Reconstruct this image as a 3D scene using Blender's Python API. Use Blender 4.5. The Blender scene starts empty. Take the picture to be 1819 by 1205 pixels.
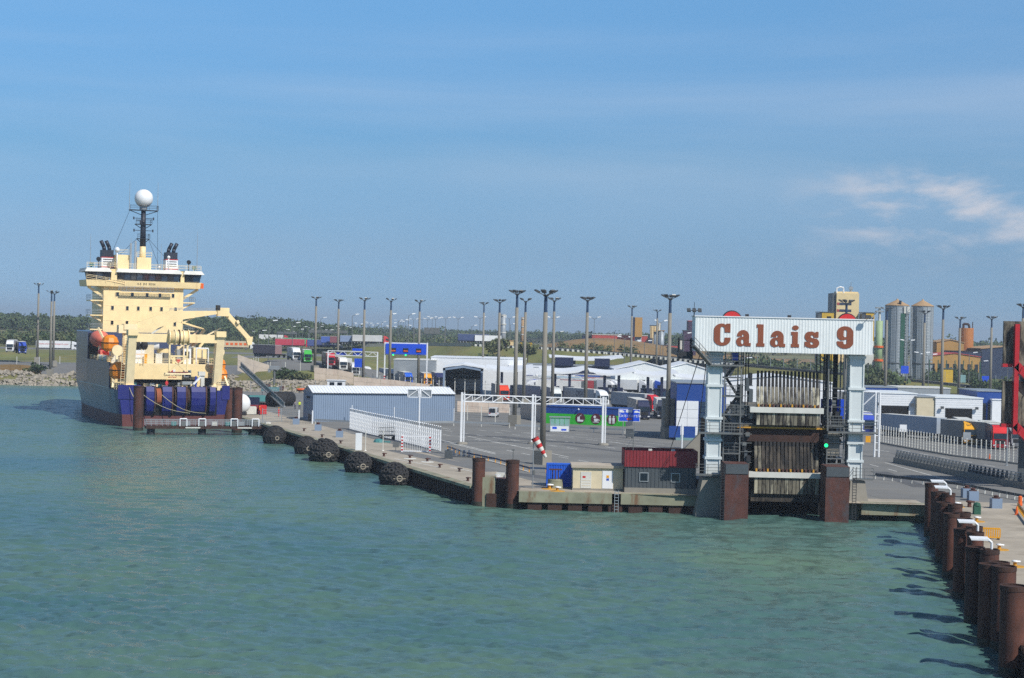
import bpy, math, random
import numpy as np
from mathutils import Vector, Matrix
R = math.radians
random.seed(7)
SC = bpy.context.scene
COL = SC.collection

# ------------------------------------------------------------------ camera
FPX, W0, H0 = 3000.0, 1819.0, 1205.0      # focal length and picture size in picture units
CAMZ, PITCH, ROLL = 20.0, R(0.315), R(1.3)
cr, sr = math.cos(ROLL), math.sin(ROLL)
FWD = Vector((0, math.cos(PITCH), -math.sin(PITCH)))
UPV = Vector((0, math.sin(PITCH), math.cos(PITCH)))
RGT = Vector((1, 0, 0))
XC = RGT * cr + UPV * sr
YC = -RGT * sr + UPV * cr
cam = bpy.data.cameras.new('camera')
cam.sensor_width = 36.0
cam.lens = 36.0 * FPX / W0
cam.clip_start = 0.5
cam.clip_end = 30000.0
camo = bpy.data.objects.new('camera', cam)
COL.objects.link(camo)
mw = Matrix((XC, YC, -FWD)).transposed().to_4x4()
mw.translation = Vector((0, 0, CAMZ))
camo.matrix_world = mw
SC.camera = camo

# ------------------------------------------------------------------ sky, sun, exposure
SUN_AZ, SUN_EL = R(138), R(45)            # azimuth from +Y (view direction) clockwise towards +X
world = bpy.data.worlds.new('World')
SC.world = world
world.use_nodes = True
wn, wl = world.node_tree.nodes, world.node_tree.links
wn.clear()
wo = wn.new('ShaderNodeOutputWorld')
wb = wn.new('ShaderNodeBackground')
wb.inputs['Strength'].default_value = 0.105
sky = wn.new('ShaderNodeTexSky')
sky.sky_type = 'NISHITA'
sky.sun_disc = False
sky.sun_elevation = SUN_EL
sky.sun_rotation = SUN_AZ
sky.air_density = 0.7
sky.dust_density = 0.15
sky.ozone_density = 4.0
# thin high cloud and a few small cumulus, mixed in by direction
tc = wn.new('ShaderNodeTexCoord')
def wmap(scale, loc=(0, 0, 0), rot=(0, 0, 0)):
    m = wn.new('ShaderNodeMapping'); m.inputs['Scale'].default_value = scale
    m.inputs['Location'].default_value = loc; m.inputs['Rotation'].default_value = rot
    wl.new(tc.outputs['Generated'], m.inputs['Vector']); return m
def wnoise(m, sc, det, rough, dist=0.0):
    n = wn.new('ShaderNodeTexNoise'); n.inputs['Scale'].default_value = sc
    n.inputs['Detail'].default_value = det; n.inputs['Roughness'].default_value = rough
    n.inputs['Distortion'].default_value = dist
    wl.new(m.outputs['Vector'], n.inputs['Vector']); return n
def wramp(src, a, b, lo=0.0, hi=1.0):
    r = wn.new('ShaderNodeMapRange'); r.interpolation_type = 'SMOOTHSTEP'
    r.inputs['From Min'].default_value = a; r.inputs['From Max'].default_value = b
    r.inputs['To Min'].default_value = lo; r.inputs['To Max'].default_value = hi
    wl.new(src, r.inputs['Value']); return r.outputs['Result']
def wmath(op, a, b):
    m = wn.new('ShaderNodeMath'); m.operation = op
    for i, s in enumerate((a, b)):
        if isinstance(s, (int, float)): m.inputs[i].default_value = s
        else: wl.new(s, m.inputs[i])
    return m.outputs[0]
def wmix(fac, a, b):
    m = wn.new('ShaderNodeMix'); m.data_type = 'RGBA'
    wl.new(fac, m.inputs['Factor'])
    for s, k in ((a, 'A'), (b, 'B')):
        sock = [i for i in m.inputs if i.name == k and i.type == 'RGBA'][0]
        if isinstance(s, tuple): sock.default_value = s
        else: wl.new(s, sock)
    return [o for o in m.outputs if o.type == 'RGBA'][0]
sep = wn.new('ShaderNodeSeparateXYZ'); wl.new(tc.outputs['Generated'], sep.inputs[0])
el = sep.outputs['Z']
base = sky.outputs['Color']
# clear northern air: the same blue-grey all round the horizon
gr = wn.new('ShaderNodeValToRGB'); wl.new(el, gr.inputs['Fac'])
for i, (p_, c_) in enumerate(((0.0, (.35, .53, .85)), (.2, (.92, 1.25, 1.27)), (.045, (.46, .57, .715)), (.1, (.54, .76, .83)), (.15, (.71, 1.0, 1.06)), (.7, (.95, 1.1, 1.15)))):
    e_ = gr.color_ramp.elements[i] if i < 2 else gr.color_ramp.elements.new(p_)
    e_.position = p_; e_.color = (*c_, 1)
gm = wn.new('ShaderNodeVectorMath'); gm.operation = 'MULTIPLY'
wl.new(base, gm.inputs[0]); wl.new(gr.outputs['Color'], gm.inputs[1]); base = gm.outputs[0]
cir = wramp(wnoise(wmap((1.0, 1.0, 9.0), (0.3, 0.1, 0.1), (0, R(5), 0)), 1.3, 6, 0.5, 0.3).outputs['Fac'], 0.42, 0.8, 0.0, 0.3)
cir = wmath('MULTIPLY', cir, wramp(el, 0.02, 0.12))
base = wmix(cir, base, (6.6, 6.9, 7.6, 1))
cum = wramp(wnoise(wmap((1.0, 1.0, 3.0), (1.70, 0.4, 0.346)), 13, 9, 0.6, 0.25).outputs['Fac'], 0.41, 0.66, 0.0, 0.8)
dt = wn.new('ShaderNodeVectorMath'); dt.operation = 'DOT_PRODUCT'; dt.inputs[1].default_value = (.305, .948, .084)
wl.new(tc.outputs['Generated'], dt.inputs[0])
cum = wmath('MULTIPLY', cum, wmath('MULTIPLY', wmath('MULTIPLY', wramp(el, 0.03, 0.07), wramp(el, 0.105, 0.085)), wramp(dt.outputs['Value'], .9855, .997)))
base = wmix(cum, base, (6.3, 6.2, 6.6, 1))
wl.new(base, wb.inputs['Color'])
wl.new(wb.outputs[0], wo.inputs['Surface'])

sunl = bpy.data.lights.new('sun', 'SUN')
sunl.energy = 4.7
sunl.angle = R(0.53)
sunl.color = (1.0, 0.95, 0.87)
suno = bpy.data.objects.new('sun', sunl)
COL.objects.link(suno)
to_sun = Vector((math.sin(SUN_AZ) * math.cos(SUN_EL), math.cos(SUN_AZ) * math.cos(SUN_EL), math.sin(SUN_EL)))
suno.rotation_euler = to_sun.to_track_quat('Z', 'Y').to_euler()
suno.location = to_sun * 400

vs = SC.view_settings
vs.view_transform = 'Standard'; vs.look = 'None'; vs.gamma = 1.0; vs.use_curve_mapping = False
vs.exposure = 0.06
SC.cycles.use_denoising = False      # keep the fine grain of the ripples
SC.cycles.volume_bounces = 0
SC.cycles.max_bounces = 6
SC.cycles.caustics_reflective = False
SC.cycles.caustics_refractive = False

# ------------------------------------------------------------------ picture point -> place in the world
def ray(u, v):
    a, b = (u - W0 / 2) / FPX, (H0 / 2 - v) / FPX
    return FWD + XC * a + YC * b
def G(u, v, z=2.0):                        # where that line of sight meets height z
    d = ray(u, v); t = (z - CAMZ) / d.z
    return Vector((d.x * t, d.y * t, z))
def A(u, v, Y):                            # where it meets depth Y
    d = ray(u, v); t = Y / d.y
    return Vector((d.x * t, Y, CAMZ + d.z * t))
def PX(u, Y, v=620): return A(u, v, Y).x
def PZ(u, v, Y): return A(u, v, Y).z
def vec(*a): return Vector(a)
ORD = 'first second third fourth fifth sixth seventh eighth ninth tenth eleventh twelfth thirteenth fourteenth fifteenth sixteenth seventeenth eighteenth'.split()

# ------------------------------------------------------------------ mesh helpers
class MB:
    def __init__(s): s.v = []; s.f = []
    def add(s, vs_, fs):
        n = len(s.v); s.v += [(p[0], p[1], p[2]) for p in vs_]
        s.f += [tuple(i + n for i in f) for f in fs]; return s
    def hexa(s, p):                        # 8 corners: bottom ring then top ring
        return s.add(p, [(3, 2, 1, 0), (4, 5, 6, 7), (0, 1, 5, 4), (1, 2, 6, 5), (2, 3, 7, 6), (3, 0, 4, 7)])
    def box(s, x0, x1, y0, y1, z0, z1):
        return s.hexa([(x0, y0, z0), (x1, y0, z0), (x1, y1, z0), (x0, y1, z0), (x0, y0, z1), (x1, y0, z1), (x1, y1, z1), (x0, y1, z1)])
    def cbox(s, c, sx, sy, sz): return s.box(c[0] - sx / 2, c[0] + sx / 2, c[1] - sy / 2, c[1] + sy / 2, c[2] - sz / 2, c[2] + sz / 2)
    def bar(s, a, b, w, h=None, up=(0, 0, 1)):
        a, b = Vector(a), Vector(b); h = h or w; d = b - a
        if d.length < 1e-6: return s
        d.normalize(); u = Vector(up)
        if abs(d.dot(u)) > 0.98: u = Vector((0, 1, 0))
        r = d.cross(u).normalized(); u = r.cross(d)
        r *= w / 2; u *= h / 2
        return s.hexa([a - r - u, a + r - u, b + r - u, b - r - u, a - r + u, a + r + u, b + r + u, b - r + u])
    def tube(s, a, b, r, r2=None, n=8, cap=True):
        a, b = Vector(a), Vector(b); r2 = r if r2 is None else r2; d = (b - a)
        if d.length < 1e-6: return s
        d.normalize(); u = Vector((0, 0, 1)) if abs(d.z) < 0.9 else Vector((1, 0, 0))
        x = d.cross(u).normalized(); y = d.cross(x)
        vs_ = []
        for c, rr in ((a, r), (b, r2)):
            for i in range(n):
                t = 2 * math.pi * i / n; vs_.append(c + x * (math.cos(t) * rr) + y * (math.sin(t) * rr))
        fs = [(i, (i + 1) % n, n + (i + 1) % n, n + i) for i in range(n)]
        if cap: fs += [tuple(range(n - 1, -1, -1)), tuple(range(n, 2 * n))]
        return s.add(vs_, fs)
    def path(s, pts, r, n=5):
        for a, b in zip(pts[:-1], pts[1:]): s.tube(a, b, r, n=n)
        return s
    def prism(s, poly, ax, a, b):          # 2-D outline pushed along an axis
        m = {'x': lambda p, t: (t, p[0], p[1]), 'y': lambda p, t: (p[0], t, p[1]), 'z': lambda p, t: (p[0], p[1], t)}[ax]
        n = len(poly)
        vs_ = [m(p, a) for p in poly] + [m(p, b) for p in poly]
        return s.add(vs_, [tuple(range(n)), tuple(range(2 * n - 1, n - 1, -1))] + [(i, n + i, n + (i + 1) % n, (i + 1) % n) for i in range(n)])
    def lathe(s, prof, c=(0, 0, 0), n=16):
        vs_ = []
        for r, z in prof:
            for i in range(n):
                t = 2 * math.pi * i / n; vs_.append((c[0] + r * math.cos(t), c[1] + r * math.sin(t), c[2] + z))
        fs = []
        for k in range(len(prof) - 1):
            for i in range(n):
                j = (i + 1) % n; fs.append((k * n + i, k * n + j, (k + 1) * n + j, (k + 1) * n + i))
        fs += [tuple(range(n - 1, -1, -1)), tuple(range((len(prof) - 1) * n, len(prof) * n))]
        return s.add(vs_, fs)
    def ball(s, c, r, n=12, m=8, sx=1, sy=1, sz=1):
        pr = [(max(1e-3, math.sin(math.pi * k / m)), -math.cos(math.pi * k / m)) for k in range(m + 1)]
        k0 = len(s.v); s.lathe(pr, n=n)
        for i in range(k0, len(s.v)):
            x, y, z = s.v[i]; s.v[i] = (c[0] + x * r * sx, c[1] + y * r * sy, c[2] + z * r * sz)
        return s
    def torus(s, c, ax, R1, r, n=12, m=6):
        ax = Vector(ax).normalized(); u = Vector((0, 0, 1)) if abs(ax.z) < 0.9 else Vector((1, 0, 0))
        x = ax.cross(u).normalized(); y = ax.cross(x); c = Vector(c); vs_ = []
        for i in range(n):
            t = 2 * math.pi * i / n; d = x * math.cos(t) + y * math.sin(t)
            for j in range(m):
                q = 2 * math.pi * j / m; vs_.append(c + d * (R1 + r * math.cos(q)) + ax * (r * math.sin(q)))
        return s.add(vs_, [(i * m + j, ((i + 1) % n) * m + j, ((i + 1) % n) * m + (j + 1) % m, i * m + (j + 1) % m) for i in range(n) for j in range(m)])
    def ribs(s, a, b, z0, z1, out, pitch=0.3, depth=0.05):   # corrugated sheet from a to b (2-D), ribs proud along out
        a, b, o = Vector(a), Vector(b), Vector(out); L = (b - a).length; n = max(1, int(L / pitch)); d = (b - a) / n
        pr = []
        for i in range(n):
            p = a + d * i
            pr += [p, p + d * .45, p + d * .55 + o * depth, p + d * .92 + o * depth]
        pr.append(b); vs_ = [(p.x, p.y, z0) for p in pr] + [(p.x, p.y, z1) for p in pr]; m = len(pr)
        return s.add(vs_, [(i, i + 1, m + i + 1, m + i) for i in range(m - 1)])
    def mesh(s, name, mat, smooth=False):
        me = bpy.data.meshes.new(name); me.from_pydata(s.v, [], s.f)
        if mat: me.materials.append(mat)
        if smooth: me.shade_smooth() if hasattr(me, 'shade_smooth') else None
        me.update(); return me
    def build(s, name, mat, parent=None, smooth=False, loc=None, rz=None):
        return link(name, s.mesh(name, mat, smooth), parent, loc, rz)
def link(name, me, parent=None, loc=None, rz=None, mat=None):
    o = bpy.data.objects.new(name, me); COL.objects.link(o)
    if parent is not None: o.parent = parent
    if loc is not None: o.location = loc
    if rz is not None: o.rotation_euler = (0, 0, rz)
    if mat is not None: recolor(o, mat)
    return o
def recolor(o, mat):
    o.material_slots[0].link = 'OBJECT'; o.material_slots[0].material = mat
def tag(o, label=None, cat=None, group=None, kind=None):
    for k, v_ in (('label', label), ('category', cat), ('group', group), ('kind', kind)):
        if v_: o[k] = v_
    return o
def thing(name, label, cat, loc=(0, 0, 0), rz=0.0, group=None):
    o = bpy.data.objects.new(name, None); COL.objects.link(o); o.empty_display_size = 0.2
    o.location = loc; o.rotation_euler = (0, 0, rz); return tag(o, label, cat, group)
def copy_tree(o, parent=None):
    c = o.copy(); COL.objects.link(c)
    if parent is not None: c.parent = parent
    for ch in list(o.children): copy_tree(ch, c)
    return c
def one(mb, name, mat, label, cat, group=None, loc=None, rz=None, smooth=False):
    return tag(mb.build(name, mat, None, smooth, loc, rz), label, cat, group)

# ------------------------------------------------------------------ materials
def lin(c):
    c = [x / 255.0 for x in c]
    return tuple(x / 12.92 if x <= 0.04045 else ((x + 0.055) / 1.055) ** 2.4 for x in c)
MATS = {}
def M(key, rgb=None, rough=0.6, metal=0.0, var=0.13, vsc=0.6, bump=0.0, bsc=8.0, rust=0.0, rcol=(96, 52, 30), rsc=(1.2, 1.2, 0.16), rlo=0.52, emit=0.0, spec=0.5, alpha=1.0):
    if key in MATS: return MATS[key]
    m = bpy.data.materials.new(key); m.use_nodes = True
    n, l = m.node_tree.nodes, m.node_tree.links
    b = n['Principled BSDF']; c = lin(rgb)
    b.inputs['Roughness'].default_value = rough; b.inputs['Metallic'].default_value = metal
    b.inputs['Specular IOR Level'].default_value = spec
    t = n.new('ShaderNodeTexCoord'); oi = n.new('ShaderNodeObjectInfo')
    ad = n.new('ShaderNodeVectorMath'); ad.operation = 'ADD'
    sc_ = n.new('ShaderNodeMath'); sc_.operation = 'MULTIPLY'; sc_.inputs[1].default_value = 37.0
    l.new(oi.outputs['Random'], sc_.inputs[0]); l.new(t.outputs['Object'], ad.inputs[0]); l.new(sc_.outputs[0], ad.inputs[1])
    def noise(scale, det=5, rg=0.6, stretch=None):
        x = n.new('ShaderNodeTexNoise'); x.inputs['Scale'].default_value = scale; x.inputs['Detail'].default_value = det; x.inputs['Roughness'].default_value = rg
        if stretch:
            mp = n.new('ShaderNodeMapping'); mp.inputs['Scale'].default_value = stretch; l.new(ad.outputs[0], mp.inputs['Vector']); l.new(mp.outputs[0], x.inputs['Vector'])
        else: l.new(ad.outputs[0], x.inputs['Vector'])
        return x
    nz = noise(vsc)
    mr = n.new('ShaderNodeMapRange'); mr.inputs['From Min'].default_value = 0.3; mr.inputs['From Max'].default_value = 0.7
    mr.inputs['To Min'].default_value = 1 - var; mr.inputs['To Max'].default_value = 1 + var * 0.6
    l.new(nz.outputs['Fac'], mr.inputs['Value'])
    sv = n.new('ShaderNodeVectorMath'); sv.operation = 'SCALE'; sv.inputs[0].default_value = c
    l.new(mr.outputs[0], sv.inputs['Scale'])
    colr = sv.outputs[0]
    if rust > 0:
        rn = noise(1.0, 6, 0.65, rsc)
        rm = n.new('ShaderNodeMapRange'); rm.interpolation_type = 'SMOOTHSTEP'
        rm.inputs['From Min'].default_value = rlo; rm.inputs['From Max'].default_value = rlo + 0.2; rm.inputs['To Max'].default_value = rust
        l.new(rn.outputs['Fac'], rm.inputs['Value'])
        mx = n.new('ShaderNodeMix'); mx.data_type = 'RGBA'
        ca = [i for i in mx.inputs if i.name == 'A' and i.type == 'RGBA'][0]; cb = [i for i in mx.inputs if i.name == 'B' and i.type == 'RGBA'][0]
        l.new(rm.outputs[0], mx.inputs['Factor']); l.new(colr, ca); cb.default_value = (*lin(rcol), 1)
        colr = [o for o in mx.outputs if o.type == 'RGBA'][0]
    l.new(colr, b.inputs['Base Color'])
    if bump > 0:
        bn = noise(bsc, 4); bp = n.new('ShaderNodeBump'); bp.inputs['Strength'].default_value = bump; bp.inputs['Distance'].default_value = 0.05
        l.new(bn.outputs['Fac'], bp.inputs['Height']); l.new(bp.outputs[0], b.inputs['Normal'])
    if emit > 0:
        b.inputs['Emission Color'].default_value = (*c, 1); b.inputs['Emission Strength'].default_value = emit
    if alpha < 1: b.inputs['Alpha'].default_value = alpha
    MATS[key] = m; return m
M('concrete', (164, 155, 139), 0.9, var=.22, vsc=.25, bump=.3, rust=.35, rcol=(110, 96, 78), rsc=(.3, .3, .3), rlo=.5)
M('concrete_wall', (176, 166, 150), 0.9, var=.15, vsc=.4, rust=.25, rcol=(120, 84, 66), rlo=.55)
M('wet_concrete', (140, 140, 118), 0.8, var=.25, vsc=.5, rust=.75, rcol=(112, 66, 34), rsc=(.9, .9, .25), rlo=.5)
M('grey_concrete', (138, 134, 124), 0.9, var=.12, vsc=.8)
M('asphalt', (114, 114, 111), 0.9, var=.2, vsc=.08, bump=.2, bsc=3, rust=.6, rcol=(124, 122, 116), rsc=(.05, .16, .1), rlo=.46)
M('yard', (112, 112, 110), 0.9, var=.15, vsc=.1)
M('road_paint', (196, 196, 190), 0.8, var=.25, vsc=.8, rust=.5, rcol=(110, 112, 112), rsc=(2, 2, 2), rlo=.5)
M('yellow_paint', (190, 140, 40), 0.7, var=.2, vsc=2)
M('white', (225, 228, 230), 0.45, var=.06, vsc=.6)
M('white_dirty', (206, 206, 198), 0.55, var=.12, vsc=.7, rust=.3, rcol=(120, 112, 98), rlo=.55)
M('sign_white', (226, 231, 230), 0.4, var=.06, vsc=.4, rust=.18, rcol=(150, 150, 145), rlo=.5)
M('col_white', (205, 212, 212), 0.45, var=.08, vsc=.5, rust=.3, rcol=(128, 128, 118), rlo=.58)
M('letter_brown', (134, 72, 44), 0.5, var=.18, vsc=.5)
M('steel_grey', (118, 120, 118), 0.5, .4, var=.15, vsc=1, rust=.4, rcol=(80, 62, 48), rlo=.55)
M('galv', (165, 170, 172), 0.45, .5, var=.12, vsc=1)
M('dark_steel', (46, 48, 52), 0.6, .2, var=.2, vsc=1)
M('black', (20, 20, 22), 0.6, var=.2)
M('void', (10, 11, 14), 0.9, var=.1)  # near-black paint standing in for shade in openings and recesses
M('rubber', (30, 30, 32), 0.8, var=.35, vsc=1.2, bump=.3, rust=.25, rcol=(96, 88, 70), rsc=(1, 1, 1), rlo=.55)
M('tyre', (42, 42, 43), 0.85, var=.3, vsc=2)
M('rust_pile', (86, 50, 38), 0.8, .0, var=.45, vsc=.8, bump=.3, bsc=5, rust=.75, rcol=(46, 34, 34), rsc=(1.2, 1.2, .14), rlo=.44)
M('rust_plate', (84, 50, 42), 0.8, var=.4, vsc=.9, bump=.4, rust=.9, rcol=(66, 64, 68), rsc=(.9, .9, .5), rlo=.48)
M('weed', (46, 44, 34), .6, var=.4, vsc=2, bump=.5)
M('rust_dark', (62, 40, 32), 0.85, var=.3, vsc=.8, bump=.3, rust=.6, rcol=(30, 26, 26), rlo=.5)
M('glass', (28, 36, 46), 0.08, var=.2, vsc=1, spec=.8)
M('glass_blue', (34, 60, 84), 0.1, var=.3, vsc=.7, spec=.8)
M('red_metal', (128, 40, 46), 0.5, var=.12, vsc=.6)
M('slate_metal', (74, 80, 84), 0.5, var=.1, vsc=.6)
M('container_blue', (28, 92, 204), 0.5, var=.12, vsc=.7)
M('beige', (206, 194, 164), 0.8, var=.1, vsc=.7)
M('grass', (104, 108, 58), 0.95, var=.3, vsc=.08, bump=.5, bsc=1.5, rust=.6, rcol=(128, 116, 70), rsc=(.06, .06, .1), rlo=.45)
M('dry_grass', (134, 108, 70), 0.95, var=.25, vsc=.06, bump=.5, bsc=1.5, rust=.6, rcol=(118, 112, 66), rsc=(.05, .05, .1), rlo=.5)
M('far_ground', (112, 112, 74), 0.95, var=.3, vsc=.01, rust=.6, rcol=(150, 138, 90), rsc=(.006, .006, .006), rlo=.5)
M('stone', (150, 142, 128), 0.9, var=.3, vsc=.7, bump=.4)
M('red', (186, 32, 32), 0.5, var=.1); M('orange', (224, 98, 22), 0.5, var=.12)
M('yellow', (226, 160, 28), 0.5, var=.12); M('green', (52, 160, 52), 0.5, var=.1)
M('blue', (22, 62, 170), 0.45, var=.1); M('sign_blue', (16, 74, 206), 0.5, var=.05)
M('navy', (26, 34, 66), 0.5, var=.15)
M('concrete_mast', (128, 124, 114), 0.85, var=.12, vsc=.6)
M('mast_blue', (42, 66, 96), 0.5, var=.1)
M('lamp_head', (84, 88, 90), 0.4, .3, var=.15, vsc=3)
# ================================================================== THE SETTING
# line of the long quay edge and its direction
Q0 = G(838, 864, 2.0); Q1 = G(465, 752, 2.0)
DQ = (Q1 - Q0); DQ.z = 0; DQ.normalize()
NQ = Vector((DQ.y, -DQ.x, 0))             # to the land side
QA = math.atan2(-DQ.x, DQ.y)              # rotation about z of things that line up with the quay
def Q(t, n=0.0, z=2.0): p = Q0 + DQ * t + NQ * n; return Vector((p.x, p.y, z))
F0, F1 = G(922, 873, 2.0), G(1255, 882, 2.0)
F2, F3 = G(1528, 893, 2.0), G(1648, 897.5, 2.0)
VR = Vector((0.173, 0.985, 0)).normalized()   # direction of the right-hand quay
POCKET = 22.0
edge = [Q(285), Q(140), Q(60), Q(0), F0 + vec(-1.2, 2.2, 0), F0, F1, F1 + vec(0, POCKET, 0), F2 + vec(0, POCKET, 0), F2, F3, F3 - VR * 60, F3 - VR * 125]
far = [Vector((160, 55, 2)), Vector((330, 580, 2)), Vector((-60, 580, 2)), Vector((-60, 462, 2))]
poly = edge + far
def sheet(name, pts, mat, z=None):
    me = bpy.data.meshes.new(name)
    me.from_pydata([(p[0], p[1], p[2] if z is None else z) for p in pts], [], [tuple(range(len(pts)))])
    me.materials.append(mat); me.update()
    if me.polygons[0].normal.z < 0: me.flip_normals()
    return tag(link(name, me), kind='structure')
sheet('quay_pavement', poly, M('asphalt'))
# concrete quay apron (edge strip) and its faces
def strip(name, pts, w, mat, dz, side=1):
    mb = MB(); L = len(pts); off = []
    for i, p in enumerate(pts):
        a = pts[max(0, i - 1)]; b = pts[min(L - 1, i + 1)]; d = (b - a); d.z = 0; d.normalize()
        off.append(p + Vector((d.y, -d.x, 0)) * (w * side))
    vs_ = [vec(p.x, p.y, p.z + dz) for p in pts] + [vec(p.x, p.y, p.z + dz) for p in off]
    fs = [(i, i + 1, L + i + 1, L + i) for i in range(L - 1)]
    mb.add(vs_, fs); me = mb.mesh(name, mat)
    if me.polygons[0].normal.z < 0: me.flip_normals()
    return tag(link(name, me), kind='structure')
strip('quay_apron', [Q(250), Q(140), Q(100), Q(60), Q(30), Q(0)], 9.5, M('concrete'), .004, -1)
strip('berth_apron', [F0, F1], 4.5, M('concrete'), .004, -1)
strip('east_apron', [F3 + vec(-9, .3, 0), F3 + vec(-.2, 0, 0)], 5.5, M('concrete'), .004, -1)
strip('east_quay_apron', [F3 + VR * 6, F3, F3 - VR * 60, F3 - VR * 122], 13, M('concrete'), .008, -1)
# quay faces
mb = MB(); mb.ribs(Q(285).xy, Q(0).xy, -3, 1.72, (-NQ).xy, 0.9, 0.35)
qw = tag(mb.build('quay_wall', M('rust_dark')), kind='structure')
mb = MB()
for k in range(19):                        # coping blocks along the long quay
    a, b = Q(k * 15, -.38), Q(k * 15 + 14.94, -.38)
    c, d = Q(k * 15 + 14.94, .9), Q(k * 15, .9)
    MB().hexa([(p.x, p.y, 1.7) for p in (a, b, c, d)] + [(p.x, p.y, 2.03) for p in (a, b, c, d)]).build('coping_block', M('rust_plate') if 0 else M('wet_concrete'), qw)
bw = tag(MB().box(F0.x - .5, F1.x, F0.y + .8, F0.y + 1.2, -3, 1.1).build('berth_wall', M('void')), kind='structure')
L = F1 - F0
for a, b in ((0.0, .497), (.545, 1.0)):    # concrete fender beams with rust streaks
    p, q = F0 + L * a, F0 + L * b
    MB().box(p.x, q.x, F0.y - .55, F0.y + .75, .85, 2.02).build('fender_beam', M('wet_concrete'), bw)
for k in range(9):
    x = F0.x + 1.0 + k * (L.x - .6) / 9.0
    MB().box(x, x + 1.55, F0.y - .35, F0.y + .85, -2, .84).build('buttress', M('rust_dark'), bw)
mb = MB()
for s in (0, .42): mb.box(F0.x + L.x * .51 + s, F0.x + L.x * .51 + s + .06, F0.y - .72, F0.y - .66, -.6, 2.4)
for k in range(9): mb.box(F0.x + L.x * .51, F0.x + L.x * .51 + .48, F0.y - .71, F0.y - .67, -.4 + k * .33, -.34 + k * .33)
one(mb, 'quay_ladder', M('galv'), 'steel ladder in the gap of the concrete berth edge', 'ladder')
ew = tag(MB().box(F2.x, F3.x + .5, F2.y + .9, F2.y + 1.3, -3, 1.0).build('east_wall', M('wet_concrete')), kind='structure')
MB().box(F2.x + .1, F3.x + .1, F2.y - .3, F2.y + .85, .7, 2.03).build('fender_beam', M('wet_concrete'), ew)
MB().box(F2.x + .1, F2.x + 4, F2.y + .2, F2.y + .85, -2, .69).build('opening', M('void'), ew)
mb = MB(); mb.ribs((F3 - VR * 122).xy, F3.xy, -3, 1.98, (-1, .17), .9, .3)
tag(mb.build('east_quay_wall', M('rust_dark')), kind='structure')
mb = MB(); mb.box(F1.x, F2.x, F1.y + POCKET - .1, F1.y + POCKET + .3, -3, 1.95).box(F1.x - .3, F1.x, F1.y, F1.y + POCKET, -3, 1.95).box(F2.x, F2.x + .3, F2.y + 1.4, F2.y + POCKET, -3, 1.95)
tag(mb.build('pocket_wall', M('void')), kind='structure')

# ------------------------------------------------------------------ the ground: one sheet to the horizon
CP = []                                    # places where the height of the ground is known
for x in range(-330, -74, 22):
    CP += [(x, 480, -3), (x, 506, -1.2), (x, 512, 1.0), (x, 519, 3.6), (x, 560, 5.5), (x, 620, 8), (x, 700, 8), (x, 800, 7.5)]
for x, y, z in ((-98, 440, -3), (-92, 470, -3), (-88, 490, -2), (-78, 448, 1.7), (-64, 442, 1.8), (-50, 442, 1.8), (-74, 470, 3.6), (-62, 474, 4.2), (-50, 474, 4.0), (-40, 474, 2.6), (-70, 500, 6.3), (-58, 500, 6.6), (-48, 500, 5.2), (-72, 525, 8.4), (-62, 525, 8.6), (-76, 560, 8.6), (-72, 620, 8.5), (-64, 545, 8.0), (-56, 538, 7.2), (-52, 532, 6.2), (-47, 522, 4.8), (-38, 545, 2.8), (-30, 530, 1.9), (-30, 500, 1.9), (-30, 460, 1.8), (-20, 600, 3), (-50, 640, 7)): CP.append((x, y, z))
for x in range(-10, 331, 24):
    CP += [(x, 430, 1.8), (x, 520, 1.8), (x, 575, 1.85), (x, 640, 3.4), (x, 760, 5), (x, 900, 6)]
for x in range(-120, 0, 24): CP += [(x, 760, 6.5), (x, 900, 6.5)]
for x in range(-330, 331, 60): CP += [(x, 960, 6.5), (x, 1000, 6.5)]
CPA = np.array(CP, float)
def bumps(x, y):
    h = 7.5 * np.exp(-((x + 430) / 230) ** 2 - ((y - 1220) / 230) ** 2) + 6.5 * np.exp(-((x + 190) / 75) ** 2 - ((y - 1250) / 190) ** 2)
    h = h + 11.6 * np.exp(-((x - 40) / 42) ** 2 - ((y - 788) / 30) ** 2) + 5.0 * np.exp(-((x - 102) / 40) ** 2 - ((y - 780) / 30) ** 2)
    return h
def gh(x, y):
    x = np.atleast_1d(np.asarray(x, float)); y = np.atleast_1d(np.asarray(y, float)); out = np.empty_like(x)
    for i in range(0, len(x), 4000):
        dx = x[i:i + 4000, None] - CPA[None, :, 0]; dy = y[i:i + 4000, None] - CPA[None, :, 1]
        w = 1.0 / (dx * dx + dy * dy + 9.0) ** 2.2
        out[i:i + 4000] = (w * CPA[None, :, 2]).sum(1) / w.sum(1)
    f = np.clip((y - 900) / 100, 0, 1); out = out * (1 - f) + 6.5 * f
    return out + bumps(x, y)
def gz(x, y): return float(gh(x, y)[0])
xs = np.concatenate([np.arange(-2600, -360, 160), np.arange(-360, 361, 5.0), np.arange(420, 2600, 160)])
ys = np.concatenate([np.arange(432, 760, 5.0), np.arange(760, 1500, 15.0), np.array([1550, 1700, 2000, 2600, 3500, 5000, 7000])])
XX, YY = np.meshgrid(xs, ys); ZZ = gh(XX.ravel(), YY.ravel())
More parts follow.
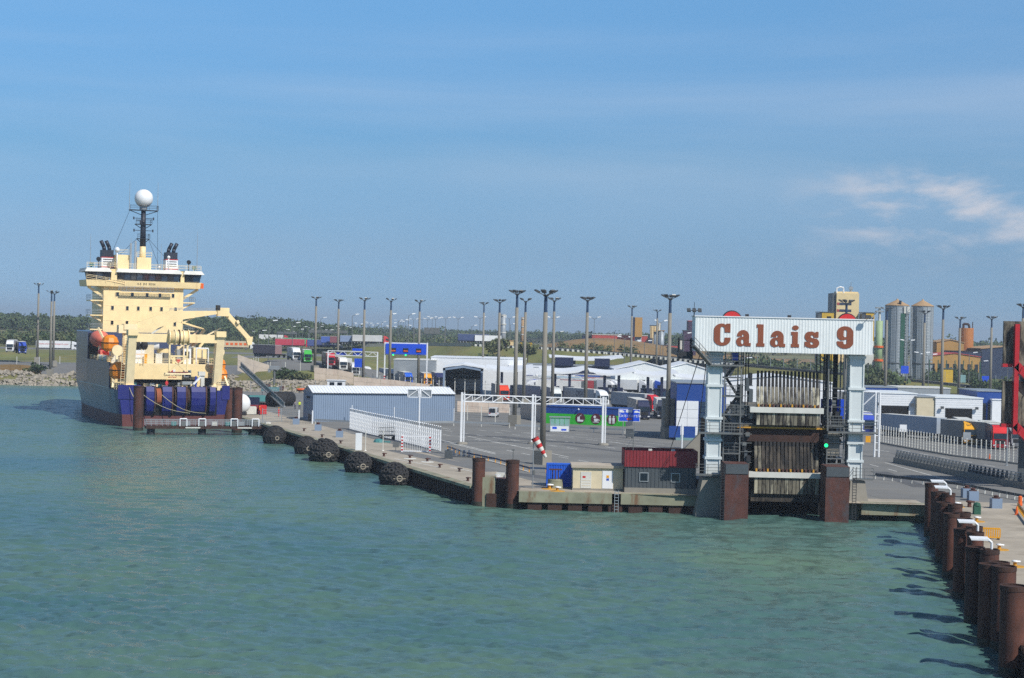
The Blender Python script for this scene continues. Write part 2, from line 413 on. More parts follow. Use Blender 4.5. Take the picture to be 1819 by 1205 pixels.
# keep the sheet below the paved quay
ins = (YY.ravel() < 579) & (XX.ravel() > -58) & (XX.ravel() < 325)
ZZ = np.where(ins & (ZZ > 1.9) & (XX.ravel() > -34), 1.9, ZZ)
nx, ny = len(xs), len(ys)
me = bpy.data.meshes.new('ground')
idx = np.arange(nx * ny).reshape(ny, nx)
fc = np.stack([idx[:-1, :-1], idx[:-1, 1:], idx[1:, 1:], idx[1:, :-1]], -1).reshape(-1, 4)
me.from_pydata(np.stack([XX.ravel(), YY.ravel(), ZZ], -1).tolist(), [], fc.tolist())
me.materials.append(M('grass')); me.materials.append(M('far_ground')); me.materials.append(M('dry_grass')); me.materials.append(M('yard'))
cx = XX.ravel()[fc].mean(1); cy = YY.ravel()[fc].mean(1)
mi = np.zeros(len(fc), int); mi[cy > 1000] = 1
mi[((cy > 735) & (cy < 1000) & (cx > -35))] = 2
mi[(cx < -75) & (cy > 526) & (cy < 572)] = 3
mi[(cx < -75) & (cy > 672) & (cy < 700)] = 3
mi[(cy > 506) & (cy < 590) & (cx > -82) & (cx < -30)] = 3
mi[(cy > 600) & (cy < 660) & (cx > -100) & (cx < -80)] = 3
me.polygons.foreach_set('material_index', mi.tolist()); me.shade_smooth(); me.update()
tag(link('ground', me), kind='structure')

# ------------------------------------------------------------------ water
rng = np.random.default_rng(3)
yv = [38.0]
while yv[-1] < 640: yv.append(yv[-1] + max(.30, yv[-1] * yv[-1] * 2.2e-5))
yv = np.array(yv); nxw = 640
tt = np.linspace(-1, 1, nxw)
WX = (tt[None, :] * (yv[:, None] * .36 + 8)); WY = np.repeat(yv[:, None], nxw, 1)
Hh = np.zeros_like(WX)
for k in range(70):
    lam = 0.5 * (4.2 / 0.5) ** rng.random(); a = 0.0105 * lam ** 0.6
    th = R(250) + rng.normal(0, .55); kx, ky = math.cos(th) * 2 * math.pi / lam, math.sin(th) * 2 * math.pi / lam
    cell = np.gradient(yv)[:, None]
    fade = np.clip((lam / cell - 2.2) / 2.5, 0, 1)
    ph = WX * kx + WY * ky + rng.random() * 6.28
    Hh += a * fade * (np.sin(ph) + .28 * np.sin(2 * ph + 1.5))
gust = .85 + .2 * np.sin(WX * .021 + 1.0 + np.sin(WY * .03)) * np.sin(WY * .045 + WX * .012)
Hh *= gust
me = bpy.data.meshes.new('sea')
idx = np.arange(Hh.size).reshape(Hh.shape)
fc = np.stack([idx[:-1, :-1], idx[:-1, 1:], idx[1:, 1:], idx[1:, :-1]], -1).reshape(-1, 4)
nv = Hh.size
me.vertices.add(nv); me.vertices.foreach_set('co', np.stack([WX.ravel(), WY.ravel(), Hh.ravel()], -1).ravel())
me.loops.add(fc.size); me.loops.foreach_set('vertex_index', fc.ravel())
me.polygons.add(len(fc)); me.polygons.foreach_set('loop_start', np.arange(0, fc.size, 4)); me.polygons.foreach_set('loop_total', np.full(len(fc), 4))
me.update(calc_edges=True); me.shade_smooth()
wm = bpy.data.materials.new('sea_water'); wm.use_nodes = True
n, l = wm.node_tree.nodes, wm.node_tree.links; b = n['Principled BSDF']
b.inputs['Roughness'].default_value = .3; b.inputs['IOR'].default_value = 1.33
t = n.new('ShaderNodeTexCoord')
def wn2(sc, stretch, det=4, rg=.6):
    mp = n.new('ShaderNodeMapping'); mp.inputs['Scale'].default_value = stretch; l.new(t.outputs['Object'], mp.inputs['Vector'])
    x = n.new('ShaderNodeTexNoise'); x.inputs['Scale'].default_value = sc; x.inputs['Detail'].default_value = det; x.inputs['Roughness'].default_value = rg
    l.new(mp.outputs[0], x.inputs['Vector']); return x.outputs['Fac']
big = wn2(.012, (1, 1.6, 1), 4)
cm = n.new('ShaderNodeValToRGB'); l.new(big, cm.inputs['Fac'])
cm.color_ramp.elements[0].position = .35; cm.color_ramp.elements[0].color = (*lin((62, 98, 101)), 1)
cm.color_ramp.elements[1].position = .68; cm.color_ramp.elements[1].color = (*lin((89, 114, 93)), 1)
# foam flecks of small breaking crests
fo = wn2(.5, (.35, 1.0, 1), 6, .7); fo2 = wn2(.03, (1, 1, 1), 3)
fm = n.new('ShaderNodeMapRange'); fm.inputs['From Min'].default_value = .725; fm.inputs['From Max'].default_value = .80; l.new(fo, fm.inputs['Value'])
fx = n.new('ShaderNodeMix'); fx.data_type = 'RGBA'
l.new(fm.outputs[0], fx.inputs['Factor']); l.new(cm.outputs[0], [i for i in fx.inputs if i.name == 'A' and i.type == 'RGBA'][0])
[i for i in fx.inputs if i.name == 'B' and i.type == 'RGBA'][0].default_value = (.55, .58, .55, 1)
l.new([o for o in fx.outputs if o.type == 'RGBA'][0], b.inputs['Base Color'])
# ripples finer than the mesh: slopes taken straight from a noise field
mp = n.new('ShaderNodeMapping'); mp.inputs['Scale'].default_value = (.75, 1.0, 1.0); l.new(t.outputs['Object'], mp.inputs['Vector'])
rn = n.new('ShaderNodeTexNoise'); rn.inputs['Scale'].default_value = .75; rn.inputs['Detail'].default_value = 6; rn.inputs['Roughness'].default_value = .68; l.new(mp.outputs[0], rn.inputs['Vector'])
v1 = n.new('ShaderNodeVectorMath'); v1.operation = 'SUBTRACT'; v1.inputs[1].default_value = (.5, .5, .5); l.new(rn.outputs['Color'], v1.inputs[0])
v2 = n.new('ShaderNodeVectorMath'); v2.operation = 'MULTIPLY'; v2.inputs[1].default_value = (1.0, 2.2, 0); l.new(v1.outputs[0], v2.inputs[0])
ge = n.new('ShaderNodeNewGeometry'); v3 = n.new('ShaderNodeVectorMath'); v3.operation = 'ADD'; l.new(ge.outputs['Normal'], v3.inputs[0]); l.new(v2.outputs[0], v3.inputs[1])
v4 = n.new('ShaderNodeVectorMath'); v4.operation = 'NORMALIZE'; l.new(v3.outputs[0], v4.inputs[0]); l.new(v4.outputs[0], b.inputs['Normal'])
me.materials.append(wm)
tag(link('sea', me), kind='structure')
sheet('seabed', [vec(-3000, -300, -4), vec(3000, -300, -4), vec(3000, 660, -4), vec(-3000, 660, -4)], M('wet_concrete'))

# repaired strips and worn patches in the asphalt
for i, (u0, v0, u1, v1, w_, mt) in enumerate(((700, 800, 880, 838, 1.6, 'yard'), (820, 772, 1090, 792, 1.2, 'patch_dark'), (900, 840, 1000, 852, 1.5, 'patch_dark'), (640, 770, 760, 792, 2.2, 'yard'), (1000, 790, 1180, 812, .9, 'patch_dark'), (1560, 838, 1640, 866, 1.3, 'patch_dark'), (1590, 806, 1819, 846, 1.0, 'patch_dark'), (1540, 870, 1600, 886, 2.4, 'yard'), (880, 775, 960, 783, 1.8, 'patch_dark'), (1060, 778, 1190, 789, 1.4, 'yard'))):
    M('patch_dark', (88, 89, 90), .9, var=.2, vsc=.3)
    a, b_ = G(u0, v0, 2.006 + i * .0003), G(u1, v1, 2.006 + i * .0003); d = (b_ - a).normalized(); nr = Vector((d.y, -d.x, 0)) * w_
    sheet('asphalt_patch', [a - nr, b_ - nr * .8, b_ + nr, a + nr * .9], M(mt))
# ================================================================== LINKSPAN GANTRY "Calais 9"
def curve_mesh(splines, name, ext=0.03):
    cu = bpy.data.curves.new(name, 'CURVE'); cu.dimensions = '2D'; cu.fill_mode = 'BOTH'; cu.extrude = ext
    for pts in splines:
        sp = cu.splines.new('POLY'); sp.points.add(len(pts) - 1)
        for i, (x, y) in enumerate(pts): sp.points[i].co = (x, y, 0, 1)
        sp.use_cyclic_u = True
    o = bpy.data.objects.new(name, cu); COL.objects.link(o)
    dg = bpy.context.evaluated_depsgraph_get(); me = bpy.data.meshes.new_from_object(o.evaluated_get(dg))
    bpy.data.objects.remove(o); bpy.data.curves.remove(cu); return me
def text_mesh(txt, size=1.0, ext=0.01, bold=0.0, shear=0.0, space=1.0):
    cu = bpy.data.curves.new('lettering', 'FONT'); cu.body = txt; cu.size = size; cu.extrude = ext; cu.offset = bold
    cu.shear = shear; cu.space_character = space; cu.align_x = 'CENTER'; cu.align_y = 'CENTER'; cu.resolution_u = 3
    o = bpy.data.objects.new('lettering', cu); COL.objects.link(o)
    dg = bpy.context.evaluated_depsgraph_get(); me = bpy.data.meshes.new_from_object(o.evaluated_get(dg))
    bpy.data.objects.remove(o); bpy.data.curves.remove(cu); return me
def put_text(txt, parent, loc, size, mat, rot=(R(90), 0, 0), name='lettering', **k):
    me = text_mesh(txt, size, **k); me.materials.clear(); me.materials.append(mat)
    o = link(name, me, parent, loc); o.rotation_euler = rot; return o
def arc(cx, cy, rx, ry, a0, a1, n=10):
    return [(cx + rx * math.cos(R(a0 + (a1 - a0) * i / n)), cy + ry * math.sin(R(a0 + (a1 - a0) * i / n))) for i in range(n + 1)]
GLYPH = {
 'C': (.76, [[(.75, .60), (.49, .60)] + arc(.385, .76, .095, .1, 0, 180, 8) + arc(.385, .24, .095, .1, 180, 360, 8) + [(.49, .37), (.76, .37)] + arc(.38, .29, .38, .29, 0, -180, 14) + arc(.36, .70, .36, .30, 180, 80, 12) + [(.52, .955), (.58, 1.0), (.75, 1.0)]]),
 'a': (.68, [[(.03, .44)] + arc(.32, .46, .28, .27, 175, 0, 14) + [(.60, .15), (.68, .15), (.68, 0), (.42, 0), (.40, .05)] + arc(.2, .2, .2, .21, 290, 90, 14) + [(.33, .435), (.355, .455), (.35, .50), (.31, .535), (.275, .50), (.27, .44)], arc(.29, .2, .065, .11, 0, 360, 12)[:-1]]),
 'l': (.36, [[(0, 0), (.37, 0), (.37, .15), (.31, .15), (.31, 1), (0, 1), (0, .85), (.06, .85), (.06, .15), (0, .15)]]),
 'i': (.36, [[(0, 0), (.37, 0), (.37, .15), (.31, .15), (.31, .70), (0, .70), (0, .55), (.06, .55), (.06, .15), (0, .15)], arc(.19, .88, .15, .11, 0, 360, 14)[:-1]]),
 's': (.68, [[(.64, .72), (.64, .46), (.42, .46)] + arc(.34, .50, .07, .06, 20, 160, 6) + [(.28, .47), (.34, .44), (.5, .41)] + arc(.48, .21, .2, .21, 80, -90, 12) + arc(.30, .13, .28, .14, -90, -160, 6) + [(.0, .0), (.0, .27), (.25, .27)] + arc(.33, .2, .07, .06, 160, 360, 8) + [(.38, .23), (.30, .265), (.16, .285)] + arc(.2, .5, .2, .22, 250, 95, 12) + [(.35, .73), (.47, .68), (.52, .72)]]),
 '9': (.76, [[(0, .32), (.30, .32), (.30, .26)] + arc(.37, .24, .07, .05, 180, 360, 6) + [(.44, .42), (.36, .39)] + arc(.24, .62, .24, .26, 270, 180, 8) + arc(.37, .72, .37, .28, 180, 0, 14) + arc(.37, .27, .38, .28, 0, -180, 14), [(.30, .56)] + arc(.375, .56, .07, .05, 180, 360, 6) + arc(.375, .78, .07, .05, 0, 180, 6)]),
}
YG = 186.6
gx0, gx1 = PX(1233, YG, 600), PX(1547, YG, 600)
gc = (gx0 + gx1) / 2
span = thing('linkspan_gantry', 'white vehicle ramp gantry with brown Calais 9 sign and two stacked ramps', 'ramp gantry', (0, 0, 0))
zt, zb = PZ(1390, 565, YG), PZ(1390, 627, YG)
fy = YG - 1.0
mb = MB(); mb.ribs((gx0, fy), (gx1, fy), zb, zt, (0, -1), .33, .02)
mb.ribs((gx1, fy), (gx1, fy + 3.4), zb, zt, (1, 0), .33, .02); mb.ribs((gx0, fy + 3.4), (gx0, fy), zb, zt, (-1, 0), .33, .02)
mb.ribs((gx1, fy + 3.4), (gx0, fy + 3.4), zb, zt, (0, 1), .33, .06)
mb.box(gx0 + .02, gx1 - .02, fy + .03, fy + 3.37, zb + .1, zt - .05)
sgn = mb.build('sign_box', M('sign_white'), span)
MB().box(gx0 - .1, gx1 + .1, fy - .1, fy + 3.5, zt - .06, zt + .05).build('capping', M('white'), sgn)
# letters, each a piece of its own
hC = (zt - zb) * .635
x = PX(1265, YG); zc = zb + (zt - zb) * .165
for ch, u0, u1 in (('C', 1265.5, 1295), ('a', 1305, 1331), ('l', 1341, 1355), ('a', 1365, 1392), ('i', 1402, 1416), ('s', 1426, 1452), ('9', 1483, 1512.5)):
    w, sp = GLYPH[ch]; xa, xb = PX(u0, YG), PX(u1, YG); sx = (xb - xa) / w
    me = curve_mesh([[(px * sx, py * hC) for px, py in s_] for s_ in sp], 'letter', .012)
    me.materials.clear(); me.materials.append(M('letter_brown'))
    o = link('letter', me, sgn, (xa, fy - .055, zc + .0)); o.rotation_euler = (R(90), 0, 0)
# hoist wheels showing above the sign
for u in (1298, 1502):
    xx = PX(u, YG + 1)
    mb = MB(); mb.tube((xx, fy + 1.4, zt - .45), (xx, fy + 1.8, zt - .45), 1.05, n=28)
    wh = mb.build('hoist_wheel', M('red'), span)
    MB().torus((xx, fy + 1.6, zt - .45), (0, 1, 0), 1.05, .12, 28, 6).build('rim', M('dark_steel'), wh)
for u in (1325, 1400):
    xx = PX(u, YG); MB().box(xx - .18, xx + .18, fy + .5, fy + .9, zt, zt + .32).build('roof_vent', M('dark_steel'), span)
# floodlight on the left corner and on the right corner of the sign
def small_flood(x, y, z, par, d=1):
    mb = MB().tube((x, y, z - .1), (x, y, z + .7), .06).bar((x - .7, y, z + .6), (x + .7, y, z + .6), .08)
    o = mb.build('lamp_bracket', M('dark_steel'), par)
    for k in (-.6, 0, .6): MB().hexa([(x + k - .2, y - .3, z + .55), (x + k + .2, y - .3, z + .55), (x + k + .2, y + .1, z + .85), (x + k - .2, y + .1, z + .85), (x + k - .2, y - .2, z + .4), (x + k + .2, y - .2, z + .4), (x + k + .2, y + .2, z + .7), (x + k - .2, y + .2, z + .7)]).build('floodlight', M('lamp_head'), o)
    MB().tube((x, y, z + .6), (x, y, z + 1.5), .03).build('lightning_rod', M('dark_steel'), o)
small_flood(gx0 - .1, fy + .6, zt, span)
mb = MB().tube((gx1 - .7, fy - .7, zt + .25), (gx1 - .7, fy + .1, zt - .0), .04).box(gx1 - 1.0, gx1 - .45, fy - 1.0, fy - .7, zt + .1, zt + .5)
mb.build('floodlight', M('lamp_head'), span)
# columns
ztop, zbas = zb, 4.2
def column(ua, ub, y0):
    xa, xb = PX(ua, YG, 700), PX(ub, YG, 700)
    c = MB().box(xa, xb, y0, y0 + 1.9, zbas, ztop).build('column', M('col_white'), span)
    MB().box(xa - .02, xa + .12, y0 - .12, y0, zbas, ztop).build('flange', M('col_white'), c)
    MB().box(xb - .12, xb + .02, y0 - .12, y0, zbas, ztop).build('flange', M('col_white'), c)
    for z in (ztop - .45, 14.2, 10.6, 8.2, 6.2):
        MB().box(xa - .16, xb + .16, y0 - .2, y0 + 2.0, z, z + .28).build('stiffener', M('col_white'), c)
    return xa, xb
lxa, lxb = column(1257, 1282, YG)
rxa, rxb = column(1509, 1534, YG)
for xa, xb, s in ((lxa, lxb, -1), (rxa, rxb, 1)):   # concrete footings, buttressed
    x0, x1 = (xa - .9, xb + .6) if s < 0 else (xa - .3, xb + .35)
    mb = MB(); mb.hexa([(x0 - (.9 if s < 0 else 0), YG - 1.6, -3), (x1 + (1.0 if s > 0 else 0), YG - 1.6, -3), (x1 + (1.0 if s > 0 else 0), YG + 3, -3), (x0 - (.9 if s < 0 else 0), YG + 3, -3),
                        (x0 + .5, YG - .7, 4.2), (x1 - .1, YG - .7, 4.2), (x1 - .1, YG + 2.4, 4.2), (x0 + .5, YG + 2.4, 4.2)])
    mb.build('footing', M('grey_concrete'), span)
# steel rusty fender boxes in front of the columns
def fbox(ua, ub, vt, label):
    xa, xb = PX(ua, YG - 3, 860), PX(ub, YG - 3, 860); y0 = YG - 4.2
    t = thing('fender_dolphin', label, 'dolphin', (0, 0, 0), 0, 'rusty fender boxes of the ramp berth')
    zt_ = PZ((ua + ub) / 2, vt, y0)
    MB().box(xa, xb, y0, y0 + 3.2, -3, zt_).build('box', M('rust_plate'), t)
    MB().box(xa + .06, xb - .06, y0 - .07, y0, zt_ - 1.1, zt_ - .05).build('top_plate', M('slate_metal'), t)
    for k in range(2):
        xk = xa - .45 if ua < 1400 else xb + .3
        mb = MB()
    for s in (0, .4): mb.box(xk + s, xk + s + .06, y0 - .1, y0 - .04, -.4, zt_)
    for j in range(18): mb.box(xk, xk + .46, y0 - .09, y0 - .05, -.2 + j * .31, -.14 + j * .31)
    mb.build('ladder', M('dark_steel'), t)
fbox(1285, 1327, 824, 'rusty steel fender box with dark top left of the ramp')
fbox(1463, 1505, 829, 'rusty steel fender box with streaked top right of the ramp')
# stair and hoist towers behind the columns
def tower(x0, x1, y0, y1, levels, par):
    t = MB()
    for x in (x0, x1):
        for y in (y0, y1): t.box(x - .07, x + .07, y - .07, y + .07, 3, zb)
    tw = t.build('hoist_tower', M('steel_grey'), par)
    for i, z in enumerate(levels):
        MB().box(x0 - .1, x1 + .1, y0 - .1, y1, z - .12, z).build('landing', M('steel_grey'), tw)
        m = MB()
        for k in (.35, .7, 1.05): m.bar((x0, y0, z + k), (x1, y0, z + k), .05)
        for j in range(4): m.tube((x0 + (x1 - x0) * j / 3, y0, z), (x0 + (x1 - x0) * j / 3, y0, z + 1.05), .03, n=5)
        m.build('guard_rail', M('steel_grey'), tw)
        if i + 1 < len(levels):
            s = MB(); z2 = levels[i + 1]; a, b = (x0 + .2, x1 - .2) if i % 2 else (x1 - .2, x0 + .2); n = 8
            for j in range(n): s.box(min(a, b) + (abs(b - a)) * (j if b > a else n - 1 - j) / n, min(a, b) + abs(b - a) * ((j if b > a else n - 1 - j) + 1) / n, y0 + .5, y0 + 1.3, z + (z2 - z) * (j + 1) / n - .05, z + (z2 - z) * (j + 1) / n)
            s.bar((a, y0 + .48, z), (b, y0 + .48, z2), .05, .22); s.bar((a, y0 + 1.32, z), (b, y0 + 1.32, z2), .05, .22)
            s.build('stair_flight', M('dark_steel'), tw)
    return tw
Lv = [4.6, 6.9, 9.1, 11.2, 13.2, 15.3, 17.2]
tower(lxb + .35, lxb + 2.15, YG + .3, YG + 3.0, Lv, span)
tower(rxa - 2.3, rxa - .45, YG + .3, YG + 3.0, [4.9, 6.6, 8.4, 10.2], span)
for x in (lxb + 2.6, lxb + 2.9, lxb + 3.2, rxa - 3.3, rxa - 2.9, rxa - 2.5, rxa - 1.7, rxa - 1.4):
    MB().tube((x, YG + 2.2, 6), (x, YG + 2.2, zb + .2), .05 if x < 0 else .06, n=6).build('hoist_cable', M('black'), span)
for x in (rxa - 2.0, rxa - 1.1):
    MB().box(x - .22, x + .22, YG + 2.4, YG + 2.9, 4.5, zb).build('counterweight_guide', M('dark_steel'), span)
# guy wires to the left
for u, v in ((1188, 808), (1235, 808)):
    p = G(u, v, 2.4); MB().tube(p, (gx0 + (.9 if u < 1200 else 1.6), YG + .5, zb + .1), .05, n=5).build('stay_cable', M('black'), span)
# walkways around the columns with handrails
def walkway(x0, x1, y, z, par, d=1.0):
    w = MB().box(x0, x1, y, y + d, z - .18, z).build('walkway', M('steel_grey'), par)
    m = MB()
    for k in (.4, .75, 1.1): m.bar((x0, y, z + k), (x1, y, z + k), .045)
    n = max(2, int((x1 - x0) / 1.1))
    for j in range(n + 1): m.tube((x0 + (x1 - x0) * j / n, y, z), (x0 + (x1 - x0) * j / n, y, z + 1.12), .028, n=5)
    for e in (x0, x1):
        for k in (.75, 1.1): m.bar((e, y, z + k), (e, y + d, z + k), .045)
    m.build('handrail', M('steel_grey'), w)
walkway(lxa - 1.0, lxb + 2.3, YG - .9, 9.2, span); walkway(lxa - 1.2, lxb + 2.4, YG - 1.1, 4.6, span)
walkway(rxa - 2.4, rxb + 1.3, YG - .9, 9.6, span); walkway(rxb - .9, rxb + 1.1, YG - 1.0, 4.5, span)
walkway(lxa - .1, lxb + 2.3, YG - .7, 16.7, span)
sl = MB(); a, b = (gx0 - .2, YG - 1.4, 18.7), (lxa + .1, YG - .6, 16.7)
sl.bar(a, b, .9, .16); sl.bar((a[0], a[1] - .4, a[2] + 1), (b[0], b[1] - .4, b[2] + 1), .05); sl.bar((a[0], a[1] - .4, a[2] + .55), (b[0], b[1] - .4, b[2] + .55), .05)
for j in range(4): sl.tube((a[0] + (b[0] - a[0]) * j / 3, a[1] - .4, a[2] + (b[2] - a[2]) * j / 3), (a[0] + (b[0] - a[0]) * j / 3, a[1] - .4, a[2] + (b[2] - a[2]) * j / 3 + 1), .03, n=5)
sl.build('access_stair', M('steel_grey'), span)
ct = MB()
for x in (gx0 - 1.6, gx0 - .25):
    for y in (YG, YG + 1.4): ct.box(x - .06, x + .06, y - .06, y + .06, zb - 1.1, zb + 1.4)
ct.box(gx0 - 1.7, gx0 - .1, YG - .1, YG + 1.5, zb - .9, zb - .1); ct.box(gx0 - 1.7, gx0 - .1, YG - .1, YG + 1.5, zb + 1.1, zb + 1.2)
ct.build('hoist_cage', M('dark_steel'), span)
MB().box(lxb + 1.0, lxb + 1.7, YG - .2, YG + .2, zb - .95, zb - .1).build('hoist_motor', M('blue'), span)
# ramps: two decks with finger flaps hanging at the seaward end
M('ramp_cream', (178, 172, 150), .7, var=.18, vsc=1.2, rust=.85, rcol=(34, 30, 28), rsc=(1.6, 1.6, .5), rlo=.42)
M('ramp_soot', (122, 116, 100), .75, var=.25, vsc=1.4, rust=.95, rcol=(26, 22, 20), rsc=(1.3, 1.3, .3), rlo=.40)
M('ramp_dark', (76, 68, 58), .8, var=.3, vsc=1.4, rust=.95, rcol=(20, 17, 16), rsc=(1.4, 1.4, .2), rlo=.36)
M('ramp_tip', (30, 28, 28), .7, var=.3, vsc=2)
def ramp(u0, u1, vt, vl, vb, tipf, finmat, n=17):
    y0 = YG + .2; x0, x1 = PX(u0, y0, vl), PX(u1, y0, vl); z2, z1, z0 = PZ((u0 + u1) / 2, vt, y0), PZ((u0 + u1) / 2, vl, y0), PZ((u0 + u1) / 2, vb, y0)
    r = MB().box(x0 - .1, x1 + .1, y0 + 1.1, y0 + POCKET, z1 - 1.3, z1 - .35).build('ramp_deck', M('ramp_soot'), span)
    w = (x1 - x0) / n
    for i in range(n):                     # upright finger flaps
        xa, xb = x0 + i * w + .035, x0 + (i + 1) * w - .035
        f = MB().hexa([(xa, y0 + .1, z1), (xb, y0 + .1, z1), (xb, y0 + .5, z1), (xa, y0 + .5, z1), (xa + .02, y0 + .75, z2 - tipf), (xb - .02, y0 + .75, z2 - tipf), (xb - .02, y0 + .95, z2 - tipf), (xa + .02, y0 + .95, z2 - tipf)])
        fo_ = f.build('finger_flap', M((finmat if i in (0, 1, 15, 16) else 'ramp_soot') if finmat == 'ramp_cream' else ('ramp_soot' if i in (0, 1, 15, 16) else 'ramp_dark')), r)
        MB().hexa([(xa + .03, y0 + .74, z2 - tipf), (xb - .03, y0 + .74, z2 - tipf), (xb - .03, y0 + .94, z2 - tipf), (xa + .03, y0 + .94, z2 - tipf), (xa + .05, y0 + .92, z2), (xb - .05, y0 + .92, z2), (xb - .05, y0 + 1.05, z2), (xa + .05, y0 + 1.05, z2)]).build('finger_tip', M('ramp_tip'), r)
        MB().box((xa + xb) / 2 - .09, (xa + xb) / 2 + .09, y0 - .12, y0 + .1, z1 + .02, z1 + .34).build('hinge_lug', M('rust_plate') if i % 3 else M('yellow_paint'), r)
    MB().box(x0 - .75, x1 + .35, y0 - .35, y0 + .55, z1 - .62, z1 - .02).build('hinge_beam', M('white_dirty'), r)
    for i in range(n):
        xa, xb = x0 + i * w + .03, x0 + (i + 1) * w - .03
        MB().hexa([(xa, y0 - .05, z0), (xb, y0 - .05, z0), (xb, y0 + .4, z0), (xa, y0 + .4, z0), (xa, y0 - .15, z1 - .63), (xb, y0 - .15, z1 - .63), (xb, y0 + .5, z1 - .63), (xa, y0 + .5, z1 - .63)]).build('apron_plate', M('ramp_soot' if i % 4 else 'ramp_cream'), r)
    return x0, x1, z0, z1, z2
ax0, ax1, az0, az1, az2 = ramp(1344, 1457, 660, 724, 756, 1.75, 'ramp_cream')
bx0, bx1, bz0, bz1, bz2 = ramp(1340, 1455, 770, 839, 878, 1.5, 'ramp_soot')
MB().box(ax0 - 2.0, ax1 + .9, YG + .9, YG + POCKET, az0 - .25, az0 - .05).build('deck_slab', M('ramp_soot'), span)
MB().box(ax0 - 2.05, ax1 + .95, YG + .7, YG + .9, az0 - .42, az0 - .24).build('edge_strip', M('yellow_paint'), span)
MB().box(ax0 - .9, ax1 + .6, YG + 1.0, YG + 1.5, az0 - 1.9, az0 - .45).build('girder', M('rust_dark'), span)
for x in (ax0 - 1.3, ax1 + .5): MB().box(x, x + .4, YG + 1.2, YG + 1.9, 3, az0 - .3).build('ramp_post', M('dark_steel'), span)
MB().box(ax0 - 2.6, ax0 - 1.3, YG + .8, YG + 2.4, az1 - 1.3, az1 + .4).build('machine_house', M('slate_metal'), span)
MB().box(ax0 - 2.1, ax0 - 1.5, YG + .6, YG + 1.4, az1 + .4, az1 + 2.4).build('hydraulic_gear', M('dark_steel'), span)
MB().box(ax1 + .5, ax1 + 1.0, YG + .6, YG + 1.4, az1 - 1.3, az1 + 2.0).build('hydraulic_gear', M('dark_steel'), span)
MB().box(bx0 - .3, bx1 + .3, YG + .5, YG + 2.2, bz0 - .9, bz0 + .3).build('shade_girder', M('ramp_dark'), span)  # added dark box, stands in for shade under the lower ramp
MB().box(lxb + .2, rxa - .2, YG + POCKET - .4, YG + POCKET - .2, -2, az0 - .4).build('shade_back_wall', M('void'), span)  # added black closure, paints the gap below the ramp dark like shade
for x in (bx0 - 1.6, bx1 + .4): MB().box(x, x + 1.2, YG + 2.4, YG + POCKET - 1, -2, az0 - .5).build('side_wall', M('void'), span)  # added black side blocks, continue the painted shade under the ramp
rg = random.Random(4)
for k in range(34):
    x = rg.choice((rg.uniform(lxb + 2.4, ax0 - .5), rg.uniform(ax1 + .6, rxa - .6))); z = rg.uniform(4.8, 14.5); w_, h_ = rg.uniform(.15, .5), rg.uniform(.3, 1.5)
    MB().box(x - w_ / 2, x + w_ / 2, YG + rg.uniform(.3, 1.0), YG + rg.uniform(1.2, 2.6), z, z + h_).build('machinery', M(rg.choice(['dark_steel', 'dark_steel', 'steel_grey', 'slate_metal', 'black'])), span)
for k in range(10):
    z = 4.9 + k * 1.05
    for xa_, xb_ in ((lxb + .4, ax0 - .4), (ax1 + .5, rxa - .2)): MB().bar((xa_, YG + .5, z), (xb_, YG + .5, z + rg.uniform(-.1, .1)), .07).build('rail', M('steel_grey'), span)
sig = MB().box(bx1 + .35, bx1 + .85, YG - .4, YG - .1, bz2 - 1.6, bz2 - .4).build('signal_light', M('black'), span)
M('green_lamp', (30, 240, 130), .3, emit=2.0)
MB().tube((bx1 + .6, YG - .44, bz2 - 1.2), (bx1 + .6, YG - .40, bz2 - 1.2), .2, n=14).build('lit_lens', M('green_lamp'), sig)
MB().box(bx1 + .9, bx1 + 2.2, YG + .5, YG + 1.2, bz2 - 2.4, bz2 + .2).build('control_cabin', M('grey_concrete'), span)
for x in (PX(1476, YG + 2), PX(1501, YG + 2)):
    MB().box(x - .6, x + .6, YG + 4, YG + 4.1, 10.8, 13.0).build('blue_panel', M('sign_blue'), span)
MB().box(rxb + .15, rxb + .7, YG - .95, YG - .9, 8.5, 9.2).build('number_plate', M('yellow'), span)

# ================================================================== MOORING DOLPHINS AND PILES
def pile(x, y, r, ztop_, label, group, name='steel_pile', tops=True):
    t = thing(name, label, 'pile', (x, y, -3), 0, group)
    MB().tube((0, 0, 0), (0, 0, ztop_ + 3 - .02), r, n=28, cap=False).build('shaft', M('rust_pile'), t, True)
    MB().tube((0, 0, 0), (0, 0, 3.55), r + .015, n=28, cap=False).build('tide_band', M('weed'), t, True)
    m = MB(); m.lathe([(r + .03, ztop_ + 2.7), (r + .03, ztop_ + 3.0), (r * .9, ztop_ + 3.0), (r * .9, ztop_ + 2.9)], n=28)
    m.build('rim', M('rust_dark'), t)
    return t
ZP = 5.4
dl = G(849, 899, 0); dr = G(909, 903, 0)
pile(dl.x, dl.y, .72, ZP, 'rusty pile at the outer corner of the quay, left of the concrete block', 'corner dolphin piles')
pile(dr.x, dr.y, .74, ZP, 'rusty pile right of the concrete corner block below the windsock', 'corner dolphin piles')
t = thing('corner_block', 'rust streaked concrete fender block between the corner piles', 'fender block', (0, 0, 0))
x0, x1 = PX(850, dl.y - .4, 870), PX(880, dl.y - .4, 870)
MB().box(x0, x1, dl.y - .55, dl.y + 2.2, -3, 3.3).build('block', M('wet_concrete'), t)
MB().box(x1 + .01, PX(922, dl.y), dl.y - .1, dl.y + 2.2, -3, 3.1).build('steel_panel', M('rust_plate'), t)
MB().box(x1 - 1.0, PX(900, dl.y), dl.y - .75, dl.y - .56, -1, 1.5).build('fender_plate', M('rust_dark'), t)
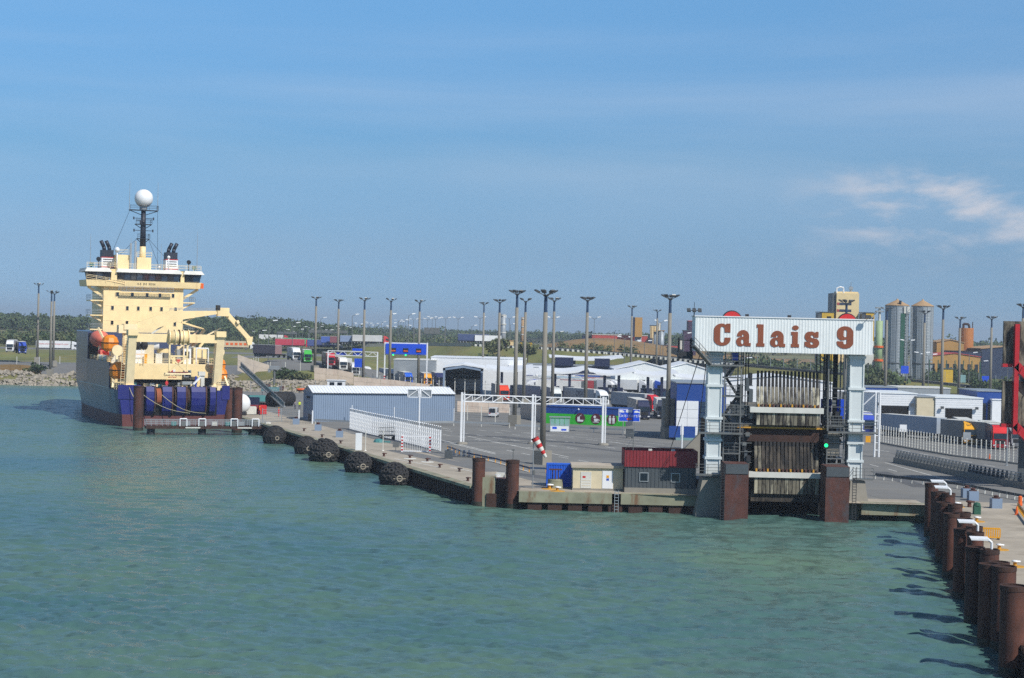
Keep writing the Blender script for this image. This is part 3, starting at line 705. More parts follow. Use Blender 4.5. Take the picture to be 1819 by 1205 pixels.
# dolphins at the stern of the ship
for u, v, lab in ((238, 757, 'slim rusty pile, rear one left of the ship stern pier'), (245, 765, 'thick rusty pile, front one left of the ship stern pier'), (405, 757, 'rusty pile, rear one right of the ship stern'), (420.5, 769, 'thick rusty pile, front one right of the ship stern')):
    p = G(u, v, 0); pile(p.x, p.y, .92 if v > 760 else .8, 20 - (20.0) * ((686 if u < 300 else 689) - (571.5 if u < 300 else 575.5)) / (v - (571.5 if u < 300 else 575.5)), lab, 'ship berth dolphins')
# the row along the right-hand quay
row = [(1653, 953), (1664, 973), (1674, 999), (1688, 1026), (1707, 1063), (1729, 1107), (1754, 1148), (1780, 1153), (1797, 1200)]
for i, (u, v) in enumerate(row):
    p = G(u, v, 0); pile(p.x, p.y, .78 if i > 6 else .66, ZP, 'weathered brown pile, %s from the ramp in the outer water row' % ORD[i], 'pile row along the right hand quay')
back = [(1685, 876), (1697, 895.5), (1711, 910), (1714, 921), (1731, 935), (1733, 945), (1758, 976), (1775, 998)]
for i, (u, v) in enumerate(back):
    p = G(u, v, ZP); pile(p.x, p.y, .62 if i < 6 else .66, ZP, 'weathered brown pile, %s from the ramp in the row beside the quay deck' % ORD[i], 'second row of quay piles')
# white bent panels on arms
def panel(u, v, lab):
    p = G(u, v, ZP); t = thing('fender_light_panel', lab, 'panel', (p.x, p.y, ZP), R(-8), 'white panels on the quay piles')
    MB().path([(.75, 0, 0), (.75, 0, .45), (.45, 0, .72)], .09, 8).build('arm', M('white'), t)
    MB().hexa([(-.7, -.45, .62), (.55, -.45, .62), (.55, .45, .7), (-.7, .45, .7), (-.75, -.45, .74), (.5, -.45, .74), (.5, .45, .82), (-.75, .45, .82)]).build('plate', M('white'), t)
panel(1667, 868, 'white bent panel, farthest one on the quay piles'); panel(1674, 879, 'white bent panel, second from the ramp on the quay piles')
panel(1719, 943, 'white bent panel beside the yellow barrier'); panel(1742, 975, 'white bent panel next to the quay bollards')
# ================================================================== THINGS ON THE BERTH EDGE
# cabin with red parapet
cx0, cx1 = PX(1111, 190, 850), PX(1236, 190, 850); cy = 189.9
t = thing('ramp_cabin', 'dark grey clad cabin with red parapet beside the ramp', 'cabin', ((cx0 + cx1) / 2, cy, 2.0)); w = (cx1 - cx0) / 2
MB().box(-w - .1, w + .1, -.1, 5.1, 0, .55).build('plinth', M('grey_concrete'), t)
m = MB(); m.ribs((-w, 0), (w, 0), .55, 3.0, (0, -1), .42, .05); m.ribs((w, 0), (w, 5), .55, 3.0, (1, 0), .42, .05); m.ribs((-w, 5), (-w, 0), .55, 3.0, (-1, 0), .42, .05); m.box(-w + .02, w - .02, .02, 4.98, .56, 2.98)
m.build('wall', M('slate_metal'), t)
m = MB(); m.ribs((-w - .12, -.12), (w + .12, -.12), 2.9, 4.75, (0, -1), .36, .05); m.ribs((w + .12, -.12), (w + .12, 5.1), 2.9, 4.75, (1, 0), .36, .05); m.ribs((-w - .12, 5.1), (-w - .12, -.12), 2.9, 4.75, (-1, 0), .36, .05); m.ribs((w + .12, 5.1), (-w - .12, 5.1), 2.9, 4.75, (0, 1), .36, .05)
m.build('parapet', M('red_metal'), t)
MB().box(-w - .05, w + .05, -.05, 5.0, 3.0, 3.12).build('roof', M('dark_steel'), t)
for k in (-1.4, 1.2): MB().box(k, k + .4, .4, .9, 3.12, 4.9).build('roof_unit', M('white_dirty'), t)
for xk in (-1.9, 1.65):
    f = MB().box(xk - .52, xk + .52, -.12, .02, 1.25, 2.3).build('window', M('galv'), t)
    MB().box(xk - .42, xk + .42, -.135, -.11, 1.35, 2.2).build('pane', M('glass'), f)
MB().box(w + .08, w + .16, 1.2, 2.0, .6, 2.6).build('door', M('dark_steel'), t)
m = MB().tube((-w + .8, .3, 4.7), (-w + .8, .3, 7.0), .04).bar((-w + .35, .3, 6.6), (-w + 1.25, .3, 6.75), .06).tube((-w + .8, .3, 6.2), (-w - .1, .3, 4.8), .02, n=5)
m.build('weather_mast', M('steel_grey'), t)
# beige shed
sx0, sx1 = PX(1018, 191, 845), PX(1107, 191, 845)
t = thing('beige_hut', 'small beige block hut with flat roof beside the blue container', 'hut', ((sx0 + sx1) / 2, 191.3, 2)); w = (sx1 - sx0) / 2
MB().box(-w, w, 0, 4.2, 0, 2.55).build('wall', M('beige'), t)
MB().box(-w - .2, w + .2, -.25, 4.4, 2.55, 2.85).build('roof', M('concrete_wall'), t)
MB().box(-w - .06, w + .06, -.06, 4.25, 0, .22).build('plinth', M('grey_concrete'), t)
d = MB().box(-1.95, -.75, -.05, 0, .25, 2.1).build('door', M('white_dirty'), t)
MB().box(-1.75, -1.4, -.06, -.05, 1.4, 1.62).build('notice', M('red'), d)
d = MB().box(.5, 1.7, -.05, 0, .25, 2.25).build('door', M('white'), t)
MB().box(.95, 1.25, -.06, -.05, 1.45, 1.75).build('warning_sign', M('yellow'), d); MB().box(.95, 1.25, -.06, -.05, 1.15, 1.4).build('notice', M('blue'), d)
for k in range(3): MB().box(-1.85 + 0, -.85, -.065, -.05, .5 + k * .3, .55 + k * .3).build('louvre', M('beige'), t)
# blue container
bx, bX = PX(971, 196, 850), PX(1064, 196, 850)
t = thing('shipping_container', 'blue ribbed shipping container behind the beige hut', 'container', ((bx + bX) / 2, 195.2, 2)); w = (bX - bx) / 2
m = MB(); m.ribs((-w, 0), (w, 0), .15, 2.5, (0, -1), .28, .05); m.ribs((-w, 2.4), (-w, 0), .15, 2.5, (-1, 0), .28, .05); m.ribs((w, 0), (w, 2.4), .15, 2.5, (1, 0), .28, .05)
m.box(-w + .01, w - .01, .01, 2.4, .15, 2.55); m.build('body', M('container_blue'), t)
for zz in (0, 2.47): MB().box(-w - .03, w + .03, -.07, .05, zz + .0, zz + .15).build('rail', M('container_blue'), t)
for xx in (-w - .04, w - .11): MB().box(xx, xx + .15, -.075, .1, 0, 2.62).build('corner_post', M('container_blue'), t)
# bollards, capstan, buoys
def bollard(p, lab, group, cap='white', s=1.0, base=True):
    t = thing('bollard', lab, 'bollard', (p.x, p.y, p.z), random.uniform(-.3, .3), group)
    if base: MB().lathe([(1.3 * s, 0), (1.2 * s, .05), (.3 * s, .09)], n=14).build('paint_ring', M('yellow_paint') if cap != 'rust' else M('white_dirty'), t)
    MB().lathe([(.3 * s, .02), (.24 * s, .12), (.22 * s, .5 * s), (.3 * s, .56 * s)], n=12).build('post', M('yellow_paint') if cap != 'rust' else M('rust_plate'), t, True)
    MB().lathe([(.3 * s, .54 * s), (.42 * s, .6 * s), (.42 * s, .72 * s), (.2 * s, .8 * s)], n=12).box(-.05, .62 * s, -.18 * s, .18 * s, .55 * s, .74 * s).build('head', M('white') if cap != 'rust' else M('rust_plate'), t, True)
bollard(G(976, 869), 'white topped bollard on yellow patch beside the windsock mast', None, s=.75)
bollard(G(990, 873), 'white topped bollard on pale disc in front of the capstan', None, s=.7)
bollard(G(884, 851), 'white topped bollard behind the corner block', None, s=.75, base=False)
bollard(G(1062, 870), 'orange bollard at the berth edge in front of the beige hut', None, 'rust', .85)
for i, (u, v) in enumerate(((1700, 899), (1735, 925), (1775, 975), (1803, 1005))):
    bollard(G(u, v + 2), 'white topped yellow bollard on the right hand quay, %s from the ramp' % ORD[i], 'bollards on the right hand quay', s=.66)
bollard(G(1722, 901), 'rust brown bollard near the grey quay boxes', None, 'rust', .9, False)
for i, (u, v) in enumerate(((831, 855), (816, 838), (781, 831), (728, 824), (682, 811), (605, 788), (572, 777), (540, 766))):
    bollard(G(u, v), 'small rusty bollard on the long quay, %s from the corner piles' % ORD[i], 'rusty bollards on the long quay', 'rust', .62, False)
for i, (u, v) in enumerate(((759, 821), (728, 815))):
    bollard(G(u, v), 'rusty bollard on a white disc, %s from the trolley stack' % ORD[i], 'bollards on white discs', 'rust', .7, True)
p = G(986, 868); t = thing('capstan', 'rusty mooring capstan on concrete drum', 'capstan', (p.x, p.y, 2))
MB().lathe([(.95, 0), (.9, .1), (.85, .95), (.9, 1.05)], n=18).build('drum', M('wet_concrete'), t, True)
m = MB()
for k in range(4): m.tube((.35 * math.cos(k * 1.57), .35 * math.sin(k * 1.57), 1), (.35 * math.cos(k * 1.57), .35 * math.sin(k * 1.57), 2.1), .06, n=6)
m.box(-.75, .75, -.2, .2, 2.1, 2.25); m.build('hook_frame', M('rust_plate'), t)
for u, v, lab in ((1090, 869, 'red and white mooring buoy, larger of two at the hut corner'), (1101, 869, 'red and white mooring buoy, smaller of two at the hut corner')):
    p = G(u, v); t = thing('buoy', lab, 'buoy', (p.x, p.y, 2)); s = 1 if u < 1095 else .8
    MB().ball((0, 0, .36 * s), .36 * s, 14, 8).build('float', M('red'), t, True); MB().tube((0, -.34 * s, .3 * s), (0, -.38 * s, .3 * s), .16 * s, n=12).build('white_end', M('white'), t)
# crowd barrier in front of the cabin
def barrier(p, L, rz, mat, lab, n=14):
    t = thing('crowd_barrier', lab, 'barrier', (p.x, p.y, p.z), rz)
    m = MB().path([(-L / 2, 0, 0), (-L / 2, 0, 1.05), (L / 2, 0, 1.05), (L / 2, 0, 0)], .03, 6).tube((-L / 2, 0, .2), (L / 2, 0, .2), .025, n=6)
    m.build('frame', mat, t); m = MB()
    for k in range(1, n): m.tube((-L / 2 + L * k / n, 0, .2), (-L / 2 + L * k / n, 0, 1.04), .014, n=5)
    m.build('rods', mat, t)
    for s in (-1, 1): MB().box(s * L / 2 - .03, s * L / 2 + .03, -.3, .3, 0, .04).build('foot', mat, t)
barrier(G(1131, 873.5), 2.3, 0, M('galv'), 'low steel crowd barrier leaning on the grey cabin')
# windsock
p = G(946, 868); t = thing('windsock', 'red and grey striped windsock drooping from a thin mast', 'windsock', (p.x, p.y, 2))
MB().tube((0, 0, 0), (0, 0, 5.9), .07, .05, 8).build('mast', M('galv'), t); MB().box(.02, .25, -.12, .1, 1.6, 2.1).build('switch_box', M('steel_grey'), t)
MB().torus((.12, 0, 5.75), (.35, 0, -.75), .45, .03, 18, 6).build('hoop', M('black'), t)
dd = Vector((.52, -.1, -.85)).normalized(); c0 = Vector((.12, 0, 5.75)); rr = [.45, .41, .37, .32, .27, .22, .17]
for k in range(6): MB().tube(c0 + dd * (k * .42), c0 + dd * (k * .42 + .42), rr[k], rr[k + 1], 16, False).build('stripe', M('red') if k % 2 == 0 else M('white_dirty'), t, True)
p = G(918, 862); t = thing('quay_cabinet', 'small white electric cabinet with lamp post beside the corner pile', 'cabinet', (p.x - 1.9, p.y, 2))
MB().box(-.5, .5, -.3, .3, 0, 1.4).build('cabinet', M('white_dirty'), t); MB().box(-.4, .0, -.32, -.3, .3, 1.2).build('door', M('white'), t); MB().tube((1.4, 0, 0), (1.4, 0, 4.1), .05).box(1.2, 1.6, -.1, .1, 4.0, 4.15).build('lamp_post', M('steel_grey'), t)
# ================================================================== THE CABLE SHIP
M('ship_cream', (241, 217, 164), .5, var=.1, vsc=.5, rust=.45, rcol=(168, 104, 52), rsc=(.8, .8, .12), rlo=.57)
M('ship_cream2', (244, 223, 178), .5, var=.1, vsc=.8, rust=.25, rcol=(170, 100, 50), rlo=.62)
M('ship_blue', (18, 27, 108), .55, var=.2, vsc=.4, rust=.3, rcol=(96, 98, 112), rsc=(.8, .8, .2), rlo=.6)
M('ship_blue_shade', (64, 74, 104), .28, var=.12, vsc=.2, rust=.2, rcol=(92, 92, 96), rlo=.55)  # hull blue with side shade and sky sheen put into the colour
M('ship_boot', (98, 50, 48), .6, var=.15, vsc=.3, rust=.3, rcol=(74, 60, 58), rsc=(.3, .3, .3))
M('life_orange', (226, 132, 22), .45, var=.12, vsc=1); M('faded_red', (214, 112, 92), .6, var=.12)
M('mast_dark', (34, 40, 54), .5, var=.15); M('teal', (70, 130, 130), .6); M('rope', (170, 160, 130), .9)
ST = Q(143, -12.5, 0.0)
QS = QA + R(3.0)
ship = thing('cable_ship', 'cream and blue cable laying ship moored stern towards us at the quay', 'ship', ST, QS)
def sp(mb, name, mat, par=None, smooth=False): return mb.build(name, mat if not isinstance(mat, str) else M(mat), par or ship, smooth)
HB = 11.0
# hull loft: station t, half width at waterline, half width at deck
ST_ = [(0.0, 9.6, 10.6), (2.5, 10.2, 11), (8, 10.8, 11), (30, 11, 11), (44, 10.5, 10.7), (58, 8.4, 9.8), (72, 5.4, 8.0), (84, 2.8, 6.2), (93, .15, 2.6), (96, .05, .3)]
def loft(z0, z1, f0, f1, sts, capfirst=True):
    m = MB(); n = len(sts); vs_ = []
    for t, w, d in sts:
        wa = w + (d - w) * f0; wb = w + (d - w) * f1
        vs_ += [(-wa, t, z0), (wa, t, z0), (wb, t, z1), (-wb, t, z1)]
    fs = []
    for i in range(n - 1):
        a, b = i * 4, i * 4 + 4
        fs += [(a, a + 3, b + 3, b), (a + 1, b + 1, b + 2, a + 2), (a + 3, a + 2, b + 2, b + 3), (a, b, b + 1, a + 1)]
    if capfirst: fs.append((0, 1, 2, 3))
    return m.add(vs_, fs)
hull = sp(loft(2.3, 6.9, .25, 1, ST_), 'hull', 'ship_blue')
sp(loft(-3, 2.3, 0, .25, ST_), 'boot_top', 'ship_boot', hull)
fwd = [s for s in ST_ if s[0] >= 8]
for s in (-1, 1): sp(MB().box(s * 11 - .1, s * 11 + .1, 8, 36, 6.9, 12.0), 'bulwark_plate', 'ship_blue_shade', hull)
sp(loft(6.9, 12.0, .99, 1.0, [(36, 11, 11)] + [s for s in ST_ if s[0] > 36]), 'upper_hull', 'ship_blue_shade', hull)
fw2 = [(36, 11, 11)] + [s for s in ST_ if s[0] > 36]
sp(loft(12.0, 17.6, 1, 1.02, fw2), 'forecastle', 'ship_blue_shade', hull)
# flat grey blue plates over the lower hull sides, shade painted into their colour
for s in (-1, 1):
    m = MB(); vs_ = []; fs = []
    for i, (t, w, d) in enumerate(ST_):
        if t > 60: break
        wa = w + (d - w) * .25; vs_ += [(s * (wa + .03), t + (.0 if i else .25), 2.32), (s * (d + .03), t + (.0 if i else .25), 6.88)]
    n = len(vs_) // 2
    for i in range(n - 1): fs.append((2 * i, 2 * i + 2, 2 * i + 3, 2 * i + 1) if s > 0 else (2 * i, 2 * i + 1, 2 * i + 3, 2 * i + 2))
    sp(m.add(vs_, fs), 'shade_shell', 'ship_blue_shade', hull)
    sp(MB().bar((s * (HB + .08), 8.2, 7.0), (s * (HB + .08), 45, 7.0), .12), 'rubbing_strake', 'white_dirty', hull)
# cut bulwark frames at the stern, port and starboard
sp(MB().box(-10.7, -6.4, -.12, .2, 5.2, 7.9), 'stern_bulwark', 'ship_blue', hull)
sp(MB().box(9.2, 10.7, -.12, .2, 5.2, 7.9), 'stern_bulwark', 'ship_blue', hull)
# cable sheaves at the stern: rounded blue chutes with rusty flanges
def chute(x0, x1, mat='ship_blue'):
    m = MB(); pr = [(1.6, 7.6), (-1.15, 7.6), (-1.45, 6.7), (-1.55, 5.5), (-1.4, 4.2), (-.95, 3.0), (-.1, 2.2), (1.6, 2.0)]
    return sp(m.prism(pr, 'x', x0, x1), 'cable_chute', mat, None, False)
for x0, x1 in ((-5.6, -4.1), (-2.5, -.75), (.25, 1.9), (3.0, 5.7), (6.6, 7.7)): chute(x0, x1)
sp(MB().box(-6.2, 8.2, -.14, -.02, 2.2, 7.55), 'chute_gap_shade', 'void')  # flat black panel, paints shade into the gaps between the chutes
for x in (-4.05, -.72, 1.95, 5.75):
    m = MB(); pr = [(1.4, 7.75), (-1.25, 7.75), (-1.6, 6.7), (-1.7, 5.5), (-1.55, 4.1), (-1.05, 2.8), (-.1, 2.0), (1.4, 1.8)]
    sp(m.prism(pr, 'x', x, x + .22), 'sheave_flange', 'rust_plate')
M('sheave_rust', (150, 82, 48), .8, var=.2, vsc=1)
sp(MB().tube((-3.6, .2, 5.6), (-2.7, .2, 5.6), 1.75, n=24), 'cable_sheave', 'sheave_rust')
sp(MB().tube((-.15, .2, 5.6), (.1, .2, 5.6), 1.7, n=20), 'cable_sheave', 'rust_dark'); sp(MB().tube((2.34, .2, 5.6), (2.75, .2, 5.6), 1.7, n=20), 'cable_sheave', 'rust_dark')
# deck and aft deckhouse
sp(MB().box(-10.4, 10.4, .3, 12, 6.9, 6.95), 'working_deck', 'dark_steel')
dh = sp(MB().box(-7.0, 9.6, 9, 9.6, 8.7, 11.6), 'aft_wall', 'ship_cream')
sp(MB().box(-7.0, 6.2, 9.6, 14, 6.96, 8.7), 'opening', 'void', dh); sp(MB().box(6.2, 9.6, 9.02, 9.6, 6.96, 8.69), 'wall_panel', 'ship_cream', dh)
sp(MB().box(-10.6, -7.0, 9.2, 9.5, 6.96, 11.6), 'side_wall', 'ship_cream', dh)
sp(MB().box(-10.7, 10.7, 9, 36, 11.6, 11.75), 'upper_deck', 'ship_cream2')
for s in (-1, 1): sp(MB().box(s * 10.2 - .15, s * 10.2 + .15, 9, 36, 6.9, 11.6), 'inner_wall', 'ship_cream2')
put_text('Louis Dreyfus', ship, (1.4, 8.96, 9.6), .62, M('slate_metal'), rot=(R(90), 0, 0))
put_text('ARMATEURS', ship, (1.3, 8.96, 9.15), .3, M('red'), rot=(R(90), 0, 0))
sp(MB().box(.5, 1.9, 8.93, 8.98, 10.15, 10.65), 'house_flag', 'white'); sp(MB().box(.95, 1.45, 8.91, 8.94, 10.2, 10.6), 'house_flag', 'red')
# deck gear seen in the dark opening
rnd = random.Random(5)
for k in range(26):
    x, y, w, h = rnd.uniform(-9.8, 9.4), rnd.uniform(1.2, 7), rnd.uniform(.4, 1.2), rnd.uniform(.4, 1.3)
    sp(MB().cbox((x, y, 6.95 + h / 2), w, w, h), 'deck_box', rnd.choice(['ship_cream2', 'ship_cream2', 'white_dirty', 'teal', 'dark_steel', 'galv', 'ship_cream']))
for k in range(14):
    x, y = rnd.choice((-1, 1)) * rnd.uniform(6.4, 10), rnd.uniform(.5, 8)
    sp(MB().tube((x, y, 6.95), (x, y, 7.7), .25, n=10).tube((x - .5, y, 7.4), (x + .5, y, 7.4), .2, n=8), 'mooring_bitt', rnd.choice(['ship_cream2', 'ship_cream']), None, True)
wh = sp(MB().box(5.6, 6.3, 2.5, 3.1, 6.9, 10.0).box(5.1, 6.4, 2.3, 3.2, 9.7, 10.5), 'deck_crane', 'white_dirty'); sp(MB().bar((6, 2.8, 9.9), (4.0, 2.0, 8.0), .3), 'crane_arm', 'white', wh)
sp(MB().box(6.8, 9.0, 3, 5.5, 7, 9.2), 'cable_engine', 'dark_steel'); sp(MB().tube((4.6, 2.5, 7), (4.6, 2.5, 9.6), .18), 'vent_post', 'blue')
sp(MB().box(2.2, 5.0, 3.5, 5, 7.9, 8.5), 'gear_tray', 'galv'); sp(MB().box(-3.2, -2.4, 7.5, 8.2, 7, 8.0), 'control_stand', 'white_dirty')
sp(MB().box(-2.3, -1.0, 4.2, 4.8, 7, 7.35), 'yellow_tray', 'yellow')
for x in (-8.1, 4.3): sp(MB().box(x - .8, x + .6, 8.2, 8.95, 9.2, 10.6), 'window_box', 'galv'); sp(MB().box(x - .6, x + .4, 8.17, 8.2, 9.4, 10.4), 'window_pane', 'glass')
# A-frame
for xa_, xb_ in ((-9.1, -7.6), (7.7, 9.2)): sp(MB().hexa([(xa_, 1.2, 6.6), (xb_, 1.2, 6.6), (xb_, 2.8, 6.6), (xa_, 2.8, 6.6), (xa_, -1.5, 17.6), (xb_, -1.5, 17.6), (xb_, .1, 17.6), (xa_, .1, 17.6)]), 'a_frame_leg', 'ship_cream2')
sp(MB().box(-9.3, -7.4, -1.8, .4, 17.3, 18.4), 'head_block', 'ship_cream'); sp(MB().box(7.5, 9.4, -1.8, .4, 17.3, 18.4), 'head_block', 'ship_cream')
sp(MB().box(7.3, 9.8, .6, 3.3, 5.0, 7.9), 'leg_shoe', 'ship_cream2'); sp(MB().box(-9.5, -7.3, .6, 3.3, 5.6, 7.9), 'leg_shoe', 'ship_cream2')
sp(MB().box(-7.7, 7.8, -1.2, 0, 16.1, 17.7), 'cross_beam', 'ship_cream')
sp(MB().tube((-1.4, -1.0, 17.1), (2.2, -1.0, 17.1), 1.25, n=18), 'winch_drum', 'ship_cream', None, True)
for x in (-1.5, -.4, .4, 1.2, 2.2): sp(MB().tube((x - .08, -1.0, 17.1), (x + .08, -1.0, 17.1), 1.5, n=18), 'drum_flange', 'ship_cream2' if x != .4 else 'rust_plate')
fr = MB()
for x in (-1.4, 2.0): fr.box(x - .15, x + .15, -1.6, -1.3, 10.3, 16)
for a, b in (((-1.4, -1.45, 13.4), (2.0, -1.45, 10.5)), ((-1.4, -1.45, 10.5), (2.0, -1.45, 13.4)), ((-1.4, -1.45, 13.5), (2.0, -1.45, 13.5)), ((-1.4, -1.45, 15.9), (2, -1.45, 15.9))): fr.bar(a, b, .3)
sp(fr, 'docking_frame', 'ship_cream'); sp(MB().box(-2.2, 2.7, -1.9, -1.0, 10.0, 10.35), 'bumper_beam', 'ship_cream2'); sp(MB().box(-1.6, 2.1, -1.95, -.95, 10.36, 10.5), 'bumper_pad', 'red_metal')
def ladder(x, y, z0, z1, w=.6, mat='ship_cream2', rake=0.0):
    m = MB()
    for s in (-w / 2, w / 2): m.bar((x + s, y, z0), (x + s, y + rake, z1), .08)
    n = int((z1 - z0) / .45)
    for k in range(n): m.bar((x - w / 2, y + rake * (k + .5) / n, z0 + (k + .5) * .45), (x + w / 2, y + rake * (k + .5) / n, z0 + (k + .5) * .45), .05)
    return sp(m, 'ladder', mat)
ladder(-9.7, 1.6, 7, 17.4, .7, 'ship_cream2', -2.4); ladder(-4.6, 8.6, 11.7, 14.5)
def rail(pts, mat='ship_cream2', h=1.1, par=None):
    m = MB()
    for a, b in zip(pts[:-1], pts[1:]):
        a, b = Vector(a), Vector(b); n = max(1, int((b - a).length / 1.6))
        for k in (.4, .75, 1.0): m.bar(a + vec(0, 0, h * k), b + vec(0, 0, h * k), .06)
        for j in range(n + 1): p = a + (b - a) * (j / n); m.bar(p, p + vec(0, 0, h), .06)
    return sp(m, 'railing', mat, par)
rail([(-10.6, 36, 11.75), (-10.6, 9.1, 11.75), (-7, 9.1, 11.75), (9.5, 9.1, 11.75), (10.6, 9.1, 11.75), (10.6, 36, 11.75)])
rail([(-10.6, 8, 6.95), (-10.6, .3, 6.95)]); rail([(8.5, .2, 7.9), (10.6, .2, 7.9)])
# gear on the upper deck
def cabin(x, y, w, d, h, mat, win=True, name='deck_cabin'):
    c = sp(MB().box(x - w / 2, x + w / 2, y, y + d, 11.76, 11.76 + h), name, mat)
    if win: sp(MB().box(x - w * .28, x + w * .28, y - .04, y, 11.76 + h * .35, 11.76 + h * .82), 'window', 'glass', c)
cabin(-5.2, 11, 3.0, 3, 2.6, 'white', False); cabin(-5.6, 12, 2.6, 3, 4.4, 'white_dirty', False); cabin(4.6, 11, 1.6, 2, 3.0, 'white'); cabin(3.2, 11.6, 1.0, 2, 2.8, 'galv', False)
cabin(-2.6, 14, 2.4, 4, 3.6, 'beige', False); cabin(7.4, 12, 2.6, 2, 3.2, 'ship_cream', False); cabin(6.0, 14, 2, 3, 3.4, 'galv', False)
sp(MB().box(2.4, 3.2, 10, 10.8, 11.76, 12.7), 'fire_box', 'red'); sp(MB().path([(6.2, 10, 11.76), (6.2, 10, 14.9), (8.6, 10, 14.9), (8.6, 10, 11.76)], .14, 8), 'white_frame', 'white')
sp(MB().box(6.9, 8.3, 10, 11, 11.76, 12.8), 'rack', 'dark_steel'); sp(MB().box(-4.0, -3.4, 10.2, 10.5, 11.76, 13.6).box(-6.4, -3.4, 10.2, 10.3, 13.5, 13.6), 'yellow_rail', 'yellow')
sp(MB().tube((-3.2, 18, 15.0), (.2, 18, 15.4), 1.0, n=14), 'white_tank', 'white', None, True)
sp(MB().tube((1.6, 20, 12), (1.6, 20, 14.6), 1.3, n=16), 'cable_tank', 'ship_cream'); sp(MB().ball((4.2, 14, 14.2), .7, 10, 7), 'black_fender', 'rubber', None, True)
for x in (-5.2, -3.8): sp(MB().ball((x, 11.5, 15.3), .75, 10, 7, sz=1.3), 'black_fender', 'rubber', None, True)
for k in range(30):
    x, y, w, h = rnd.uniform(-9.8, 9.8), rnd.uniform(12, 30), rnd.uniform(.5, 1.8), rnd.uniform(.6, 3.4)
    sp(MB().cbox((x, y, 11.76 + h / 2), w, w, h), 'deck_gear', rnd.choice(['ship_cream', 'ship_cream2', 'ship_cream2', 'galv', 'white_dirty', 'teal', 'steel_grey', 'faded_red']))
for k in range(12):
    x, y = rnd.uniform(-9.5, 9.5), rnd.uniform(10, 24); z = 11.76
    sp(MB().tube((x, y, z), (x, y, z + rnd.uniform(1.5, 4.2)), .12, n=6), 'vent_pipe', rnd.choice(['ship_cream2', 'white', 'galv']))
for s in (-1, 1):                          # cable drum wheels on davits, both sides
    sp(MB().tube((s * 10.1 - .2, 5.0, 14.3), (s * 10.1 + .2, 5.0, 14.3), 0.02, n=4).tube((s * 9.9, 6.0, 14.3), (s * 9.9, 6.6, 14.3), 1.05, n=22), 'davit_sheave', 'ship_cream2')
    sp(MB().bar((s * 9.9, 6.3, 14.3), (s * 10.1, 6.0, 11.8), .4).bar((s * 10.1, 6.0, 11.8), (s * 11.2, 3.0, 7.2), .4), 'davit_arm', 'ship_cream2')
# lifeboats and orange capsules
def capsule(x, y, z, w, h, mat='life_orange', name='life_capsule'):
    m = MB(); m.lathe([(w * .30, 0), (w * .48, h * .18), (w * .5, h * .48), (w * .5, h * .56), (w * .42, h * .82), (w * .2, h)], (x, y, z), 10)
    c = sp(m, name, mat); sp(MB().lathe([(w * .52, h * .49), (w * .53, h * .54)], (x, y, z), 10), 'belt', 'rust_dark', c); return c
capsule(-10.3, 12.5, 14.0, 3.4, 3.2); capsule(-10.0, 4.5, 8.9, 3.3, 3.2); capsule(10.2, 5.5, 8.6, 2.6, 2.6); capsule(10.3, 7.2, 10.6, 2.4, 2.4)
m = MB(); m.ball((-9.4, 31, 16.2), 1.0, 14, 10, 1.9, 4.2, 1.75); sp(m, 'lifeboat', 'faded_red', None, True)
sp(MB().ball((-8.8, 27, 13.6), 1.0, 10, 7, 1.6, 2.0, .8), 'rescue_boat', 'red', None, True); sp(MB().bar((-10.5, 26, 18.5), (-8.0, 24, 13), .35), 'boat_davit', 'ship_cream2')
sp(MB().box(-10.8, -7.9, 35.7, 35.95, 12.0, 17.3), 'boat_opening_shade', 'void')  # flat black panel painting in the shade of the lifeboat opening
for k in range(7): sp(MB().tube((-10.3, 14 + k * 1.7, 11.8), (-10.3, 14 + k * 1.7, 13.1), .5, n=10), 'raft_canister', 'white_dirty' if k % 3 else 'ship_cream', None, True)
# knuckle boom crane
cr0 = sp(MB().tube((-6.8, 14, 11.7), (-6.8, 14, 18.0), 1.0, .9, 14), 'crane_pedestal', 'ship_cream', None, True)
sp(MB().box(-8.6, -5.6, 12.8, 15.2, 17.6, 19.2).box(-7.6, -5.0, 12.6, 15.4, 18.3, 19.4), 'crane_house', 'ship_cream2', cr0)
bo = MB(); pl = [(-6.5, 18.8), (-1.0, 18.7), (4.3, 20.6), (11.6, 21.9), (12.0, 22.5), (1.5, 22.2), (-4.5, 19.9)]
sp(bo.prism(pl, 'y', 13.2, 14.2), 'crane_boom', 'ship_cream'); sp(MB().bar((-2, 13.7, 17.6), (1.6, 13.7, 20.2), .3), 'boom_cylinder', 'white_dirty')
sp(MB().box(11.0, 13.4, 13.0, 14.4, 21.4, 23.1), 'knuckle', 'ship_cream'); sp(MB().box(10.9, 11.5, 12.9, 14.5, 22.6, 23.6), 'knuckle_frame', 'dark_steel')
sp(MB().prism([(12.3, 22.0), (13.3, 22.3), (18.0, 17.2), (17.3, 16.7)], 'y', 13.3, 14.1), 'crane_jib', 'ship_cream'); sp(MB().prism([(17.0, 17.0), (18.4, 17.4), (18.2, 15.8), (17.4, 15.6)], 'y', 13.2, 14.2), 'jib_head', 'ship_cream')
sp(MB().bar((15.0, 13.0, 20.6), (15.3, 13.0, 20.0), .5), 'jib_fitting', 'ship_cream2')
rail([(1.5, 13.7, 22.2), (10.8, 13.7, 22.5)], 'galv', .5)
sp(MB().bar((5.0, 16, 13), (9.5, 18, 18.6), .5).bar((9.5, 18, 18.6), (4.6, 17, 20.0), .35).bar((6.5, 16, 13), (10.5, 18, 17.6), .4), 'stowed_crane', 'ship_cream'); sp(MB().box(5, 8.5, 15, 17, 16.2, 17.0), 'crane_cab', 'faded_red')
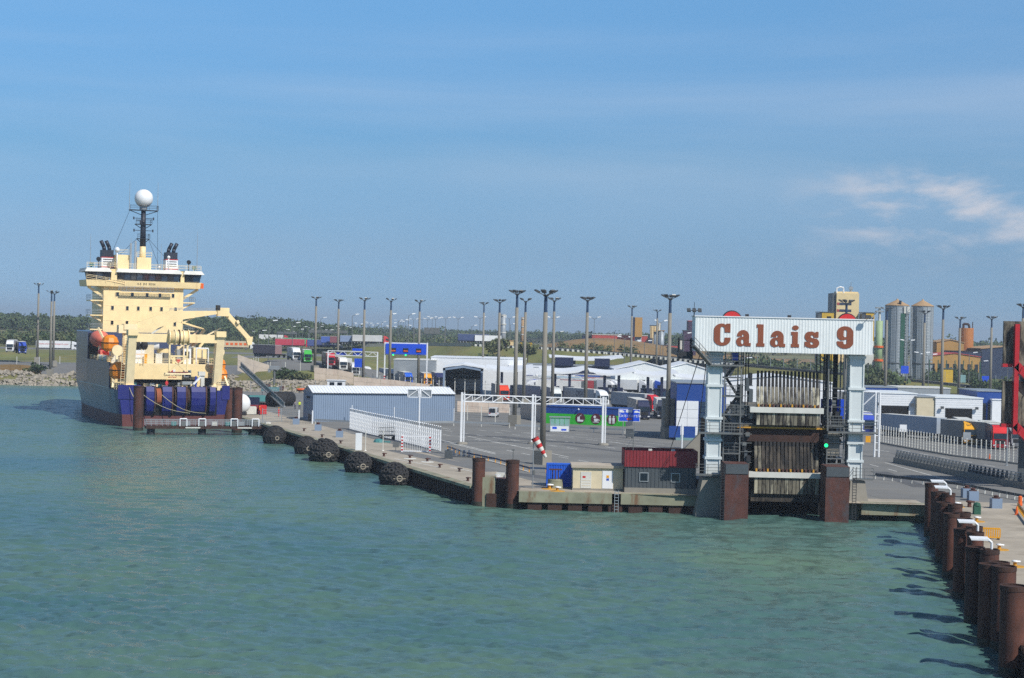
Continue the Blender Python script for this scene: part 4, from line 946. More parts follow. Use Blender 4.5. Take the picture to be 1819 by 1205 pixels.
for a, b in (((3.0, 15, 14), (8.0, 17, 18.4)), ((3.6, 15, 13.5), (8.6, 17, 17.6)), ((4.2, 15, 13.2), (9.2, 17, 17.0)), ((8.0, 16, 16.6), (12.4, 16, 19.0))): sp(MB().bar(a, b, .28), 'lattice_arm', 'ship_cream2')
# accommodation block and bridge
BX = .6
bl = sp(MB().box(BX - 8.4, BX + 8.4, 37, 52, 11.75, 27.2), 'accommodation', 'ship_cream')
for z in (24.8, 21.6, 18.6): sp(MB().box(BX - 8.43, BX + 8.43, 36.97, 37.0, z - 1.55, z - 1.48), 'deck_seam', 'ship_cream2', bl)
for z, xsx in ((25.6, (-5.5, -2.4, .7, 3.4, 6.2)), (22.7, (-6.5, -3.4, -1.1, 1.5, 3.8, 6.8)), (19.6, (-6.5, -3.4, 6.7)), (16.5, (-6, -3, 0, 3))):
    for x in xsx:
        w = sp(MB().box(BX + x - .36, BX + x + .36, 36.93, 37.02, z - .5, z + .5), 'window', 'ship_cream2', bl); sp(MB().box(BX + x - .27, BX + x + .27, 36.9, 36.94, z - .41, z + .41), 'pane', 'glass', w)
for s in (-1, 1):                          # side galleries
    for z in (24.3, 21.2, 18.2):
        sp(MB().box(BX + s * 8.4 if s > 0 else BX - 11.0, BX + 11.0 if s > 0 else BX - 8.4, 37.2, 43, z - .25, z), 'gallery', 'ship_cream')
        rail([(BX + s * 8.5, 37.2, z), (BX + s * 11, 37.2, z), (BX + s * 11, 43, z)], 'galv')
        sp(MB().bar((BX + s * 8.4, 38, z - 1.4), (BX + s * 10.8, 38, z - .2), .3), 'gallery_knee', 'ship_cream2')
wh = sp(MB().hexa([(BX - 12.0, 36.2, 27.2), (BX + 12.0, 36.2, 27.2), (BX + 12.0, 46, 27.2), (BX - 12.0, 46, 27.2), (BX - 12.2, 36.0, 28.5), (BX + 12.2, 36.0, 28.5), (BX + 12.2, 46, 28.5), (BX - 12.2, 46, 28.5)]), 'bridge', 'ship_cream')
sp(MB().box(BX - 5.0, BX + 6.0, 35.6, 36.1, 26.2, 26.35), 'pipe_gallery', 'galv'); rail([(BX - 5.5, 35.6, 26.3), (BX + 6, 35.6, 26.3)], 'galv', 1.0)
for s in (-1, 1): sp(MB().bar((BX + s * 8.4, 37.5, 25.0), (BX + s * 11.6, 37.5, 27.1), .5), 'wing_strut', 'ship_cream')
def winband(x0, x1):
    w = sp(MB().hexa([(x0 + .25, 36.6, 28.5), (x1 - .25, 36.6, 28.5), (x1 - .25, 40, 28.5), (x0 + .25, 40, 28.5), (x0 - .15, 36.1, 30.2), (x1 + .15, 36.1, 30.2), (x1 + .15, 40, 30.2), (x0 - .15, 40, 30.2)]), 'bridge_window_band', 'mast_dark')
    n = max(2, int((x1 - x0) / 1.3))
    for k in range(n):
        a, b = x0 + (x1 - x0) * k / n + .1, x0 + (x1 - x0) * (k + 1) / n - .1
        f = lambda z: 36.6 - .5 * (z - 28.5) / 1.7 - .03
        sp(MB().add([(a, f(28.7), 28.7), (b, f(28.7), 28.7), (b, f(30.0), 30.0), (a, f(30.0), 30.0), (a, f(28.7) + .02, 28.7), (b, f(28.7) + .02, 28.7), (b, f(30) + .02, 30), (a, f(30) + .02, 30)], [(0, 1, 2, 3), (7, 6, 5, 4), (0, 4, 5, 1), (1, 5, 6, 2), (2, 6, 7, 3), (3, 7, 4, 0)]), 'pane', 'glass_blue' if k % 2 else 'glass', w)
winband(BX - 11.8, BX - 7.2); winband(BX - 5.6, BX + 7.4); winband(BX + 8.6, BX + 11.9)
sp(MB().box(BX - 7.0, BX - 5.8, 36.3, 38, 28.5, 30.3), 'bridge_pillar', 'ship_cream'); sp(MB().box(BX + 7.6, BX + 8.4, 36.3, 38, 28.5, 30.3), 'bridge_pillar', 'ship_cream')
for x0, x1 in ((-12.3, -7.1), (-5.9, 7.7), (8.3, 12.4)): sp(MB().hexa([(BX + x0 - .2, 35.7, 30.2), (BX + x1 + .2, 35.7, 30.2), (BX + x1, 46, 30.2), (BX + x0, 46, 30.2), (BX + x0 + .3, 36.4, 31.0), (BX + x1 - .3, 36.4, 31.0), (BX + x1 - .3, 46, 31), (BX + x0 + .3, 46, 31)]), 'bridge_roof', 'white_dirty')
sp(MB().box(BX - 7.2, BX + 8.4, 37.5, 46, 30.0, 30.9), 'roof_infill', 'ship_cream')
put_text('ILE DE SEIN', ship, (BX + .3, 36.02, 27.9), .55, M('mast_dark'), rot=(R(90), 0, 0), space=1.4)
rail([(BX - 12.1, 36, 28.5), (BX - 12.1, 36, 28.5), (BX - 4.2, 35.95, 27.4)], 'ship_cream2'); rail([(BX - 12, 36.6, 31), (BX + 12, 36.6, 31)], 'ship_cream2')
sp(MB().box(BX + 11.9, BX + 12.5, 36, 37, 27.3, 28.4), 'life_ring', 'orange')
for x in (BX - 4.2, BX + .2): sp(MB().box(x - 1.5, x + 1.5, 38.5, 42, 31, 34.0 if x < 0 else 33.6), 'roof_house', 'ship_cream'); rail([(x - 1.6, 38.5, 34 if x < 0 else 33.6), (x + 1.6, 38.5, 34 if x < 0 else 33.6)], 'ship_cream2')
# funnels
for x in (BX - 7.0, BX + 6.6):
    f = sp(MB().box(x - 1.3, x + 1.3, 41, 44, 31, 33.4), 'funnel', 'white')
    for z in (31.9, 32.4, 32.9): sp(MB().box(x - 1.0, x + 1.0, 40.96, 41, z, z + .15), 'stripe', 'mast_dark', f)
    for z in (31.3, 33.35): sp(MB().box(x - 1.34, x + 1.34, 40.95, 44.05, z, z + .15), 'red_band', 'red', f)
    sp(MB().box(x - 1.2, x + 1.2, 41.05, 43.9, 33.5, 35.0), 'funnel_top', 'mast_dark', f)
    for k in (-.55, .55):
        sg = .35 if x > 0 else -.35
        sp(MB().tube((x + k, 42.4, 34.9), (x + k + sg * .4, 42.4, 35.8), .4, .4, 10).tube((x + k + sg * .4, 42.4, 35.7), (x + k + sg * 2.2, 42.4, 37.0), .4, .38, 10), 'exhaust', 'mast_dark', f, True)
# mast and radome
mx = BX + .3; my = 41
ms = sp(MB().tube((mx, my, 33), (mx, my, 36.0), .7, .65, 12), 'mast_foot', 'ship_cream', None, True)
sp(MB().tube((mx, my, 36), (mx, my, 43.6), .65, .5, 12), 'mast_column', 'mast_dark', ms, True)
for z, w in ((37.7, 2.6), (40.8, 3.4), (43.8, 6.0)):
    sp(MB().box(mx - w / 2, mx + w / 2, my - 1.0, my + 1.0, z - .12, z), 'platform', 'mast_dark', ms)
    for s in (-1, 1): sp(MB().bar((mx, my, z - 1.2), (mx + s * w / 2, my, z - .12), .14), 'platform_strut', 'mast_dark', ms)
    rail([(mx - w / 2, my - 1, z), (mx + w / 2, my - 1, z), (mx + w / 2, my + 1, z)], 'mast_dark', .95)
for z, w in ((39.4, 4.0), (42.0, 4.2)):
    sp(MB().bar((mx - w / 2, my - .4, z), (mx + w / 2, my - .4, z), .12), 'yard_arm', 'mast_dark', ms)
    for s in (-1, 1): sp(MB().box(mx + s * w / 2 - .12, mx + s * w / 2 + .12, my - .5, my - .2, z - .3, z + .3), 'nav_light', 'mast_dark', ms)
sp(MB().box(mx - .9, mx - .6, my - 1.2, my - .8, 40.8, 41.5).bar((mx - 1.7, my - 1.0, 41.5), (mx + .3, my - 1.0, 41.5), .16), 'radar_bar', 'mast_dark', ms)
sp(MB().ball((mx, my, 46.3), 1.95, 24, 16), 'radome', 'white', ms, True); sp(MB().tube((mx, my, 43.8), (mx, my, 44.6), .8, n=12), 'radome_base', 'galv', ms)
for s, x, z0, z1 in ((0, mx - 3.0, 43.8, 50.0), (0, mx + 3.0, 43.8, 50.0), (0, BX - 11.2, 31, 38), (0, BX + 11.3, 31, 39.5), (0, BX - 2.8, 34, 37.5), (0, BX + 3.6, 31, 36.5)):
    sp(MB().tube((x, my if z0 > 40 else 37.5, z0), (x, my if z0 > 40 else 37.5, z1), .08, .03, 5), 'whip_antenna', 'galv')
for a, b in (((mx - 2.9, my, 43.7), (BX - 6.5, 41.5, 33.4)), ((mx - 1.3, my, 37.6), (BX - 4.8, 41, 33.8)), ((mx + 1.3, my, 37.6), (BX + 5.6, 41, 33.3)), ((mx + 3, my, 43.7), (BX + 3.4, 40, 31)), ((mx + 1.2, my, 37.6), (BX + 4.0, 40, 31))): sp(MB().tube(a, b, .035, n=4), 'stay_wire', 'mast_dark')
sp(MB().box(BX - 1.9, BX - 1.5, 38.2, 38.5, 31, 37).box(BX - 2.9, BX - 2.5, 38.2, 38.5, 31, 36.5), 'lattice_pole', 'galv')
for x, z, r in ((BX - 5.6, 35.0, .55), (BX + 5.3, 33.8, .35), (BX + 3.4, 31.6, .35)): sp(MB().tube((x, 38, 31), (x, 38, z), .12).ball((x, 38, z), r, 10, 7), 'dome_antenna', 'white', None, True)
for x in (BX - 9.6, BX + 9.4): sp(MB().tube((x, 37, 31), (x, 37, 32.6), .1).tube((x, 36.7, 32.8), (x, 37.1, 32.9), .45, n=12), 'search_light', 'dark_steel')
for x in (BX - 11.0, BX + 10.6): sp(MB().cbox((x, 37, 31.7), .8, .6, .7).tube((x, 37, 31), (x, 37, 31.4), .15), 'green_light', 'teal')
# mooring ropes from the stern down to the pier
for a, b in (((-7.6, -.1, 7.3), (1.2, -8.6, 3.0)), ((-3.0, -1.0, 6.4), (4.2, -8.5, 3.0)), ((-8.6, -.1, 7.4), (-6.6, -3.8, 4.8))):
    a, b = Vector(a), Vector(b); pts = [a + (b - a) * (k / 8) + vec(0, 0, -1.1 * math.sin(math.pi * k / 8)) for k in range(9)]
    sp(MB().path(pts, .07, 5), 'mooring_rope', 'rope')

# ================================================================== PIER AT THE STERN, GANGWAY
pA, pB = G(258, 752, 2.0), G(470, 753, 2.0)
pier = thing('stern_pier', 'dark low pier with white railings under the ship stern', 'pier', (pA.x, pA.y, 0), math.atan2(pB.y - pA.y, pB.x - pA.x)); Lp = (pB - pA).xy.length
MB().box(0, Lp, -1.3, 1.3, 1.1, 1.6).build('deck', M('rust_dark'), pier)
for k in range(3): MB().tube((1.0 + k * 9.0, 0, -3), (1.0 + k * 9.0, 0, 1.1), .7, n=14).build('leg', M('dark_steel'), pier)
for y in (-1.2, 1.2):
    m = MB()
    for z in (1.95, 2.3, 2.65): m.bar((0, y, z), (Lp, y, z), .08)
    n = 22
    for j in range(n + 1): m.bar((Lp * j / n, y, 1.6), (Lp * j / n, y, 2.68), .07)
    m.build('railing', M('galv'), pier)
for x in (6.5, 9.8, 15.5, 19.3):
    c = MB().path([(x - .6, -1.45, 1.6), (x - .6, -1.45, 2.9), (x + .6, -1.45, 2.9), (x + .6, -1.45, 1.6)], .11, 6).build('hook_guard', M('white'), pier)
    MB().box(x - .35, x + .35, -1.3, -.7, 1.6, 2.4).build('quick_release_hook', M('steel_grey'), pier)
for x in (8.2, 17.4): MB().box(x - 1.3, x + 1.3, -1.42, -1.33, 1.2, 1.42).build('fender_strip', M('white_dirty'), pier)
for k in range(8): MB().cbox((5 + k * 2.4, .2, 1.95), .9, .8, .7).build('pier_gear', M(['teal', 'galv', 'steel_grey', 'white_dirty'][k % 4]), pier)
# gangway from the quay to the ship
ga, gb = G(505, 724, 2.1), A(428, 652, G(505, 724, 2.1).y + 14)
gw = thing('gangway', 'long pale gangway with blue netting from quay up to the ship', 'gangway', (0, 0, 0))
d = (gb - ga); m = MB().bar(ga, gb, .9, .2); m.build('deck', M('galv'), gw)
for s in (-1, 1):
    o = Vector((0, s * .5, 0)); m = MB()
    for z in (.55, 1.05): m.bar(ga + o + vec(0, 0, z), gb + o + vec(0, 0, z), .07)
    for j in range(13): p = ga + d * (j / 12) + o; m.bar(p, p + vec(0, 0, 1.05), .06)
    m.build('handrail', M('galv'), gw)
M('net_blue', (96, 150, 160), .8, alpha=.55)
MB().hexa([ga + vec(0, -.52, .05), gb + vec(0, -.52, .05), gb + vec(0, -.5, .05), ga + vec(0, -.5, .05), ga + vec(0, -.52, 1.0), gb + vec(0, -.52, 1.0), gb + vec(0, -.5, 1.0), ga + vec(0, -.5, 1.0)]).build('netting', M('net_blue'), gw)
pl = G(464, 711, 2.0); m = MB()
for x in (0, 4.2):
    for y in (0, 1.5): m.bar((pl.x + x, pl.y + y, 2), (pl.x + x, pl.y + y, 5.4), .12)
m.box(pl.x - .1, pl.x + 4.3, pl.y - .1, pl.y + 1.6, 4.0, 4.15); m.build('landing_frame', M('galv'), gw)
MB().box(pl.x, pl.x + 4.2, pl.y - .14, pl.y - .1, 4.2, 5.2).build('netting', M('net_blue'), gw)
# white tank and clutter by the ship on the quay
p = G(437, 741); t = thing('white_tank', 'round white tank end behind the pile beside the ship', 'tank', (p.x - 1.9, p.y + 6, 2)); MB().ball((0, 0, 2.3), 1.0, 18, 12, 1.8, 1.4, 1.9).build('shell', M('white'), t, True); MB().box(-1, 1, -.8, .8, 0, .6).build('cradle', M('dark_steel'), t)
for i, (u, v, w, h, mt, lab) in enumerate(((447, 728, 2.2, 2.4, 'navy', 'dark blue rack beside the white tank'), (459, 722, 5.0, .6, 'rust_plate', 'long rusty spreader beam lying on the quay by the ship'), (441, 738, 2.2, 1.5, 'white_dirty', 'white bin at the foot of the ship stern'), (453, 737, 3.2, 1.7, 'red_metal', 'dark red equipment skid by the pier railing'), (462, 738, 1.4, 1.8, 'red', 'bright red equipment box by the pier railing'), (452, 715, 4.0, 1.4, 'teal', 'teal covered crate behind the rusty beam'))):
    p = G(u, v); t = thing('deck_equipment', lab, 'equipment', (p.x, p.y + 3, 2), .1 * i); MB().box(-w / 2, w / 2, -.7, .7, .1, h).build('body', M(mt), t); MB().box(-w / 2, w / 2, -.75, .75, 0, .1).build('skid', M('dark_steel'), t); MB().box(-w / 2 + .1, w / 2 - .1, -.6, .6, h, h + .1).build('lid', M(mt), t)
# people
M('skin', (196, 150, 120), .7); M('hivis', (196, 216, 40), .8); M('jeans', (44, 52, 80), .9); M('grey_cloth', (140, 136, 138), .9); M('red_cloth', (206, 50, 60), .8)
def person(loc, rz, top, legs, label, helmet=None, arm=.35):
    V = [(0, 0, .95), (0, 0, 1.15), (0, 0, 1.42), (0, 0, 1.52), (0, .02, 1.66), (.1, 0, .9), (.12, .03, .5), (.12, 0, .08), (.12, .14, .04), (-.1, 0, .9), (-.13, -.05, .5), (-.14, -.02, .08), (-.14, .12, .04), (.2, 0, 1.4), (.27, .02, 1.12), (.24, arm * .6, .95), (-.2, 0, 1.4), (-.27, -.02, 1.12), (-.24, arm * .5, .92)]
    E = [(0, 1), (1, 2), (2, 3), (3, 4), (0, 5), (5, 6), (6, 7), (7, 8), (0, 9), (9, 10), (10, 11), (11, 12), (2, 13), (13, 14), (14, 15), (2, 16), (16, 17), (17, 18)]
    rad = [.15, .15, .16, .06, .11, .1, .075, .05, .045, .1, .075, .05, .045, .075, .05, .04, .075, .05, .04]
    me = bpy.data.meshes.new('person'); me.from_pydata(V, E, []); o = bpy.data.objects.new('person', me); COL.objects.link(o)
    md = o.modifiers.new('skin', 'SKIN'); o.modifiers.new('sub', 'SUBSURF').levels = 1
    sk = me.skin_vertices[0].data
    for i, r_ in enumerate(rad): sk[i].radius = (r_, r_); sk[i].use_root = (i == 0)
    dg = bpy.context.evaluated_depsgraph_get(); m2 = bpy.data.meshes.new_from_object(o.evaluated_get(dg)); bpy.data.objects.remove(o)
    m2.materials.clear()
    for k in ('skin', top, legs, 'black'): m2.materials.append(M(k))
    for f in m2.polygons:
        z = f.center.z; x = abs(f.center.x)
        f.material_index = 0 if z > 1.52 or (x > .2 and z < .98 and z > .85) else 1 if z > .93 else 2 if z > .1 else 3
    t = thing('person', label, 'person', loc, rz); link('body', m2, t)
    if helmet: MB().lathe([(.16, 1.70), (.14, 1.76), (.10, 1.82), (.02, 1.84)], n=12).build('helmet', M(helmet), t, True)
    else: MB().lathe([(.12, 1.68), (.13, 1.74), (.09, 1.8), (.01, 1.82)], n=12).build('hair', M('black'), t, True)
p = G(524, 727); person((p.x, p.y, 2), 2.8, 'grey_cloth', 'jeans', 'person in grey top standing beside the one in hi-vis')
p = G(532, 727); person((p.x, p.y, 2), 3.4, 'hivis', 'jeans', 'person in yellow hi-vis top and blue trousers by the grey shed')
p = G(495, 741); person((p.x, p.y, 2), 1.4, 'red_cloth', 'red_cloth', 'person in red overalls and yellow helmet behind the quay fence', 'yellow')
p = G(461, 738); person((p.x, p.y, 2), -1.4, 'orange', 'jeans', 'person in orange jacket among red boxes beside the ship', 'yellow')
q = ship.matrix_basis @ Vector((-.6, 4.6, 6.95)); person(q, QS + 3.0, 'red_cloth', 'red_cloth', 'person in red overalls and yellow helmet on the ship stern deck', 'yellow')
# ================================================================== FLOODLIGHT MASTS
def mast_proto(n, key):
    t = thing('floodlight_mast', 'x', 'light mast')
    MB().box(-.9, .9, -.9, .9, 0, 1.9).build('pedestal', M('grey_concrete'), t)
    MB().tube((0, 0, 1.5), (0, 0, 20.6), .42, .30, 12).build('shaft', M('concrete_mast'), t, True)
    MB().tube((0, 0, 20.5), (0, 0, 23.0), .26, .22, 10).build('head_tube', M('mast_blue'), t)
    m = MB().lathe([(.3, 22.75), (.42, 22.9), (.3, 23.0)], n=10)
    arms = [R(360 * k / n + 14) for k in range(n)]
    for a in arms: m.bar((0, 0, 22.85), (1.0 * math.cos(a), 1.0 * math.sin(a), 23.2), .09)
    m.build('crown', M('lamp_head'), t)
    for a in arms:
        c = Vector((1.3 * math.cos(a), 1.3 * math.sin(a), 23.42)); d = Vector((math.cos(a), math.sin(a), .5)).normalized(); u = Vector((-math.sin(a), math.cos(a), 0)); w = d.cross(u).normalized()
        MB().hexa([c - d * .3 - u * .26 - w * .1, c + d * .34 - u * .32 - w * .06, c + d * .34 + u * .32 - w * .06, c - d * .3 + u * .26 - w * .1, c - d * .3 - u * .26 + w * .14, c + d * .34 - u * .32 + w * .1, c + d * .34 + u * .32 + w * .1, c - d * .3 + u * .26 + w * .14]).build('floodlight', M('lamp_head'), t)
    return t
P8, P4, P6 = mast_proto(7, 8), mast_proto(4, 4), mast_proto(5, 6)
used = set()
def mast(u, vt, Y, pro, lab, grp='floodlight masts over the truck yard', zb=None):
    top = A(u, vt, Y); z = zb if zb is not None else 2.0
    o = pro if id(pro) not in used else copy_tree(pro); used.add(id(pro))
    s = (top.z - z) / 23.5
    o.location = (top.x, Y, z); o.scale = (1, 1, s); o['label'] = lab; o['group'] = grp
    o.rotation_euler = (0, 0, random.uniform(0, 6))
MASTS = [(970, 517, 227, P8, 'tall concrete floodlight mast beside the blue container and windsock'), (919, 517, 316, P8, 'tall concrete mast behind the middle of the white lane truss'), (1191, 525, 288, P8, 'tall mast with round lamp head beside the white block office'),
 (934, 531, 392, P4, 'mast behind the lane truss with four lamp heads'), (985, 530, 398, P4, 'slim mast behind the tall one at the green washroom block'), (1044, 529, 352, P8, 'mast rising behind the green washroom block'), (888, 533, 410, P6, 'mast among the parked trucks beside the orange cab'), (860, 538, 560, P6, 'slim mast behind the white canopies, right of the embankment'),
 (746, 534, 480, P6, 'mast behind the corrugated shed near the yellow cab'), (695, 531, 470, P6, 'mast crossing the blue overhead sign'), (648, 530, 462, P6, 'mast above the concrete wall near the grey trailers'), (602, 533, 520, P6, 'mast behind the concrete wall near the maroon trailer'), (562, 528, 495, P6, 'mast beside the green lorry cab'),
 (1123, 544, 560, P6, 'mast in front of the yellow tower block'), (1168, 551, 620, P6, 'slim mast in front of the striped factory tower'), (1504, 534, 330, P8, 'mast rising behind the sign in front of the yellow tower'), (1576, 547, 440, P4, 'mast in front of the left silo'), (1643, 553, 450, P6, 'mast in front of the right silo'),
 (1676, 544, 400, P8, 'mast beside the right silo'), (1706, 564, 470, P6, 'mast in front of the orange brown tank'), (1762, 563, 470, P6, 'mast in front of the navy factory hall'), (1818, 541, 400, P8, 'mast behind the red hoist frame'),
 (69, 504, 552, P4, 'lone mast with a small lamp ring beside the shore road'), (92, 517, 520, P4, 'mast with broad lamp arms at the top of the rubble bank'), (97, 519, 545, P4, 'mast just behind another beside the white lettered trailer')]
for u, v, Y, pr, lab in MASTS:
    q = A(u, v, Y); mast(u, v, Y, pr, lab, zb=gz(q.x, Y) if (Y > 455 and not (q.x > -34 and Y < 578)) else 2.0)
# ================================================================== STREET LAMPS
def lamp_proto(k):
    t = thing('street_lamp', 'x', 'street lamp')
    MB().tube((0, 0, 0), (0, 0, 10), .11, .07, 7).build('pole', M('steel_grey'), t)
    for s in ((-1, 1) if k == 2 else (1,)):
        a = MB().tube((0, 0, 9.9), (s * 1.0, 0, 10.35), .05, n=5).build('arm', M('steel_grey'), t)
        MB().hexa([(s * .9, -.22, 10.25), (s * 1.9, -.18, 10.4), (s * 1.9, .18, 10.4), (s * .9, .22, 10.25), (s * .9, -.2, 10.5), (s * 1.85, -.16, 10.6), (s * 1.85, .16, 10.6), (s * .9, .2, 10.5)]).build('lamp_head', M('white'), a)
    return t
L2, L1 = lamp_proto(2), lamp_proto(1); used2 = set()
def lamp(u, vt, Y, pro, lab, grp, sc=1.0):
    top = A(u, vt, Y); z = gz(top.x, Y)
    o = pro if id(pro) not in used2 else copy_tree(pro); used2.add(id(pro))
    s = max(.55, (top.z - z) / 10.6); o.location = (top.x, Y, z); o.scale = (1.5 * sc, 1.5 * sc, s); o['label'] = lab; o['group'] = grp; o.rotation_euler = (0, 0, random.uniform(-.25, .25))
ld, ls = 'double armed street lamp along the far motorway', 'single armed street lamp along the approach road'
for u, v, Y in ((792, 563, 900), (814, 563, 880), (853, 562, 800), (905, 562, 760), (983, 562, 740), (1056, 562, 740), (1174, 568, 700), (760, 565, 1000), (768, 562, 950), (774, 564, 930), (750, 565, 1050), (735, 566, 1100), (708, 568, 1150), (720, 568, 1120), (1110, 597, 620), (1145, 604, 640), (1290, 610, 560), (1318, 634, 470), (1612, 603, 640), (1638, 625, 600), (1650, 628, 560)): lamp(u, v, Y, L2, ld, 'double street lamps along the motorway')
for u, v, Y in ((626, 557, 700), (692, 556, 690), (726, 556, 700), (520, 572, 620), (478, 568, 560), (570, 563, 800)): lamp(u, v, Y, L1, 'tall single street lamp beside the truck queue', 'tall street lamps by the truck queue')
rl = random.Random(11)
for k in range(46):
    u = 500 + 230 * (k / 46) + rl.uniform(-4, 4); v = 583 - 14 * (k / 46) + rl.uniform(-4, 9); lamp(u, v, 1000 + rl.uniform(-120, 120), L1, ls, 'street lamps along the approach road', .9)
for u, v, Y in ((907, 574, 900), (990, 588, 760), (1092, 594, 700), (838, 577, 860), (1215, 590, 640), (1178, 610, 600), (460, 586, 620), (444, 588, 900), (1722, 625, 600), (1740, 640, 560), (1790, 650, 520)): lamp(u, v, Y, L1, 'single street lamp near the far warehouses', 'street lamps near the warehouses')

# ================================================================== TRUCKS
def truck_parts():
    d = {}
    d['cab'] = MB().hexa([(-1.25, 5.9, .55), (1.25, 5.9, .55), (1.25, 8.2, .55), (-1.25, 8.2, .55), (-1.2, 5.95, 3.1), (1.2, 5.95, 3.1), (1.2, 8.1, 2.75), (-1.2, 8.1, 2.75)]).mesh('cab', M('white'))
    m = MB().hexa([(-1.2, 5.95, 3.1), (1.2, 5.95, 3.1), (1.2, 8.1, 2.76), (-1.2, 8.1, 2.76), (-1.1, 6.0, 3.95), (1.1, 6.0, 3.95), (1.1, 7.3, 3.6), (-1.1, 7.3, 3.6)]); d['roof_fairing'] = m.mesh('roof_fairing', M('white'))
    d['windscreen'] = MB().hexa([(-1.1, 8.12, 1.75), (1.1, 8.12, 1.75), (1.1, 8.22, 1.75), (-1.1, 8.22, 1.75), (-1.05, 8.05, 2.65), (1.05, 8.05, 2.65), (1.05, 8.17, 2.65), (-1.05, 8.17, 2.65)]).mesh('windscreen', M('glass'))
    d['grille'] = MB().box(-.85, .85, 8.2, 8.25, .95, 1.6).mesh('grille', M('black'))
    d['bumper'] = MB().box(-1.26, 1.26, 7.9, 8.32, .35, .85).mesh('bumper', M('slate_metal'))
    d['side_window'] = MB().box(-1.28, 1.28, 6.9, 7.8, 1.8, 2.6).mesh('side_window', M('glass'))
    d['headlight'] = MB().box(-.22, .22, 8.33, 8.36, .62, .8).mesh('headlight', M('white'))
    d['mirror'] = MB().box(-.12, .12, 7.9, 8.05, 1.7, 2.5).mesh('mirror', M('black'))
    d['trailer'] = MB().box(-1.27, 1.27, -8.3, 5.3, 1.15, 4.0).mesh('trailer', M('white'))
    d['trailer_roof'] = MB().box(-1.25, 1.25, -8.28, 5.28, 4.0, 4.04).mesh('trailer_roof', M('white_dirty'))
    m = MB().box(-1.1, 1.1, -8.2, 8.0, .75, 1.14).box(-1.2, 1.2, -3.5, 2.5, .5, .76); d['chassis'] = m.mesh('chassis', M('black'))
    d['rear_frame'] = MB().box(-1.29, 1.29, -8.34, -8.28, 1.1, 4.02).mesh('rear_frame', M('slate_metal'))
    d['wheel'] = MB().tube((-.18, 0, .5), (.18, 0, .5), .5, n=14).mesh('wheel', M('tyre'))
    d['rim'] = MB().tube((-.2, 0, .5), (.2, 0, .5), .24, n=10).mesh('rim', M('galv'))
    d['tank'] = MB().tube((0, -8.2, 2.35), (0, 5.0, 2.35), 1.25, n=18).mesh('tank', M('white'), True)
    return d
TP = truck_parts()
CARM = {}
def paint(c):
    if isinstance(c, str): return M(c)
    k = 'paint_%d_%d_%d' % c
    return M(k, c, .45, var=.12, vsc=.35, rust=.15, rcol=tuple(int(x * .7) for x in c), rsc=(.4, .4, .4), rlo=.5)
GREY, LG, DG, MAR, NAV, WH = (132, 134, 138), (182, 182, 178), (84, 88, 96), (86, 44, 50), (34, 42, 88), (222, 224, 224)
def truck(u, v, az, cab, trl, label, z=2.0, kind='trailer', front=True, grp='trucks in the ferry yard', text=None, Y=None, onground=False, sc=1.0):
    p = A(u, v, Y) if Y else G(u, v, z)
    rz = -R(az); f = Vector((math.sin(R(az)), math.cos(R(az)), 0))
    c = p - f * (8.2 if front else 0)
    zz = gz(c.x, c.y) + .02 if onground else p.z
    t = thing('truck', label, 'truck', (c.x, c.y, zz), rz, grp); t.scale = (sc, sc, sc)
    k = 0
    if cab:
        cb = link('cab', TP['cab'], t, mat=paint(cab))
        for nm in ('roof_fairing',): link(nm, TP[nm], cb, mat=paint(cab))
        for nm in ('windscreen', 'grille', 'side_window'): link(nm, TP[nm], cb)
        link('bumper', TP['bumper'], cb, mat=paint(tuple(int(x * .7) for x in cab)) if not isinstance(cab, str) else M('slate_metal'))
        for s in (-.95, .95): link('headlight', TP['headlight'], cb, (s, 0, 0))
        for s in (-1.42, 1.42): link('mirror', TP['mirror'], cb, (s, 0, 0))
    if kind == 'tanker': link('tank', TP['tank'], t, mat=paint(trl))
    elif trl:
        tr = link('trailer', TP['trailer'], t, mat=paint(tuple(int(x * .84 + 40) for x in trl))); link('trailer_roof', TP['trailer_roof'], tr); link('rear_frame', TP['rear_frame'], tr)
        if text:
            txt, col, size, side = text
            put_text(txt, tr, (side * 1.285, -1.2, 2.75), size, M(col), rot=(R(90), 0, R(90) * side))
    link('chassis', TP['chassis'], t)
    for y in (7.0, 4.0, -4.6, -5.9, -7.2) if trl else (7.0, 4.0):
        for s in (-1.08, 1.08):
            w = link('wheel', TP['wheel'], t, (s, y, 0)); link('rim', TP['rim'], w)
    return t
q = 'trucks queueing on the approach road'
# yard trucks seen over the fence (flat yard, level 2)
truck(1166, 733, 149, (196, 30, 40), (138, 144, 154), 'truck with bright red cab and long dark grey trailer', text=None)
truck(1144, 746, 176, (38, 44, 74), (150, 144, 138), 'navy blue truck with beige box, nearest the exit sign')
truck(1178, 745, 182, (60, 66, 80), WH, 'dark small truck partly hidden by the tall yard mast')
truck(1074, 723, 150, WH, (148, 150, 158), 'white truck with grey trailer lettered DSV', text=('DSV', 'navy', 1.9, 1))
truck(989, 719, 172, (210, 214, 210), GREY, 'white and green truck beside a blue cab behind the truss')
truck(978, 716, 150, (22, 56, 170), (122, 128, 144), 'blue cab truck with grey trailer behind the truss')
truck(896, 713, 172, (222, 66, 26), (138, 136, 136), 'orange cab truck at the front of the grey trailer rank')
truck(874, 702, 165, (150, 150, 150), (150, 146, 140), 'grey trailer truck, second in the rank left of the orange cab')
truck(857, 700, 165, (160, 160, 160), (158, 154, 148), 'pale grey trailer truck, third in the rank left of the orange cab')
truck(839, 697, 166, (206, 160, 40), (90, 86, 84), 'truck with yellow striped cab at the end of the grey rank')
truck(824, 693, 178, (110, 24, 34), (90, 26, 34), 'dark red truck standing inside the open portal shed')
